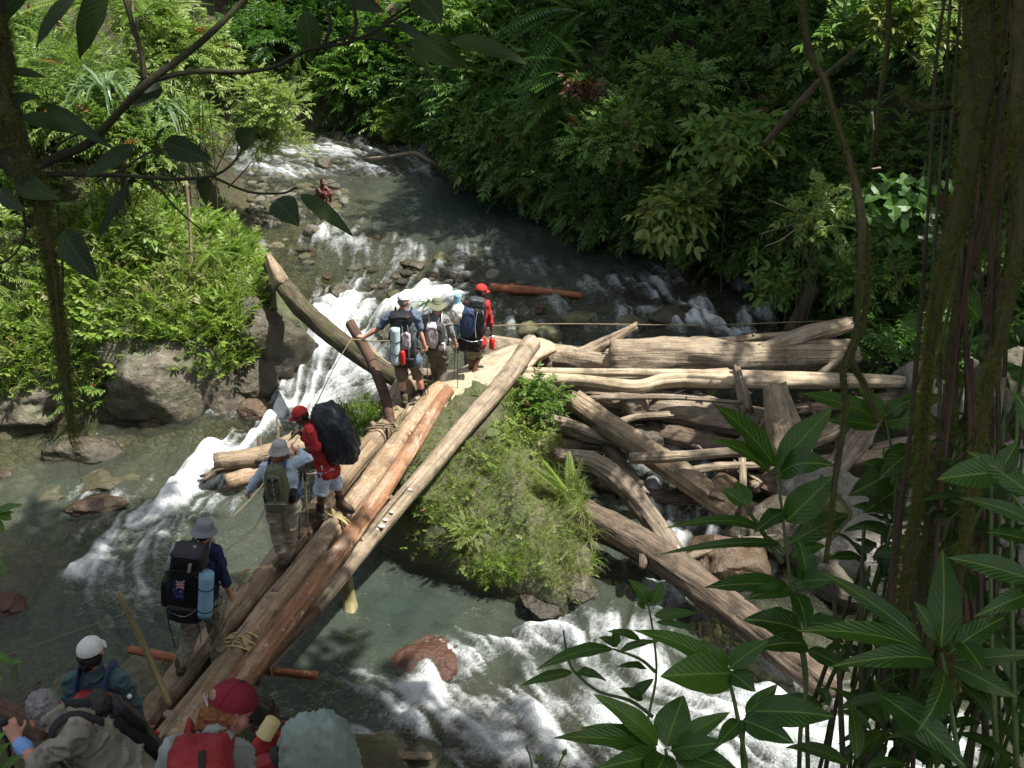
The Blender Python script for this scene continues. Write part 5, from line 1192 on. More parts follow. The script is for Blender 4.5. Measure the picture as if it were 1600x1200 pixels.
TREES = [((10.5, 20, 0), (7.6, 19.8, 13.2), 2.9, 700), ((12, 23.5, 0), (9.5, 22.4, 14.2), 3.2, 740), ((9, 27, 0), (7.2, 25.2, 14.2), 3.1, 620), ((8.5, 31, 0), (6.8, 27.5, 15.0), 2.6, 700), ((14, 18.5, 0), (12, 17.6, 13.0), 2.8, 1000), ((14.5, 21.5, 0), (13.5, 20.2, 15.5), 3.0, 1000), ((11, 31, 0), (9.5, 28.8, 16.5), 3.2, 1000),
         ((4.6, -1.0, 0), (3.9, 3.4, 12.6), 2.6, 620), ((5.2, 3.0, 0), (2.4, 7.2, 12.8), 2.2, 700), ((1.0, -2.0, 0), (1.9, 3.8, 12.6), 2.5, 800), ((6.0, 1.2, 0), (6.4, 5.0, 13.6), 2.6, 330), ((-3.2, -1.6, 0), (1.0, 9.0, 14.2), 2.2, 520), ((12.5, 9.5, 0), (13.4, 12.0, 14.5), 2.2, 420), ((4.9, 2.6, 0), (4.6, 3.6, 8.4), 1.15, 520), ((9, 40, 0), (7, 36.5, 16), 3.0, 700)]  # low crown just right of the viewpoint is unseen, added to darken that corner
TL = ['tall mossy tree leaning over the dark pool from the right bank', 'tall tree on the right bank slope', 'tree overhanging the far end of the pool', 'tree above the bend of the river', 'tree on the right bank above the log jam', 'high tree at the back of the right slope', 'high tree behind the river bend', 'tree arching over the right side of the near bank', 'tree leaning over the near end of the bridge', 'tree standing behind the viewpoint', 'open crowned tree right of the near bank', 'tree above the hikers waiting on the near bank', 'sparse tree over the pale boulders', 'unseen low leafy tree right of the viewpoint, added to darken the right corner', 'tree on top of the far bank']
for k, ((bs, tp_, R, n), lab) in enumerate(zip(TREES, TL)):
    bs = (bs[0], bs[1], float(ground(np.array([bs[:2]]))[0])); shade_tree(lab, bs, tp_, R, n, 300 + k)
# ================================================================== bodies
def rc(p0, r0, p1, r1, seg=16, rings=4):
    """closed rounded cone"""
    p0 = np.asarray(p0, float); p1 = np.asarray(p1, float); L_ = np.linalg.norm(p1 - p0)
    t = norm(p1 - p0) if L_ > 1e-6 else np.array((0, 0, 1.0))
    x = norm(np.cross(t, (0, 0, 1.0) if abs(t[2]) < .9 else (1.0, 0, 0))); y = np.cross(t, x)
    prof = [(-r0 * math.cos(a), r0 * math.sin(a)) for a in np.linspace(.12, math.pi / 2, rings)] + [(L_ + r1 * math.sin(a), r1 * math.cos(a)) for a in np.linspace(0, math.pi / 2 - .12, rings)]
    an = np.linspace(0, 2 * np.pi, seg, endpoint=False); V = []
    for h, r in prof: V.append(p0 + t * h + r * (np.cos(an)[:, None] * x + np.sin(an)[:, None] * y))
    V = np.concatenate(V); n = len(prof); Fc = []
    for i in range(n - 1):
        for j in range(seg): k = (j + 1) % seg; Fc.append((i * seg + j, i * seg + k, (i + 1) * seg + k, (i + 1) * seg + j))
    Fc.append(tuple(range(seg - 1, -1, -1))); Fc.append(tuple((n - 1) * seg + j for j in range(seg)))
    return V, Fc
def ell(c, A, sub=3):
    """ellipsoid; A columns are the half axes"""
    V, Fc = ico(sub); return np.asarray(c) + V @ np.asarray(A).T, Fc
def remesh(name, prims, voxel, smooth=5, wrinkle=0.0, freq=9.0, seed=0, clip=None):
    mb = MB()
    for V, Fc in prims: mb.add(V, Fc)
    me = mb.mesh('tmp'); ob = bpy.data.objects.new('tmp', me); COL.objects.link(ob)
    m = ob.modifiers.new('r', 'REMESH'); m.mode = 'VOXEL'; m.voxel_size = voxel; m.use_smooth_shade = True
    if smooth:
        s_ = ob.modifiers.new('s', 'SMOOTH'); s_.iterations = smooth; s_.factor = .5
    dg = bpy.context.evaluated_depsgraph_get(); dg.update()
    out = bpy.data.meshes.new_from_object(ob.evaluated_get(dg)); out.name = name
    bpy.data.objects.remove(ob); bpy.data.meshes.remove(me)
    if wrinkle:
        n = len(out.vertices); co = np.empty(n * 3, np.float32); out.vertices.foreach_get('co', co); co = co.reshape(-1, 3)
        nr = np.empty(n * 3, np.float32); out.vertices.foreach_get('normal', nr); nr = nr.reshape(-1, 3)
        q = co * np.array((1, 1, .7)) * freq + seed * 3.3
        d = 2.2 * np.clip(1 - np.abs(fbm(q * np.array((1.0, 1.0, 1.7)) + .6 * fbm(q * .5, 2, seed + 9)[:, None], 2, seed)) * 1.9, 0, 1) ** 3 - .6
        co = co + nr * (wrinkle * (d + .5 * fbm(q * .4, 2, seed + 2)))[:, None]
        out.vertices.foreach_set('co', co.astype(np.float32).ravel()); out.update()
    out.polygons.foreach_set('use_smooth', np.ones(len(out.polygons), bool))
    return out
def superbox(c, R, half, p=4.0, sub=4, wr=.02, seed=0, taper=0.0):
    V, Fc = ico(sub); q = V / (np.abs(V) ** p).sum(1, keepdims=True) ** (1 / p)
    q = q * (1 + .6 * wr * fbm(V * 2.2 + seed * 5, 3, seed) + 1.5 * wr * (np.clip(1 - 1.9 * np.abs(fbm(V * np.array((4.2, 4.2, 3)) + seed * 3, 2, seed + 4)), 0, 1) ** 3 - .25))[:, None]
    q[:, :2] *= (1 - taper * q[:, 2:3])
    return np.asarray(c) + (q * np.asarray(half)) @ np.asarray(R).T, Fc

SKIN_PALE = skinmat('fair_skin', (.50, .27, .19)); SKIN_DARK = skinmat('brown_skin', (.10, .045, .027))
EYE_W = plain('eye_white', (.7, .68, .64), .3); EYE_D = plain('eye_pupil', (.02, .015, .01), .2)
LIP = plain('lip', (.30, .12, .10), .5); LIPD = plain('dark_lip', (.08, .03, .025), .5)
HAIR = {k: cloth('hair_' + k, c, .35, .6, 40, bump=.6) for k, c in dict(grey=(.22, .21, .20), brown=(.035, .022, .014), red=(.22, .085, .03), black=(.012, .01, .009), sandy=(.30, .2, .11)).items()}

def hand(prims, wrist, direc, palm_n, s=1.0, curl=.9, side=1):
    """palm, four jointed fingers of unequal length and a thumb; direc = where the fingers start out, palm_n = where the palm faces"""
    d = norm(direc); pn = norm(np.asarray(palm_n, float) - d * np.dot(palm_n, d)); sd = np.cross(d, pn) * side     # sd points to the thumb side
    w = np.asarray(wrist, float)
    for o in (-.022, 0, .022): prims.append(rc(w + sd * o * .6 * s, .017 * s, w + d * .085 * s + sd * o * 1.2 * s, .0125 * s, 10, 3))
    for k, (o, L_) in enumerate(((.030, .075), (.010, .085), (-.011, .078), (-.030, .060))):
        p = w + d * .088 * s + sd * o * s; a = 0.0
        for f, r in ((.45, .0088), (.32, .008), (.23, .0072)):
            a += curl * (.75 + .1 * k); e = d * math.cos(a) + pn * math.sin(a)
            q = p + e * L_ * f * s; prims.append(rc(p, r * s, q, r * .92 * s, 8, 3)); p = q
    p = w + d * .03 * s + sd * .03 * s; e = norm(sd * .75 + d * .6 + pn * .25); q = p + e * .042 * s
    prims.append(rc(p, .012 * s, q, .0095 * s, 8, 3)); e2 = norm(e + pn * .8 * curl + d * .3 - sd * .6 * curl); prims.append(rc(q, .0095 * s, q + e2 * .032 * s, .008 * s, 8, 3))

class Person: pass
def person(label, y0, J, face, skin=SKIN_PALE, s=1.0, shirt=None, sleeve='short', trousers=None, legs='long', hair=None, hairlong=0.0, boots=None, socks=None, voxel=.011, group=None,
           handL=None, handR=None, face_tilt=0.0, belly=1.0, hem=.05, tuck=False, collar=False, shoeless=False, lower=True, wr=.009, forward=None, foot=None, hairs=1.0):
    """J: joint -> (px, py[, dy]) on the upright plane y = y0 + dy"""
    P = Person(); j = {}
    for k, v in J.items(): j[k] = aty(v[0], v[1], y0 + (v[2] if len(v) > 2 else 0.0))
    P.j = j; P.s = s
    nk = j['neck']; pel = (j['hipL'] + j['hipR']) / 2; up = norm(nk - pel); rt = norm(j['shR'] - j['shL']); rt = norm(rt - up * np.dot(rt, up)); fw = np.cross(up, rt)
    P.up, P.rt, P.fw = up, rt, fw
    base = np.array((pel[0], y0, min(v[2] for v in j.values()) - .06))
    root = empty('person', base, label, 'person', group); P.root = root
    sk = []
    # ---- trunk
    def torso(e, lo=True):
        out = []
        shm = (j['shL'] + j['shR']) / 2; waist = pel + up * .16 * s
        out.append(rc(j['shL'] * .88 + shm * .12 - up * .015, .066 * s + e, j['shR'] * .88 + shm * .12 - up * .015, .066 * s + e))
        for sd in (-1, 1):
            out.append(rc(shm - up * .11 * s + rt * sd * .075 * s + fw * .01, .105 * s + e, waist + rt * sd * .062 * s + fw * .01, .092 * s * belly + e))
            out.append(rc(shm - up * .02 * s + rt * sd * .05 * s, .06 * s + e, shm - up * .12 * s + rt * sd * .07 * s - fw * .02, .095 * s + e))
        out.append(rc(waist, .105 * s * belly + e, pel + up * .02, .105 * s + e))
        if lo: out.append(rc(j['hipL'], .098 * s + e, j['hipR'], .098 * s + e))
        out.append(rc(shm, .06 * s + e * .8, nk + up * .02, .052 * s + e * .8))
        return out
    sk += torso(-.004)
    # ---- head
    f = norm(face); hu = norm(np.array((0, 0, 1.0)) + f * face_tilt * -1 if False else (j['head'] - nk) * .5 + np.array((0, 0, .12))); hu = norm(hu - f * np.dot(hu, f)); hr = np.cross(f, hu); Hc = j['head']
    HM = np.stack([hr, f, hu], 1); P.HM, P.Hc = HM, Hc
    h = lambda x, y, z: Hc + HM @ (np.array((x, y, z)) * s)
    sk.append(ell(h(0, -.012, .035), HM * np.array((.074, .094, .086)) * s))
    sk.append(rc(h(0, .03, .0), .064 * s, h(0, .038, -.055), .046 * s)); sk.append(rc(h(0, .052, -.088), .022 * s, h(0, .06, -.09), .020 * s))
    for sd in (-1, 1):
        sk.append(rc(h(.045 * sd, .035, -.01), .03 * s, h(.03 * sd, .04, -.06), .026 * s))
        sk.append(rc(h(.018 * sd, .082, .035), .013 * s, h(.042 * sd, .072, .034), .011 * s))
        sk.append(ell(h(.077 * sd, -.012, -.008), HM @ np.diag((.012, .020, .032)) * s, 2))
    sk.append(rc(h(0, .083, .022), .010 * s, h(0, .108, -.018), .0145 * s)); sk.append(rc(h(-.02, .083, -.05), .009 * s, h(.02, .083, -.05), .009 * s))
    sk.append(rc(nk - up * .03, .057 * s, h(0, -.018, -.05), .052 * s))
    # ---- limbs
    arm = {}
    for S in 'LR':
        a, b, c = j['sh' + S], j['el' + S], j['wr' + S]; arm[S] = (a, b, c)
        m = a * .6 + b * .4
        sk.append(rc(a, .055 * s, m, .047 * s)); sk.append(rc(m, .047 * s, b, .038 * s)); q = b * .7 + c * .3
        sk.append(rc(b, .038 * s, q, .040 * s)); sk.append(rc(q, .040 * s, c, .026 * s))
        hd = (handL if S == 'L' else handR) or (norm(c - b), fw, .5)
        hand(sk, c, hd[0], hd[1], s * 1.02, hd[2], -1 if S == 'L' else 1)
        if lower:
            a, b, c = j['hip' + S], j['kn' + S], j['an' + S]
            m = a * .5 + b * .5; q = b * .7 + c * .3; back = -norm(fw - norm(c - b) * np.dot(fw, norm(c - b)))
            sk.append(rc(a, .088 * s, m, .076 * s)); sk.append(rc(m, .076 * s, b, .056 * s)); sk.append(rc(b, .052 * s, q + back * .012, .056 * s)); sk.append(rc(q + back * .012, .056 * s, c, .034 * s))
            tf = np.array((foot or {}).get(S, fw), float); tf[2] *= .3; tf = norm(tf); heel = c - tf * .035 * s - np.array((0, 0, .045)) * s; toe = c + tf * .15 * s - np.array((0, 0, .055)) * s
            arm['f' + S] = (c, heel, toe, tf)
            sk.append(rc(c, .034 * s, heel, .030 * s)); sk.append(rc(heel, .030 * s, toe, .024 * s)); sk.append(rc(c, .034 * s, toe, .025 * s))
            if shoeless:
                sx = norm(np.cross(tf, (0, 0, 1.0)))
                for t_ in range(5): sk.append(rc(toe + sx * (.024 - .012 * t_) * s, .012 * s, toe + tf * (.055 - .004 * t_) * s + sx * (.03 - .015 * t_) * s - np.array((0, 0, .006)), .009 * s, 8, 3))
    body = link('body', remesh('body', sk, voxel, 3), skin, root)
    P.arm = arm
    # ---- eyes, mouth
    for sd in (-1, 1):
        e = link('eye', mesh_np('eye', *ell(h(.031 * sd, .079, .012), HM * .0125 * s, 2)), EYE_W, root)
        V, Fc = ell(h(.031 * sd, .088, .012), HM * .0055 * s, 2); link('pupil', mesh_np('pupil', V, Fc), EYE_D, e)
    V, Fc = rc(h(-.02, .090, -.05), .0055 * s, h(.02, .090, -.05), .0055 * s); link('mouth', mesh_np('mouth', V, Fc), LIPD if skin is SKIN_DARK else LIP, root)
    # ---- clothes
    if shirt is not None:
        pr = torso(.016)
        if tuck: pr = [q for q in torso(.016, False)]
        elif hem: pr.append(rc(j['hipL'] - up * hem, .118 * s + .014, j['hipR'] - up * hem, .118 * s + .014)); pr.append(rc(pel + up * .2 * s, .116 * s * belly + .014, pel, .122 * s + .014))
        for S in 'LR':
            a, b, c = arm[S]
            if sleeve == 'short': e_ = a * .22 + b * .78; pr.append(rc(a, .066 * s, e_, .060 * s))
            elif sleeve == 'elbow': e_ = b; pr.append(rc(a, .068 * s, b, .056 * s)); pr.append(rc(b, .056 * s, b * .8 + c * .2, .054 * s))
            else: m = a * .5 + b * .5; pr.append(rc(a, .068 * s, m, .062 * s)); pr.append(rc(m, .062 * s, b, .055 * s)); pr.append(rc(b, .055 * s, c * .93 + b * .07, .040 * s))
        if collar: pr.append(rc(nk + up * .01 - fw * .005, .068 * s, nk + up * .035, .062 * s))
        link('shirt', remesh('shirt', pr, voxel * 1.15, 3, wr, 9, int(y0 * 10)), shirt, root)
    if trousers is not None:
        pr = [rc(j['hipL'], .106 * s, j['hipR'], .106 * s)]
        if tuck: pr += [rc(j['hipL'] + up * .02, .116 * s, j['hipR'] + up * .02, .116 * s), rc(pel + up * .11 * s, .126 * s * belly, pel, .126 * s)]
        if lower:
            for S in 'LR':
                a, b, c = j['hip' + S], j['kn' + S], j['an' + S]
                pr.append(rc(a, .112 * s, a * .45 + b * .55, .098 * s))
                if legs == 'short': pr.append(rc(a * .45 + b * .55, .098 * s, a * .06 + b * .94, .092 * s))
                else:
                    pr.append(rc(a * .45 + b * .55, .098 * s, b, .078 * s)); pr.append(rc(b, .078 * s, b * .6 + c * .4, .078 * s)); pr.append(rc(b * .6 + c * .4, .078 * s, c * .9 + b * .1, .062 * s))
        link('trousers', remesh('trousers', pr, voxel * 1.15, 3, wr * 1.2, 7, int(y0 * 7) + 3), trousers, root)
    for S in 'LR':
        if not lower: break
        c, heel, toe, tf = arm['f' + S]; b = j['kn' + S]
        if socks is not None and not shoeless:
            link('sock', remesh('sock', [rc(c * .68 + b * .32, .056 * s, c, .046 * s), rc(c, .045 * s, heel, .04 * s)], voxel, 2), socks, root)
        if boots is not None and not shoeless:
            dn = np.array((0, 0, 1.0))
            br = link('boot', remesh('boot', [rc(c + (0, 0, .045 * s), .050 * s, c - dn * .02, .050 * s), rc(heel, .042 * s, toe + dn * .004, .038 * s), rc(c, .047 * s, toe + dn * .01, .036 * s), rc(toe, .038 * s, toe + tf * .04 * s, .034 * s)], voxel, 2), boots, root)
            sx = norm(np.cross(tf, dn))
            V, Fc = superbox((heel + toe + tf * .045) / 2 - dn * .042 * s, np.stack([sx, tf, dn], 1), (.045 * s, .145 * s, .014), 5, 3, .0); link('sole', mesh_np('sole', V, Fc), SOLE, br)
    if hair is not None:
        pr = [ell(h(0, -.022, .036), HM * np.array((.079, .092, .090)) * s * hairs), ell(h(0, -.048, -.012), HM * np.array((.070, .052, .05)) * s)]
        if hairlong: pr += [rc(h(0, -.07, -.01), .06 * s, h(.0, -.085, -.03 - hairlong), .045 * s), rc(h(.05, -.03, 0), .04 * s, h(.055, -.035, -.02 - hairlong * .7), .03 * s), rc(h(-.05, -.03, 0), .04 * s, h(-.055, -.035, -.02 - hairlong * .7), .03 * s)]
        link('hair', remesh('hair', pr, voxel, 2, .006, 40, 5), hair, root)
    P.h = h
    return P
SOLE = plain('boot_sole', (.03, .028, .025), .8)
def lathe_head(P, prof, c=(0, -.012, .035), ax=(1, 1.2), seg=28, wob=0.0, name='hat', mat=None, tilt=0.0, seed=0):
    """a hat turned round the head axis: prof = [(radius, height)]"""
    V = []; s = P.s
    a = np.linspace(0, 2 * np.pi, seg, endpoint=False); ct, st_ = math.cos(tilt), math.sin(tilt)
    for r, z in prof:
        zz = z + wob * r * np.sin(2 * a + seed) * (r / .12) ** 2 * .5
        x, y = r * np.cos(a) * ax[0], r * np.sin(a) * ax[1]
        y2, z2 = y * ct - zz * st_, y * st_ + zz * ct
        V.append(P.Hc + (np.stack([x + c[0], y2 + c[1], z2 + c[2]], 1) * s) @ P.HM.T)
    V = np.concatenate(V); Fc = []
    for i in range(len(prof) - 1):
        for j in range(seg): k = (j + 1) % seg; Fc.append((i * seg + j, i * seg + k, (i + 1) * seg + k, (i + 1) * seg + j))
    Fc.append(tuple((len(prof) - 1) * seg + j for j in range(seg)))
    return link(name, mesh_np(name, V, Fc), mat, P.root)
def cap(P, mat, brimmat=None, tilt=.1, back=False, strap=None):
    pr = [(.0895 * math.cos(a), .092 * math.sin(a) + .012) for a in np.linspace(-.03, 1.45, 9)]
    o = lathe_head(P, pr, (0, -.012, .035), (1, 1.18), mat=mat, name='cap', tilt=tilt)
    ct, st_ = math.cos(tilt), math.sin(tilt); sm_ = MB()
    for q in range(3):                                            # panel seams over the dome
        th = q * math.pi / 3 + .26; pts = []
        for a in np.linspace(.05, math.pi - .05, 15):
            r, z = .0902 * math.cos(a), .0925 * math.sin(a) + .012; x, y = r * math.cos(th), r * math.sin(th) * 1.18
            pts.append(P.Hc + P.HM @ (np.array((x, -.012 + y * ct - z * st_, .035 + y * st_ + z * ct)) * P.s))
        sm_.add(*tube(np.array(pts), .0022, 5))
    sm_.build('cap_seam', mat, o)
    d = -1 if back else 1
    V = []; s = P.s; n = 11
    for k, u in enumerate(np.linspace(-1, 1, n)):
        for w in (0, 1):
            x = .078 * u; y = (.094 * math.sqrt(max(0, 1 - (u * .8) ** 2)) + w * .075 * math.sqrt(max(0, 1 - u * u * .9))) * d - .008; z = .05 - w * .02 - .018 * u * u
            V.append(P.Hc + P.HM @ (np.array((x, y, z)) * s)); V.append(P.Hc + P.HM @ (np.array((x, y, z - .006)) * s))
    Fc = []
    for k in range(n - 1):
        A = k * 4; B = A + 4; Fc += [(A, A + 2, B + 2, B), (A + 1, B + 1, B + 3, A + 3), (A + 2, A + 3, B + 3, B + 2)]
    link('brim', mesh_np('brim', np.array(V), Fc), brimmat or mat, o)
    V, Fc = ell(P.h(0, -.012, .14), np.eye(3) * .008 * s, 2); link('button', mesh_np('button', V, Fc), brimmat or mat, o)
    if strap is not None:
        pts = [P.h(.075 * math.sin(a), -.012 - .098 * math.cos(a), .042) for a in np.linspace(-.7, .7, 9)]
        MB().add(*tube(np.array(pts), .009, 6)).build('cap_strap', strap, o)
    return o
def buckethat(P, mat, brim=.145, wob=.25, tilt=.0, seed=0, h=.095, band=None):
    pr = [(brim, -.032), (brim * .98, -.028), (.100, .0), (.086, .016), (.083, .05), (.076, h - .012), (.056, h), (.02, h + .006)]
    o = lathe_head(P, pr, (0, -.012, .052), (1, 1.14), mat=mat, wob=wob, tilt=tilt, seed=seed)
    lathe_head(P, [(.0885, .014), (.0870, .034)], (0, -.012, .052), (1, 1.14), mat=band or mat, tilt=tilt, name='hat_band').parent = o
    b = bpy.data.objects[[c for c in bpy.data.objects.keys() if c.startswith('hat_band')][-1]]
    return o
# ------------------------------------------------------------------ bags
def bagframe(c, up, back):
    z = norm(up); y = norm(np.asarray(back, float) - z * np.dot(back, z)); x = np.cross(y, z); return np.stack([x, y, z], 1), np.asarray(c, float)
BUCK = plain('black_plastic', (.02, .02, .022), .4); WEB = cloth('black_webbing', (.025, .025, .028), .2, .8, 30)
class Bag:
    """backpack: local axes x = wearer's left to right seen from behind, y = away from the back, z = up"""
    def __init__(s, label, c, up, back, group='backpacks'):
        s.R, s.c = bagframe(c, up, back)
        s.R[:, 0] *= -1 if np.dot(s.R[:, 0], (1, 0, 0)) < 0 else 1
        s.root = empty('backpack', s.c, label, 'backpack', group)
    def w(s, *p): return s.c + s.R @ np.array(p, float)
    def box(s, name, c, half, mat, p=4, wr=.055, seed=0, parent=None, sub=4, taper=0.0, rot=None):
        R = s.R if rot is None else s.R @ np.array(Matrix.Rotation(rot, 3, 'Y'))
        V, Fc = superbox(s.w(*c), R, half, p, sub, wr, seed, taper); o = link(name, mesh_np(name, V, Fc), mat, parent or s.root)
        if name in ('main_bag', 'lid', 'pocket', 'front_panel', 'lower_bag') and rot is None and half[2] > .05:
            hx, hy, hz = half; f = .72
            pts = [s.w(c[0] + hx * f * math.copysign(abs(math.cos(a)) ** .5, math.cos(a)), c[1] + hy * .93, c[2] + hz * f * math.copysign(abs(math.sin(a)) ** .5, math.sin(a))) for a in np.linspace(.3, math.pi - .3 if name != 'pocket' else 2 * math.pi, 18)]
            MB().add(*tube(np.array(pts), .0055, 5)).build('zip_seam', BUCK, o)
        return o
    def strap(s, name, pts, wd, mat, parent=None, th=.004):
        P_ = spline(np.array([s.w(*p) for p in pts]), 20); o = MB().add(*tube(P_, wd, 8, True, flat=.3)).build(name, mat, parent or s.root); return o
    def worldstrap(s, name, pts, wd, mat, flat=.35):
        P_ = spline(np.array(pts), 22); return MB().add(*tube(P_, wd, 8, True, flat=flat)).build(name, mat, s.root)
    def shoulder(s, P, mat, wd=.032):
        for sd, S in ((-1, 'L'), (1, 'R')):
            sh = P.j['sh' + S] * .62 + P.j['neck'] * .38; u, f_, r_ = P.up, P.fw, P.rt
            k = P.s
            pts = [sh - u * .10 * k - f_ * .125 * k, sh + u * .02 * k - f_ * .085 * k, sh + u * .072 * k - f_ * .01 * k, sh + u * .03 * k + f_ * .085 * k, sh - u * .13 * k + f_ * .135 * k + r_ * sd * .02, sh - u * .30 * k + f_ * .07 * k + r_ * sd * .10, sh - u * .38 * k - f_ * .06 * k + r_ * sd * .11]
            s.worldstrap('shoulder_strap', pts, wd, mat, .3)
    def belt(s, P, mat, wd=.035):
        pel = (P.j['hipL'] + P.j['hipR']) / 2 + P.up * .10 * P.s; pts = [pel + (P.rt * math.cos(a) * .175 + P.fw * math.sin(a) * .135) * P.s for a in np.linspace(-math.pi * .95, -math.pi * .05, 4)] 
        pts = [pel + (P.rt * math.cos(a) * .180 + P.fw * math.sin(a) * .145) * P.s for a in np.linspace(-.9, math.pi + .9, 14)]
        s.worldstrap('hip_belt', pts, wd, mat, .3)
def roll(name, label, a, b, r, mat, cat, seed=0, spiral=None, straps=()):
    a = np.asarray(a, float); b = np.asarray(b, float); n = 14
    pts = np.array([a + (b - a) * t for t in np.linspace(0, 1, n)])
    root = empty(name, (a + b) / 2, label, cat)
    MB().add(*tube(pts, r, 22, True, .03, seed, .2)).build('roll', mat, root)
    ax = norm(b - a); x = norm(np.cross(ax, (0, 1, .3))); y = np.cross(ax, x)
    for e, sg in ((a, -1), (b, 1)):
        sp_ = np.array([e + ax * sg * (.10 * r + .002) + (x * math.cos(t) + y * math.sin(t)) * r * (.12 + .85 * t / 15) for t in np.linspace(0, 15, 60)])
        MB().add(*tube(sp_, .0022, 5)).build('coil_edge', spiral or mat, root)
    for t in straps:
        c = a + (b - a) * t; pts = np.array([c + (x * math.cos(u) + y * math.sin(u)) * (r + .004) for u in np.linspace(0, 2 * np.pi, 20)])
        MB().add(*tube(pts, .009, 6, flat=.5)).build('tie_strap', WEB, root)
    return root
def bottle(label, base, up, r, h_, mat, capmat, group=None):
    R, c = bagframe(base, up, (0, -1, .1)); root = empty('water_bottle', c, label, 'bottle', group)
    def lt(name, prof, m_, par):
        V = []; a = np.linspace(0, 2 * np.pi, 18, endpoint=False)
        for q, z in prof: V.append(c + np.stack([q * np.cos(a), q * np.sin(a), np.full(18, z)], 1) @ R.T)
        Fc = [(i * 18 + j, i * 18 + (j + 1) % 18, (i + 1) * 18 + (j + 1) % 18, (i + 1) * 18 + j) for i in range(len(prof) - 1) for j in range(18)] + [tuple((len(prof) - 1) * 18 + j for j in range(18)), tuple(range(17, -1, -1))]
        return link(name, mesh_np(name, np.concatenate(V), Fc), m_, par)
    lt('bottle_body', [(r * .85, 0), (r, .01), (r, h_ * .7), (r * .8, h_ * .82), (r * .45, h_ * .88)], mat, root)
    lt('bottle_cap', [(r * .5, h_ * .87), (r * .52, h_), (r * .4, h_ * 1.04)], capmat, root); return root
def pole(label, a, b, mat, grip, r=.008, basket=True, group='trekking poles', name='trekking_pole', hook=None):
    gs_ = .55 if hook is not None else 1.0
    a = np.asarray(a, float); b = np.asarray(b, float); root = empty(name, b, label, name.replace('_', ' '), group); d = norm(b - a)
    MB().add(*tube(np.array([a + d * .1, (a + b) / 2, b - d * .03]), [r, r * .9, r * .7], 8)).build('shaft', mat, root)
    MB().add(*tube(np.array([a - d * .02, a + d * .03, a + d * .12]), [r * 1.6 * gs_, r * 2.0 * gs_, r * 1.7 * gs_], 10)).build('grip', grip, root)
    MB().add(*tube(np.array([b - d * .04, b]), [r * .6, r * .3], 6)).build('tip', BUCK, root)
    if basket: MB().add(*tube(np.array([b - d * .07, b - d * .055]), [r * 3.2, r * 3.0], 10)).build('basket', BUCK, root)
    if hook is not None:
        MB().add(*tube(spline(np.array([a, a - d * .05, a - d * .07 + hook * .02, a - d * .065 + hook * .05]), 12), r * 1.1, 8)).build('crook', grip, root)
    return root

# ================================================================== the people
C_ = {n: cloth(n, *a, **k) for n, a, k in [
    ('blue_grey_cotton', ((.10, .135, .20), .12), {}), ('grey_shirt_fabric', ((.19, .19, .175), .12), {}), ('red_cotton', ((.36, .028, .028), .15), {}), ('light_blue_cotton', ((.50, .60, .70), .1), dict(dirt=(.30, .33, .37))),
    ('navy_cotton', ((.016, .024, .075), .2), {}), ('teal_cotton', ((.065, .115, .125), .15), {}), ('beige_cotton', ((.30, .265, .215), .12), {}), ('pale_grey_cotton', ((.34, .355, .33), .1), dict(dirt=(.2, .2, .18))),
    ('khaki_twill', ((.24, .215, .165), .15), dict(dirt=(.14, .115, .08))), ('stone_twill', ((.32, .28, .22), .15), dict(dirt=(.15, .12, .085))), ('muddy_twill', ((.155, .14, .11), .2), dict(dirt=(.085, .068, .05))), ('olive_khaki', ((.25, .235, .17), .15), dict(dirt=(.15, .125, .09))),
    ('tan_shorts', ((.17, .14, .105), .2), dict(dirt=(.1, .08, .06))), ('blue_board_shorts', ((.42, .52, .66), .1), dict(stripe=(.62, .66, .72))), ('dark_shorts', ((.09, .02, .02), .2), {}),
    ('black_nylon', ((.013, .013, .016), .25, .5), {}), ('charcoal_nylon', ((.045, .048, .052), .2, .55), {}), ('black_cover', ((.022, .026, .032), .15, .32), dict(bump=.35)), ('green_grey_cover', ((.27, .33, .285), .1, .42), dict(bump=.3)),
    ('olive_nylon', ((.105, .115, .065), .15, .6), {}), ('pale_pack_fabric', ((.55, .50, .53), .1), {}), ('navy_nylon', ((.035, .055, .13), .2, .6), {}), ('red_nylon', ((.27, .02, .025), .15, .6), {}), ('white_sack', ((.62, .60, .54), .1), {}), ('grey_webbing', ((.25, .25, .25), .1), {}),
    ('mat_blue', ((.24, .42, .55), .06), {}), ('mat_pale', ((.42, .52, .55), .08), {}), ('white_cotton', ((.68, .68, .65), .06), {}), ('cap_red', ((.42, .035, .03), .1), {}), ('maroon_cotton', ((.20, .015, .03), .12), {}), ('hat_grey', ((.20, .205, .215), .1), {}), ('hat_olive', ((.13, .135, .085), .15), {}), ('hat_stone', ((.36, .35, .33), .12), {}),
    ('boot_brown', ((.075, .05, .035), .3), dict(dirt=(.12, .09, .06))), ('boot_khaki', ((.13, .11, .07), .3), {}), ('sock_black', ((.015, .015, .018), .2), {}), ('wristband_blue', ((.20, .36, .66), .08), {})]}
METAL = plain('pole_metal', (.12, .11, .10), .35, .8); POLEY = plain('pole_yellow', (.35, .28, .10), .4); GRIPB = plain('grip_black', (.02, .02, .02), .7); CANE = plain('rattan', (.48, .33, .17), .5); REDP = plain('red_enamel', (.55, .025, .02), .3); CREAMP = plain('cream_enamel', (.66, .55, .25), .35); WHITEP = plain('white_plastic', (.6, .6, .6), .4)
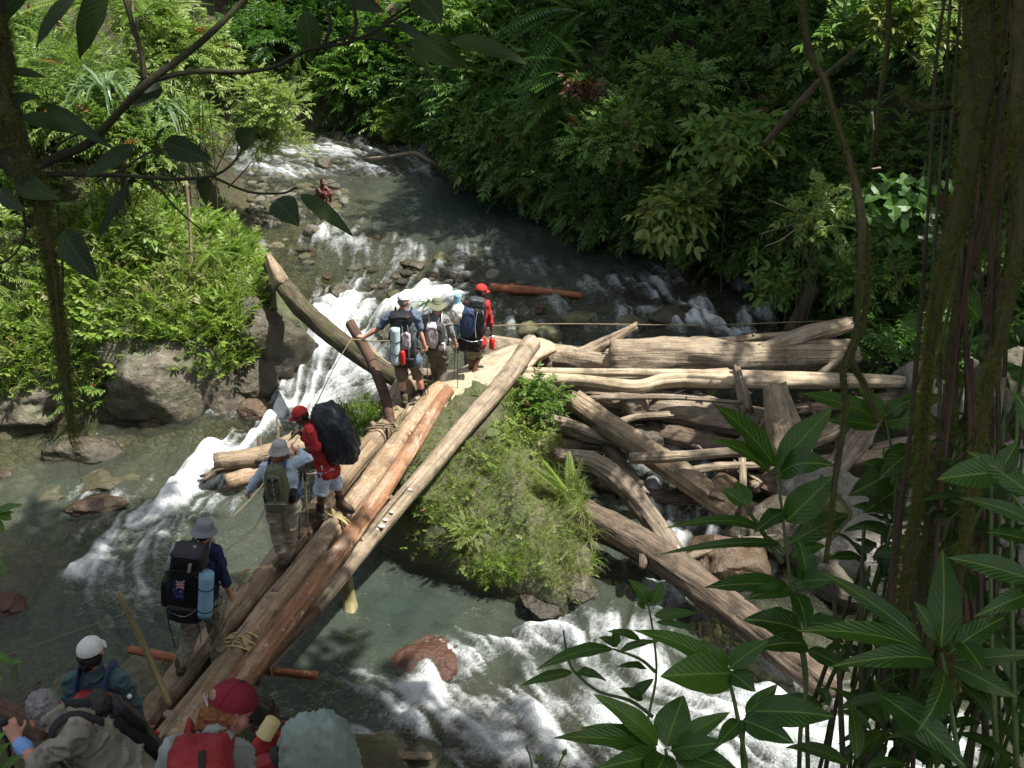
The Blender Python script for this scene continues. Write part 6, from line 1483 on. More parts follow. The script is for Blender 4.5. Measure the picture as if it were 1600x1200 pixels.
# A - white cap
yA = onbridge(640, 634)[1]
A = person('person in a blue grey T-shirt and white cap gripping the leaning post', yA, dict(head=(631, 471), neck=(631, 485), shL=(610, 493), shR=(650, 492), elL=(590, 514), wrL=(569, 527), elR=(656, 518), wrR=(664, 541), hipL=(623, 556), hipR=(646, 556), knL=(628, 590, .05), knR=(654, 588, .12), anL=(632, 622, -.02), anR=(661, 617, .12)),
           (.35, .9, -.25), shirt=C_['blue_grey_cotton'], trousers=C_['tan_shorts'], legs='short', hairs=.95, hair=HAIR['grey'], boots=C_['boot_khaki'], socks=C_['sock_black'], handL=((-.8, .25, .1), (.1, .2, -1), .85), handR=((.15, .3, -1), (-.6, .6, 0), 1.0), belly=1.08, group='hikers crossing the bridge')
cap(A, C_['white_cotton'])
def up_back(P): return P.up, -P.fw
u, b = up_back(A); c = (A.j['shL'] + A.j['shR']) / 2 - A.up * .26 + b * .27
bg_ = Bag('grey and black backpack of the white capped hiker with pale mat and red bottle', c, u, b)
bg_.box('main_bag', (0, 0, 0), (.17, .12, .28), C_['charcoal_nylon'], seed=1); bg_.box('lid', (0, .02, .33), (.165, .125, .085), C_['black_nylon'], seed=2); bg_.box('lower_bag', (0.02, .0, -.33), (.165, .11, .10), C_['black_nylon'], seed=3)
bg_.box('side_pocket', (.15, .03, -.08), (.05, .07, .16), C_['charcoal_nylon'], seed=4); bg_.box('pocket', (.06, .11, .03), (.07, .035, .13), C_['pale_pack_fabric'], seed=5)
for x in (.02, .1): bg_.strap('compression_strap', [(x, .13, .28), (x + .01, .165, .1), (x, .13, -.25)], .012, C_['grey_webbing'])
bg_.shoulder(A, WEB); bg_.belt(A, WEB)
roll('sleeping_mat', 'pale blue grey folded mat strapped to the pack of the white capped hiker', bg_.w(-.07, .17, .24), bg_.w(-.09, .17, -.30), .066, C_['mat_pale'], 'sleeping mat', 1, straps=(.35, .7))
bottle('red fuel bottle on the back of the grey and black backpack', bg_.w(.02, .20, -.30), bg_.R[:, 2], .037, .25, REDP, BUCK)
pole('trekking pole in the right hand of the white capped hiker', A.j['wrR'] + (.02, .06, -.05), aty(669, 637, yA + .1), METAL, GRIPB)
# B - brush hat
yB = atz(688, 620, 1.64)[1]
B = person('person in a grey shirt with an olive brimmed hat decked with leaves', yB, dict(head=(683, 480), neck=(682, 492), shL=(664, 498), shR=(696, 498), elL=(659, 518, .1), wrL=(664, 535, .25), elR=(706, 520), wrR=(712, 537, .05), hipL=(676, 547), hipR=(694, 547), knL=(681, 577, .18), knR=(691, 578, .06), anL=(683, 603, .3), anR=(688, 608, -.02)),
           (.15, 1, -.3), shirt=C_['grey_shirt_fabric'], sleeve='elbow', tuck=True, trousers=C_['muddy_twill'], hair=HAIR['brown'], boots=C_['boot_brown'], handR=((.1, .4, -1), (-.7, .5, 0), 1.0), s=.95, group='hikers crossing the bridge')
o = buckethat(B, C_['hat_olive'], .155, .35, .1, 1)
m_ = Mass(); r5 = np.random.default_rng(8); pp = np.array([B.h(-.12 + .05 * r5.normal(), .02 * r5.normal(), .06 + .02 * r5.normal()) for _ in range(16)])
m_.scatter([leaf8(.13, .035, .2)], pp, np.tile((-.7, -.2, .0), (16, 1)) + r5.normal(0, .4, (16, 3)), r5.uniform(.7, 1.3, 16), r5.uniform(.1, .6, 16), r5); x_ = m_.build('leaf_sprig', LF_RIGHT, B.root); x_['label'] = 'green leaves stuck into the hat brim'
u, b = up_back(B); c = (B.j['shL'] + B.j['shR']) / 2 - B.up * .20 + b * .21
bg_ = Bag('small white and grey daypack on the hiker with the leafy hat', c, u, b); bg_.box('main_bag', (0, 0, 0), (.145, .10, .23), C_['charcoal_nylon'], seed=11); bg_.box('front_panel', (-.035, .05, .04), (.10, .07, .20), C_['pale_pack_fabric'], seed=12, p=3); bg_.box('pocket', (.09, .05, -.13), (.06, .05, .07), C_['pale_pack_fabric'], seed=13); bg_.shoulder(B, C_['pale_pack_fabric'], .03); bg_.strap('compression_strap', [(.03, .12, .2), (.08, .11, .0), (.11, .08, -.18)], .01, WEB)
pole('left one of the two poles held by the leafy hat hiker', B.j['wrR'] + (-.01, .05, -.06), aty(709, 596, yB + .45), METAL, GRIPB); pole('right one of the two poles held by the leafy hat hiker', B.j['wrR'] + (.03, .05, -.06), aty(715, 617, yB + .1), METAL, GRIPB)
# C - barefoot porter
yC = atz(740, 584, 1.72)[1]
Cc = person('barefoot person in a red T-shirt and red cap carrying a navy load', yC, dict(head=(752, 456), neck=(750, 468), shL=(734, 476), shR=(761, 475), elL=(729, 502, .1), wrL=(733, 517, .3), elR=(765, 503), wrR=(768, 516, .05), hipL=(736, 531), hipR=(750, 530), knL=(737, 556, .05), knR=(748, 555, .10), anL=(735, 577, .05), anR=(741, 578, -.03)),
            (.85, .5, -.25), skin=SKIN_DARK, shirt=C_['red_cotton'], sleeve='elbow', trousers=C_['olive_khaki'], legs='short', hairs=.95, hair=HAIR['black'], shoeless=True, s=.92, handR=((.05, .1, -1), (-.9, 0, 0), 1.0), foot={'L': (.4, .9, 0), 'R': (.75, .6, 0)}, group='hikers crossing the bridge')
cap(Cc, C_['cap_red'])
u, b = up_back(Cc); c = (Cc.j['shL'] + Cc.j['shR']) / 2 - Cc.up * .20 + b * .25
bg_ = Bag('navy and black backpack of the barefoot porter with white piping', c + np.array((-.06, 0, 0)), u, b); bg_.box('main_bag', (0, 0, .02), (.19, .13, .28), C_['black_nylon'], seed=21); bg_.box('front_panel', (-.07, .07, .02), (.125, .09, .25), C_['navy_nylon'], seed=22, p=3); bg_.box('lower_bag', (-.01, .01, -.36), (.18, .11, .12), C_['black_nylon'], seed=23); bg_.box('lid', (.03, 0, .33), (.13, .10, .08), C_['charcoal_nylon'], seed=24)
bg_.strap('piping', [(.05, .15, .24), (.045, .165, .0), (.08, .14, -.2)], .009, C_['white_cotton']); bg_.strap('piping', [(-.19, .05, -.25), (.0, .15, -.26), (.19, .05, -.25)], .009, C_['white_cotton']); bg_.strap('piping', [(.13, .12, .25), (.19, .06, .0), (.16, .07, -.22)], .009, C_['white_cotton']); bg_.shoulder(Cc, WEB)
V, Fc = superbox(bg_.w(-.24, .03, .12), bg_.R, (.11, .11, .17), 2.6, 4, .12, 5); o = link('sack', mesh_np('sack', V, Fc), C_['white_sack']); props(o, 'white cloth sack slung left of the navy backpack', 'sack')
roll('sleeping_mat', 'small light blue roll sticking up above the white sack', bg_.w(-.27, .0, .24), bg_.w(-.27, .0, .42), .055, C_['mat_blue'], 'sleeping mat', 2); roll('sleeping_mat', 'blue rolled mat hanging under the white sack', bg_.w(-.25, .03, -.08), bg_.w(-.24, .03, -.38), .05, C_['mat_blue'], 'sleeping mat', 3)
bottle('red metal bottle hanging from the right hand of the barefoot porter', Cc.j['wrR'] + (-.0, .02, -.33), (0.05, 0, 1), .046, .22, REDP, WHITEP)
# D - porter with the covered pack
yD = onbridge(500, 815)[1]
D = person('person in a red shirt and red cap turning back under a black covered pack', yD, dict(head=(470, 651), neck=(482, 664), shL=(484, 672, -.16), shR=(486, 667, .18), elL=(495, 699, -.22), wrL=(474, 704, -.20), elR=(478, 684, .30), wrR=(469, 676, .12), hipL=(508, 734, -.09), hipR=(514, 731, .10), knL=(501, 768, -.08), knR=(525, 759, .12), anL=(500, 799, -.05), anR=(532, 783, .10)),
           (-.88, .1, -.45), skin=SKIN_DARK, shirt=C_['red_cotton'], sleeve='elbow', trousers=C_['blue_board_shorts'], legs='short', hairs=.95, hair=HAIR['black'], boots=C_['boot_brown'], socks=C_['sock_black'], handL=((-1, .1, -.05), (0, .2, -1), .9), handR=((-.9, .2, .1), (0, .5, -1), 1.0), foot={'L': (-.85, .4, 0), 'R': (.7, -.5, 0)}, hem=.02, group='hikers crossing the bridge')
cap(D, C_['cap_red'])
bc = aty(523, 676, yD + .02); upD = norm(aty(500, 626, yD) - aty(545, 718, yD))
bg_ = Bag('huge backpack under a shiny black rain cover', bc, upD, (.75, -.65, .1)); V, Fc = superbox(bc, np.stack([norm(np.cross((.15, -1, .1), upD)), norm(np.cross(upD, norm(np.cross((.15, -1, .1), upD)))), upD], 1) @ np.diag((-1, -1, 1)), (.225, .20, .40), 3.0, 5, .055, 31, .10)
link('rain_cover', mesh_np('rain_cover', V, Fc), C_['black_cover'], bg_.root)
V, Fc = superbox(bc - upD * .36, np.stack([(1, 0, 0), (0, 1, 0), (0, 0, 1)], 1), (.15, .13, .07), 3, 3, .05, 32); link('lower_bag', mesh_np('lower_bag', V, Fc), C_['black_nylon'], bg_.root)
pole('short dark stick in the raised hand of the turning porter', D.j['wrR'] + (-.03, .0, .02), aty(449, 691, yD + .1), METAL, CANE, .01, False, None, 'walking_stick')
# E - woman
yE = onbridge(444, 886)[1]
E = person('person in a light blue shirt and pale sun hat taking the hand of the porter', yE, dict(head=(437, 707), neck=(434, 722), shL=(415, 730), shR=(456, 725), elL=(395, 757, .03), wrL=(388, 770, .12), elR=(482, 716, .02), wrR=(469, 705, .10), hipL=(430, 790), hipR=(456, 787), knL=(434, 830, .06), knR=(452, 830, .08), anL=(442, 872, .02), anR=(451, 870, .12)),
           (.35, .9, -.1), shirt=C_['light_blue_cotton'], sleeve='long', trousers=C_['stone_twill'], hair=HAIR['red'], hairlong=.03, boots=C_['boot_brown'], handL=((-.3, .3, -.7), (.4, .6, 0), .9), handR=((-.8, .3, .1), (.1, .3, 1), .8), belly=1.06, tuck=True, collar=True, group='hikers crossing the bridge')
buckethat(E, C_['hat_stone'], .116, .12, .05, 2)
u, b = up_back(E); c = aty(432, 762, yE - .22)
bg_ = Bag('olive green daypack with a looped lower pocket on the light blue shirt', c, u, b); bg_.box('main_bag', (0, -.02, .03), (.125, .10, .24), C_['olive_nylon'], seed=41, taper=.12); bg_.box('pocket', (0, .07, .07), (.085, .045, .14), C_['olive_nylon'], seed=42); o = bg_.box('lower_pocket', (-.005, .08, -.20), (.125, .05, .075), C_['olive_nylon'], seed=43, p=3)
bg_.strap('pocket_rim', [(-.12, .10, -.16), (-.06, .135, -.135), (.0, .14, -.13), (.06, .135, -.135), (.12, .10, -.16)], .012, C_['stone_twill'], o)
bg_.strap('daisy_chain', [(.0, .125, .19), (.0, .13, .05), (.0, .125, -.09)], .018, C_['grey_webbing']); [bg_.box('buckle', (0, .135, z), (.012, .008, .014), BUCK, sub=2) for z in (.15, .09, .03, -.03)]; bg_.box('top_loop', (0, .1, .17), (.06, .03, .02), WEB, sub=3)
bg_.box('hip_pocket', (.15, -.08, -.15), (.05, .08, .06), C_['black_nylon'], seed=44); bg_.box('hip_pocket', (-.14, -.08, -.17), (.035, .07, .07), C_['black_nylon'], seed=45); bg_.shoulder(E, C_['navy_nylon'], .036); bg_.belt(E, WEB)
pole('dark pole hanging behind the woman with the green daypack', aty(470, 738, yE + .3), aty(467, 846, yE + .25), METAL, GRIPB); pole('yellow tipped pole beside the legs of the woman with the green daypack', aty(476, 738, yE + .3), aty(483, 841, yE + .35), POLEY, GRIPB)
o = MB().add(*tube(np.array([aty(460, 743, yE + .3), aty(494, 739, yE + .35)]), .009, 8)).build('stick', plain('pink_wood', (.5, .3, .27), .6)); props(o, 'short pinkish stick across the two poles', 'stick')
# F - navy shirt
yF = onbridge(300, 1046)[1]
Fp = person('person in a navy shirt and grey bucket hat stepping onto the bridge', yF, dict(head=(320, 833), neck=(315, 849), shL=(290, 858), shR=(338, 860), elL=(268, 893, .05), wrL=(262, 922, .22), elR=(350, 905), wrR=(360, 930, .12), hipL=(296, 951), hipR=(332, 948), knL=(297, 998, .08), knR=(340, 992, .20), anL=(281, 1039, -.04), anR=(340, 1031, .22)),
            (.4, .9, -.2), shirt=C_['navy_cotton'], sleeve='elbow', trousers=C_['khaki_twill'], hair=HAIR['brown'], boots=C_['boot_brown'], handR=((.15, .4, -.8), (-.6, .5, 0), 1.05), handL=((0, .5, -.6), (.6, .4, 0), .9), tuck=True, group='hikers crossing the bridge', foot={'R': (.35, .9, 0), 'L': (-.05, 1, 0)})
buckethat(Fp, C_['hat_grey'], .124, .1, .06, 3)
u, b = up_back(Fp); c = aty(293, 906, yF - .27)
bg_ = Bag('large black backpack with a small flag and a blue foam mat', c, u, b); bg_.box('main_bag', (0, 0, -.02), (.19, .14, .32), C_['black_nylon'], seed=51); bg_.box('lid', (.02, .02, .31), (.17, .14, .10), C_['black_nylon'], seed=52); bg_.box('side_pocket', (-.19, .02, -.14), (.05, .08, .17), C_['black_nylon'], seed=53); bg_.box('lower_bag', (.0, .03, -.33), (.18, .13, .11), C_['black_nylon'], seed=54)
for x in (-.13, .07): bg_.strap('lid_strap', [(x, .0, .42), (x, .15, .33), (x - .01, .17, .22)], .017, C_['grey_webbing'])
bg_.strap('compression_strap', [(.11, .15, .15), (.12, .16, -.02), (.11, .15, -.17)], .014, WEB); bg_.strap('piping', [(-.14, .14, -.30), (.02, .175, -.31), (.14, .15, -.22)], .006, C_['grey_webbing']); bg_.strap('piping', [(.12, .14, .17), (.19, .12, .08), (.17, .13, -.14)], .006, C_['grey_webbing']); bg_.strap('dangling_strap', [(-.19, .02, -.25), (-.18, .03, -.5), (-.11, .03, -.85)], .012, WEB); bg_.strap('dangling_strap', [(.1, .05, -.4), (.14, .06, -.55), (.15, .06, -.72)], .010, WEB)
bg_.shoulder(Fp, C_['grey_webbing'], .028); bg_.belt(Fp, WEB)
roll('sleeping_mat', 'blue foam mat roll strapped upright on the black backpack', bg_.w(.215, .12, .20), bg_.w(.205, .12, -.30), .072, C_['mat_blue'], 'sleeping mat', 4, spiral=plain('mat_edge', (.1, .2, .28), .8), straps=(.32, .85))
# flag patch: blue field, white crossed saltire and red cross in the upper hoist corner, white stars
fr = empty('flag', bg_.w(-.05, .19, .05), 'small hanging blue flag with a red white cross canton and stars', 'flag')
FB, FW_, FR = plain('flag_blue', (.012, .018, .12), .7), plain('flag_white', (.7, .7, .7), .7), plain('flag_red', (.5, .02, .04), .7)
def flagpt(a, c_, d=0.0): return bg_.w(-.085 + .105 * a, .178 + d + .008 * math.sin(a * 5 + c_ * 3), .12 - .215 * c_)
n_ = 9; V = [flagpt(a, c_) for c_ in np.linspace(0, 1, n_) for a in np.linspace(0, 1, 7)]; V2 = [flagpt(a, c_, -.004) for c_ in np.linspace(0, 1, n_) for a in np.linspace(0, 1, 7)]
Fc = [(i * 7 + j_, i * 7 + j_ + 1, (i + 1) * 7 + j_ + 1, (i + 1) * 7 + j_) for i in range(n_ - 1) for j_ in range(6)]; link('field', mesh_np('field', np.array(V + V2), Fc + [tuple(reversed([q + 63 for q in f_])) for f_ in Fc]), FB, fr)
def band(p, q, w_, m_, d, nm):
    p, q = np.array(p), np.array(q); t_ = norm(q - p); k_ = np.array((-t_[1], t_[0])) * w_; L_ = [flagpt(*(p + k_), d), flagpt(*(p - k_), d), flagpt(*(q - k_), d), flagpt(*(q + k_), d)]; link(nm, mesh_np(nm, np.array(L_), [(0, 1, 2, 3)]), m_, fr)
X0, X1, Z0, Z1 = .30, 1.0, 0.0, .42
for k, (p, q, w_, m_) in enumerate([((X0, Z0), (X1, Z1), .05, FW_), ((X1, Z0), (X0, Z1), .05, FW_), ((X0, Z0), (X1, Z1), .02, FR), ((X1, Z0), (X0, Z1), .02, FR), (((X0 + X1) / 2, Z0), ((X0 + X1) / 2, Z1), .10, FW_), ((X0, (Z0 + Z1) / 2), (X1, (Z0 + Z1) / 2), .055, FW_), (((X0 + X1) / 2, Z0), ((X0 + X1) / 2, Z1), .055, FR), ((X0, (Z0 + Z1) / 2), (X1, (Z0 + Z1) / 2), .03, FR)]): band(p, q, w_, m_, .0012 * (k + 1), 'flag_cross')
for a, c_, r in ((.65, .62, .07), (.5, .88, .045), (.25, .70, .045), (.78, .84, .04), (.3, .92, .03), (.12, .5, .045)):
    st_ = [flagpt(a + r * (1 if q % 2 == 0 else .42) * math.cos(q * math.pi / 7) * 1.6, c_ + r * (1 if q % 2 == 0 else .42) * math.sin(q * math.pi / 7) * .8, .002) for q in range(14)]; link('star', mesh_np('star', np.array(st_), [tuple(range(14))]), FW_, fr)
hk = norm(np.array((.9, .3, .1)))
pole('rattan walking stick with a crook, left one in the hand of the navy shirt hiker', aty(379, 899, yF + .2), aty(318, 1010, yF - .05), CANE, CANE, .013, False, 'rattan walking sticks', 'walking_stick', hk); pole('rattan walking stick with a crook, right one in the hand of the navy shirt hiker', aty(396, 897, yF + .25), aty(326, 1022, yF - .02), CANE, CANE, .013, False, 'rattan walking sticks', 'walking_stick', hk)
# G - teal shirt
yG = 5.3
G = person('person in a teal shirt and white cap climbing down to the bridge', yG, dict(head=(143, 1022), neck=(147, 1042), shL=(115, 1062), shR=(188, 1062), elL=(104, 1108, .03), wrL=(112, 1150, .15), elR=(212, 1104, .05), wrR=(223, 1132, .16), hipL=(136, 1168), hipR=(180, 1168), knL=(136, 1250, .15), knR=(180, 1250, .1), anL=(136, 1340), anR=(180, 1340)),
           (.05, 1, -.2), shirt=C_['teal_cotton'], sleeve='elbow', trousers=C_['khaki_twill'], hairs=.95, hair=HAIR['black'], hairlong=.015, boots=C_['boot_brown'], voxel=.009, collar=True, wr=.013, s=.95, group='hikers waiting on the near bank')
cap(G, C_['white_cotton'], tilt=.12)
u, b = up_back(G); c = aty(150, 1128, yG - .2)
bg_ = Bag('black backpack with a red top edge on the teal shirt', c, u, b); bg_.box('main_bag', (.0, 0, -.02), (.17, .13, .20), C_['black_nylon'], seed=61); o = bg_.box('lid', (-.02, .0, .17), (.125, .09, .045), C_['red_nylon'], seed=62); bg_.box('pocket', (.02, .12, -.02), (.13, .06, .16), C_['black_nylon'], seed=63); bg_.box('buckle', (.09, .12, .15), (.02, .01, .007), WHITEP, sub=2); bg_.shoulder(G, C_['navy_nylon'], .036)
# H - grey hair
yH = 3.72
Hh = person('person with grey hair bending down in a beige shirt with a blue wristband', yH, dict(head=(72, 1113, .05), neck=(97, 1128), shL=(114, 1150, -.15), shR=(122, 1116, .20), elL=(64, 1196, -.12), wrL=(27, 1158, .05), elR=(112, 1170, .35), wrR=(80, 1190, .45), hipL=(206, 1228, -.08), hipR=(214, 1206, .16), knL=(160, 1350, .05), knR=(170, 1345, .2), anL=(180, 1440, 0), anR=(190, 1440, .2)),
            (-.62, .6, -.5), shirt=C_['beige_cotton'], sleeve='elbow', trousers=C_['khaki_twill'], hair=HAIR['grey'], boots=C_['boot_brown'], voxel=.008, handL=((-.5, .5, .7), (-.4, .6, -.3), 1.0), collar=True, wr=.014, belly=1.15, group='hikers waiting on the near bank')
a, b_, c_ = Hh.arm['L']; w0 = c_ + (b_ - c_) * .12; w1 = c_ + (b_ - c_) * .42
link('wristband', remesh('wristband', [rc(w0, .036, w1, .043)], .007, 2, .004, 30), C_['wristband_blue'], Hh.root)
bb = norm(-Hh.fw); c = aty(186, 1142, yH + .2); bg_ = Bag('black backpack slung on the back of the grey haired hiker', c, Hh.up, (.3, .45, .85)); bg_.box('main_bag', (0, 0, -.04), (.14, .10, .22), C_['black_nylon'], seed=71); bg_.box('pocket', (.02, .08, .04), (.10, .05, .13), C_['black_nylon'], seed=72); bg_.box('lid', (0, .0, .19), (.12, .095, .05), C_['black_nylon'], seed=73); bg_.shoulder(Hh, WEB, .03); bg_.box('buckle', (.0, .16, .10), (.018, .012, .01), WHITEP, sub=2); bg_.box('tag', (.10, .13, -.12), (.010, .010, .014), REDP, sub=2)
pole('black pole held up by the grey haired hiker', aty(6, 1128, yH + .1), aty(30, 1260, yH + .3), METAL, GRIPB, .011)
# I - maroon cap
yI = 3.12
I = person('person with reddish hair and maroon cap looking down in a pale grey shirt', yI, dict(head=(362, 1111, .06), neck=(338, 1146), shL=(272, 1176, -.03), shR=(372, 1184, .03), elL=(245, 1250), wrL=(270, 1310, .15), elR=(400, 1265), wrR=(385, 1320, .15), hipL=(285, 1350), hipR=(350, 1352), knL=(290, 1500), knR=(345, 1500), anL=(290, 1650), anR=(345, 1650)),
           (.82, .36, -.5), shirt=C_['pale_grey_cotton'], sleeve='elbow', trousers=C_['khaki_twill'], hairs=.95, hair=HAIR['red'], hairlong=.05, voxel=.008, boots=C_['boot_brown'], wr=.012, collar=True, group='hikers waiting on the near bank')
o = cap(I, C_['maroon_cotton'], brimmat=C_['black_nylon'], tilt=.05, strap=C_['black_nylon'])
V, Fc = ell(I.h(0, -.098, .062), I.HM @ np.diag((.036, .022, .028)), 3); x_ = link('cap_opening', mesh_np('cap_opening', V, Fc), HAIR['sandy'], o); x_['label'] = 'hair showing through the opening at the back of the cap'
tcu = bpy.data.curves.new('cap_lettering', 'FONT'); tcu.body = 'Columbia'; tcu.size = .022; tcu.align_x = 'CENTER'; tcu.extrude = .0008
to = bpy.data.objects.new('cap_lettering', tcu); COL.objects.link(to); dg = bpy.context.evaluated_depsgraph_get(); dg.update()
tme = bpy.data.meshes.new_from_object(to.evaluated_get(dg)); bpy.data.objects.remove(to)
n_ = len(tme.vertices); co = np.empty(n_ * 3, np.float32); tme.vertices.foreach_get('co', co); co = co.reshape(-1, 3)
TM = np.stack([I.HM[:, 0], I.HM[:, 2], -I.HM[:, 1]], 1); tme.vertices.foreach_set('co', (np.array(I.h(0, -.129, .030)) + co @ TM.T).astype(np.float32).ravel()); tme.update()
link('cap_lettering', tme, WHITEP, o)
u, b = up_back(I); c = aty(312, 1216, yI - .2)
bg_ = Bag('red backpack with a black centre strap on the pale grey shirt', c, u, b); bg_.box('main_bag', (0, 0, -.02), (.13, .10, .22), C_['red_nylon'], seed=81); bg_.box('flap', (-.01, .05, .09), (.115, .07, .09), C_['red_nylon'], seed=82); bg_.strap('centre_strap', [(.0, .05, .21), (.0, .125, .14), (.0, .13, .0), (.0, .11, -.15)], .014, WEB); bg_.strap('cord', [(-.06, .12, -.06), (.0, .135, -.02), (.07, .12, -.05)], .007, BUCK)
bg_.shoulder(I, C_['red_nylon'], .038)
V, Fc = superbox((I.j['shL'] + I.j['shR']) / 2 + I.up * .075 - I.fw * .07, np.stack([I.rt, -I.fw, I.up], 1), (.075, .035, .03), 2.5, 4, .25, 9); x_ = link('neck_scarf', mesh_np('neck_scarf', V, Fc), C_['navy_nylon'], I.root)
# J - under the green grey cover
yJ = 3.75
Jp = person('person in a red shirt hunched forward beside the maroon cap', yJ, dict(head=(412, 1124, .25), neck=(428, 1142, .2), shL=(420, 1160, .0), shR=(450, 1150, .3), elL=(395, 1205, .05), wrL=(385, 1250, .2), elR=(445, 1200, .45), wrR=(420, 1240, .5), hipL=(470, 1270), hipR=(490, 1262, .2), knL=(450, 1400, .1), knR=(470, 1390, .3), anL=(470, 1520, 0), anR=(490, 1510, .2)),
            (-.5, .7, -.55), skin=SKIN_DARK, shirt=C_['red_cotton'], sleeve='elbow', trousers=C_['tan_shorts'], hair=HAIR['brown'], voxel=.009, shoeless=True, group='hikers waiting on the near bank')
c = aty(497, 1190, yJ - .15); upJ = norm((-.12, .28, 1)); bg_ = Bag('tall backpack under a grey green rain cover at the bottom of the picture', c, upJ, (.25, -1, .1)); bg_.box('rain_cover', (0, 0, 0), (.195, .16, .235), C_['green_grey_cover'], p=3.4, wr=.06, seed=91, sub=5, taper=.14); bg_.box('main_bag', (-.18, .02, -.06), (.06, .09, .18), C_['black_nylon'], seed=92); bg_.box('pocket', (-.25, .04, .07), (.065, .06, .035), C_['red_nylon'], seed=93); bg_.box('buckle', (-.24, .08, .0), (.045, .03, .025), BUCK, sub=3); bg_.shoulder(Jp, WEB)
# cream mug hanging from it
mc = aty(420, 1137, yJ - .25); R_, _ = bagframe(mc, (.5, .35, .75), (0, -1, .1)); mr = empty('enamel_mug', mc, 'cream enamel mug hanging beside the grey green covered pack', 'mug')
a = np.linspace(0, 2 * np.pi, 26, endpoint=False); V = []
for r, z in ((.0, .045), (.036, .045), (.039, .042), (.040, -.045), (.0425, -.047), (.038, -.045), (.036, .038), (.0, .038)): V.append(mc + np.stack([r * np.cos(a), r * np.sin(a), np.full(26, z)], 1) @ R_.T)
link('cup', mesh_np('cup', np.concatenate(V), [(i * 26 + j_, i * 26 + (j_ + 1) % 26, (i + 1) * 26 + (j_ + 1) % 26, (i + 1) * 26 + j_) for i in range(7) for j_ in range(26)]), CREAMP, mr)
MB().add(*tube(spline(np.array([mc + R_ @ np.array(q) for q in ((.039, 0, .03), (.07, 0, .02), (.072, 0, -.02), (.039, 0, -.03))]), 14), .006, 8)).build('handle', BUCK, mr)
# K - seated bather
yK = gw((505, 318))[1]
K = person('bare chested person squatting on the gravel bar by the far pool', yK, dict(head=(504.5, 285.5), neck=(502, 291.5, 0), shL=(497, 294), shR=(508, 293, .05), elL=(501, 301, -.15), wrL=(508.5, 303.5, -.25), elR=(516, 299, -.02), wrR=(518.5, 303.5, -.15), hipL=(496.5, 307.5, .05), hipR=(502, 307.5, .1), knL=(508, 303.5, -.28), knR=(515, 301.5, -.1), anL=(511, 315.5, -.22), anR=(517, 315.5, -.05)),
           (.55, -.75, -.15), skin=SKIN_DARK, trousers=C_['dark_shorts'], legs='short', hair=HAIR['black'], shoeless=True, s=.86, voxel=.014, foot={'L': (.6, -.6, 0), 'R': (.8, -.4, 0)})
# ================================================================== near plants
def bigleaf(a, b, w, up=(0, 0, 1), arch=.16, fold=.10, roll=0.0, n=14, seed=0, wave=.02):
    """a long veined leaf from a to b, w metres wide; returns V, F, UV"""
    a = np.asarray(a, float); b = np.asarray(b, float); L_ = np.linalg.norm(b - a); y = norm(b - a); x = np.cross(y, np.asarray(up, float))
    if np.linalg.norm(x) < .15: x = np.cross(y, (0, -1, .4))
    x = norm(x); z = np.cross(x, y); x, z = x * math.cos(roll) + z * math.sin(roll), z * math.cos(roll) - x * math.sin(roll)
    m = 7; V = []; U = []
    for u in np.linspace(0, 1, n):
        prof = (math.sin(math.pi * min(1, u ** .82)) ** .8) * (1 - .25 * u) * 1.12 if 0 < u < 1 else .0
        hw = max(.012 * w, .5 * w * prof)
        c = a + y * L_ * u + z * L_ * arch * (4 * u * (1 - u)) * .5 - z * L_ * arch * .3 * u * u
        for k in np.linspace(-1, 1, m):
            V.append(c + x * hw * k + z * (fold * w * abs(k) * prof + wave * w * math.sin(u * 17 + seed + 2 * k) * abs(k))); U.append((k * .5 * max(prof, .1), u))
    Fc = [(i * m + j, i * m + j + 1, (i + 1) * m + j + 1, (i + 1) * m + j) for i in range(n - 1) for j in range(m - 1)]
    return np.array(V), Fc, np.array(U)
class Leafy:
    def __init__(s): s.V = []; s.F = []; s.U = []; s.T = []; s.W = []; s.n = 0
    def add(s, VFU, tint, vein=1.0):
        V, Fc, U = VFU; s.V.append(V); s.F += [tuple(i + s.n for i in f) for f in Fc]; s.U.append(U); s.T.append(np.full(len(V), tint)); s.W.append(np.full(len(V), vein)); s.n += len(V)
    def build(s, name, mat, parent):
        return link(name, mesh_np(name, np.concatenate(s.V), np.array(s.F, np.int32), True, {'tint': np.clip(np.concatenate(s.T), 0, 1), 'vein': np.concatenate(s.W)}, uv=np.concatenate(s.U)), mat, parent)
rb = np.random.default_rng(55)
LF_DENSE = leafmat('dense_dark_leaves', [(0, (.010, .032, .006)), (.5, (.022, .065, .010)), (1, (.05, .12, .016))], .3, .4, veins=(.10, .16, .03))
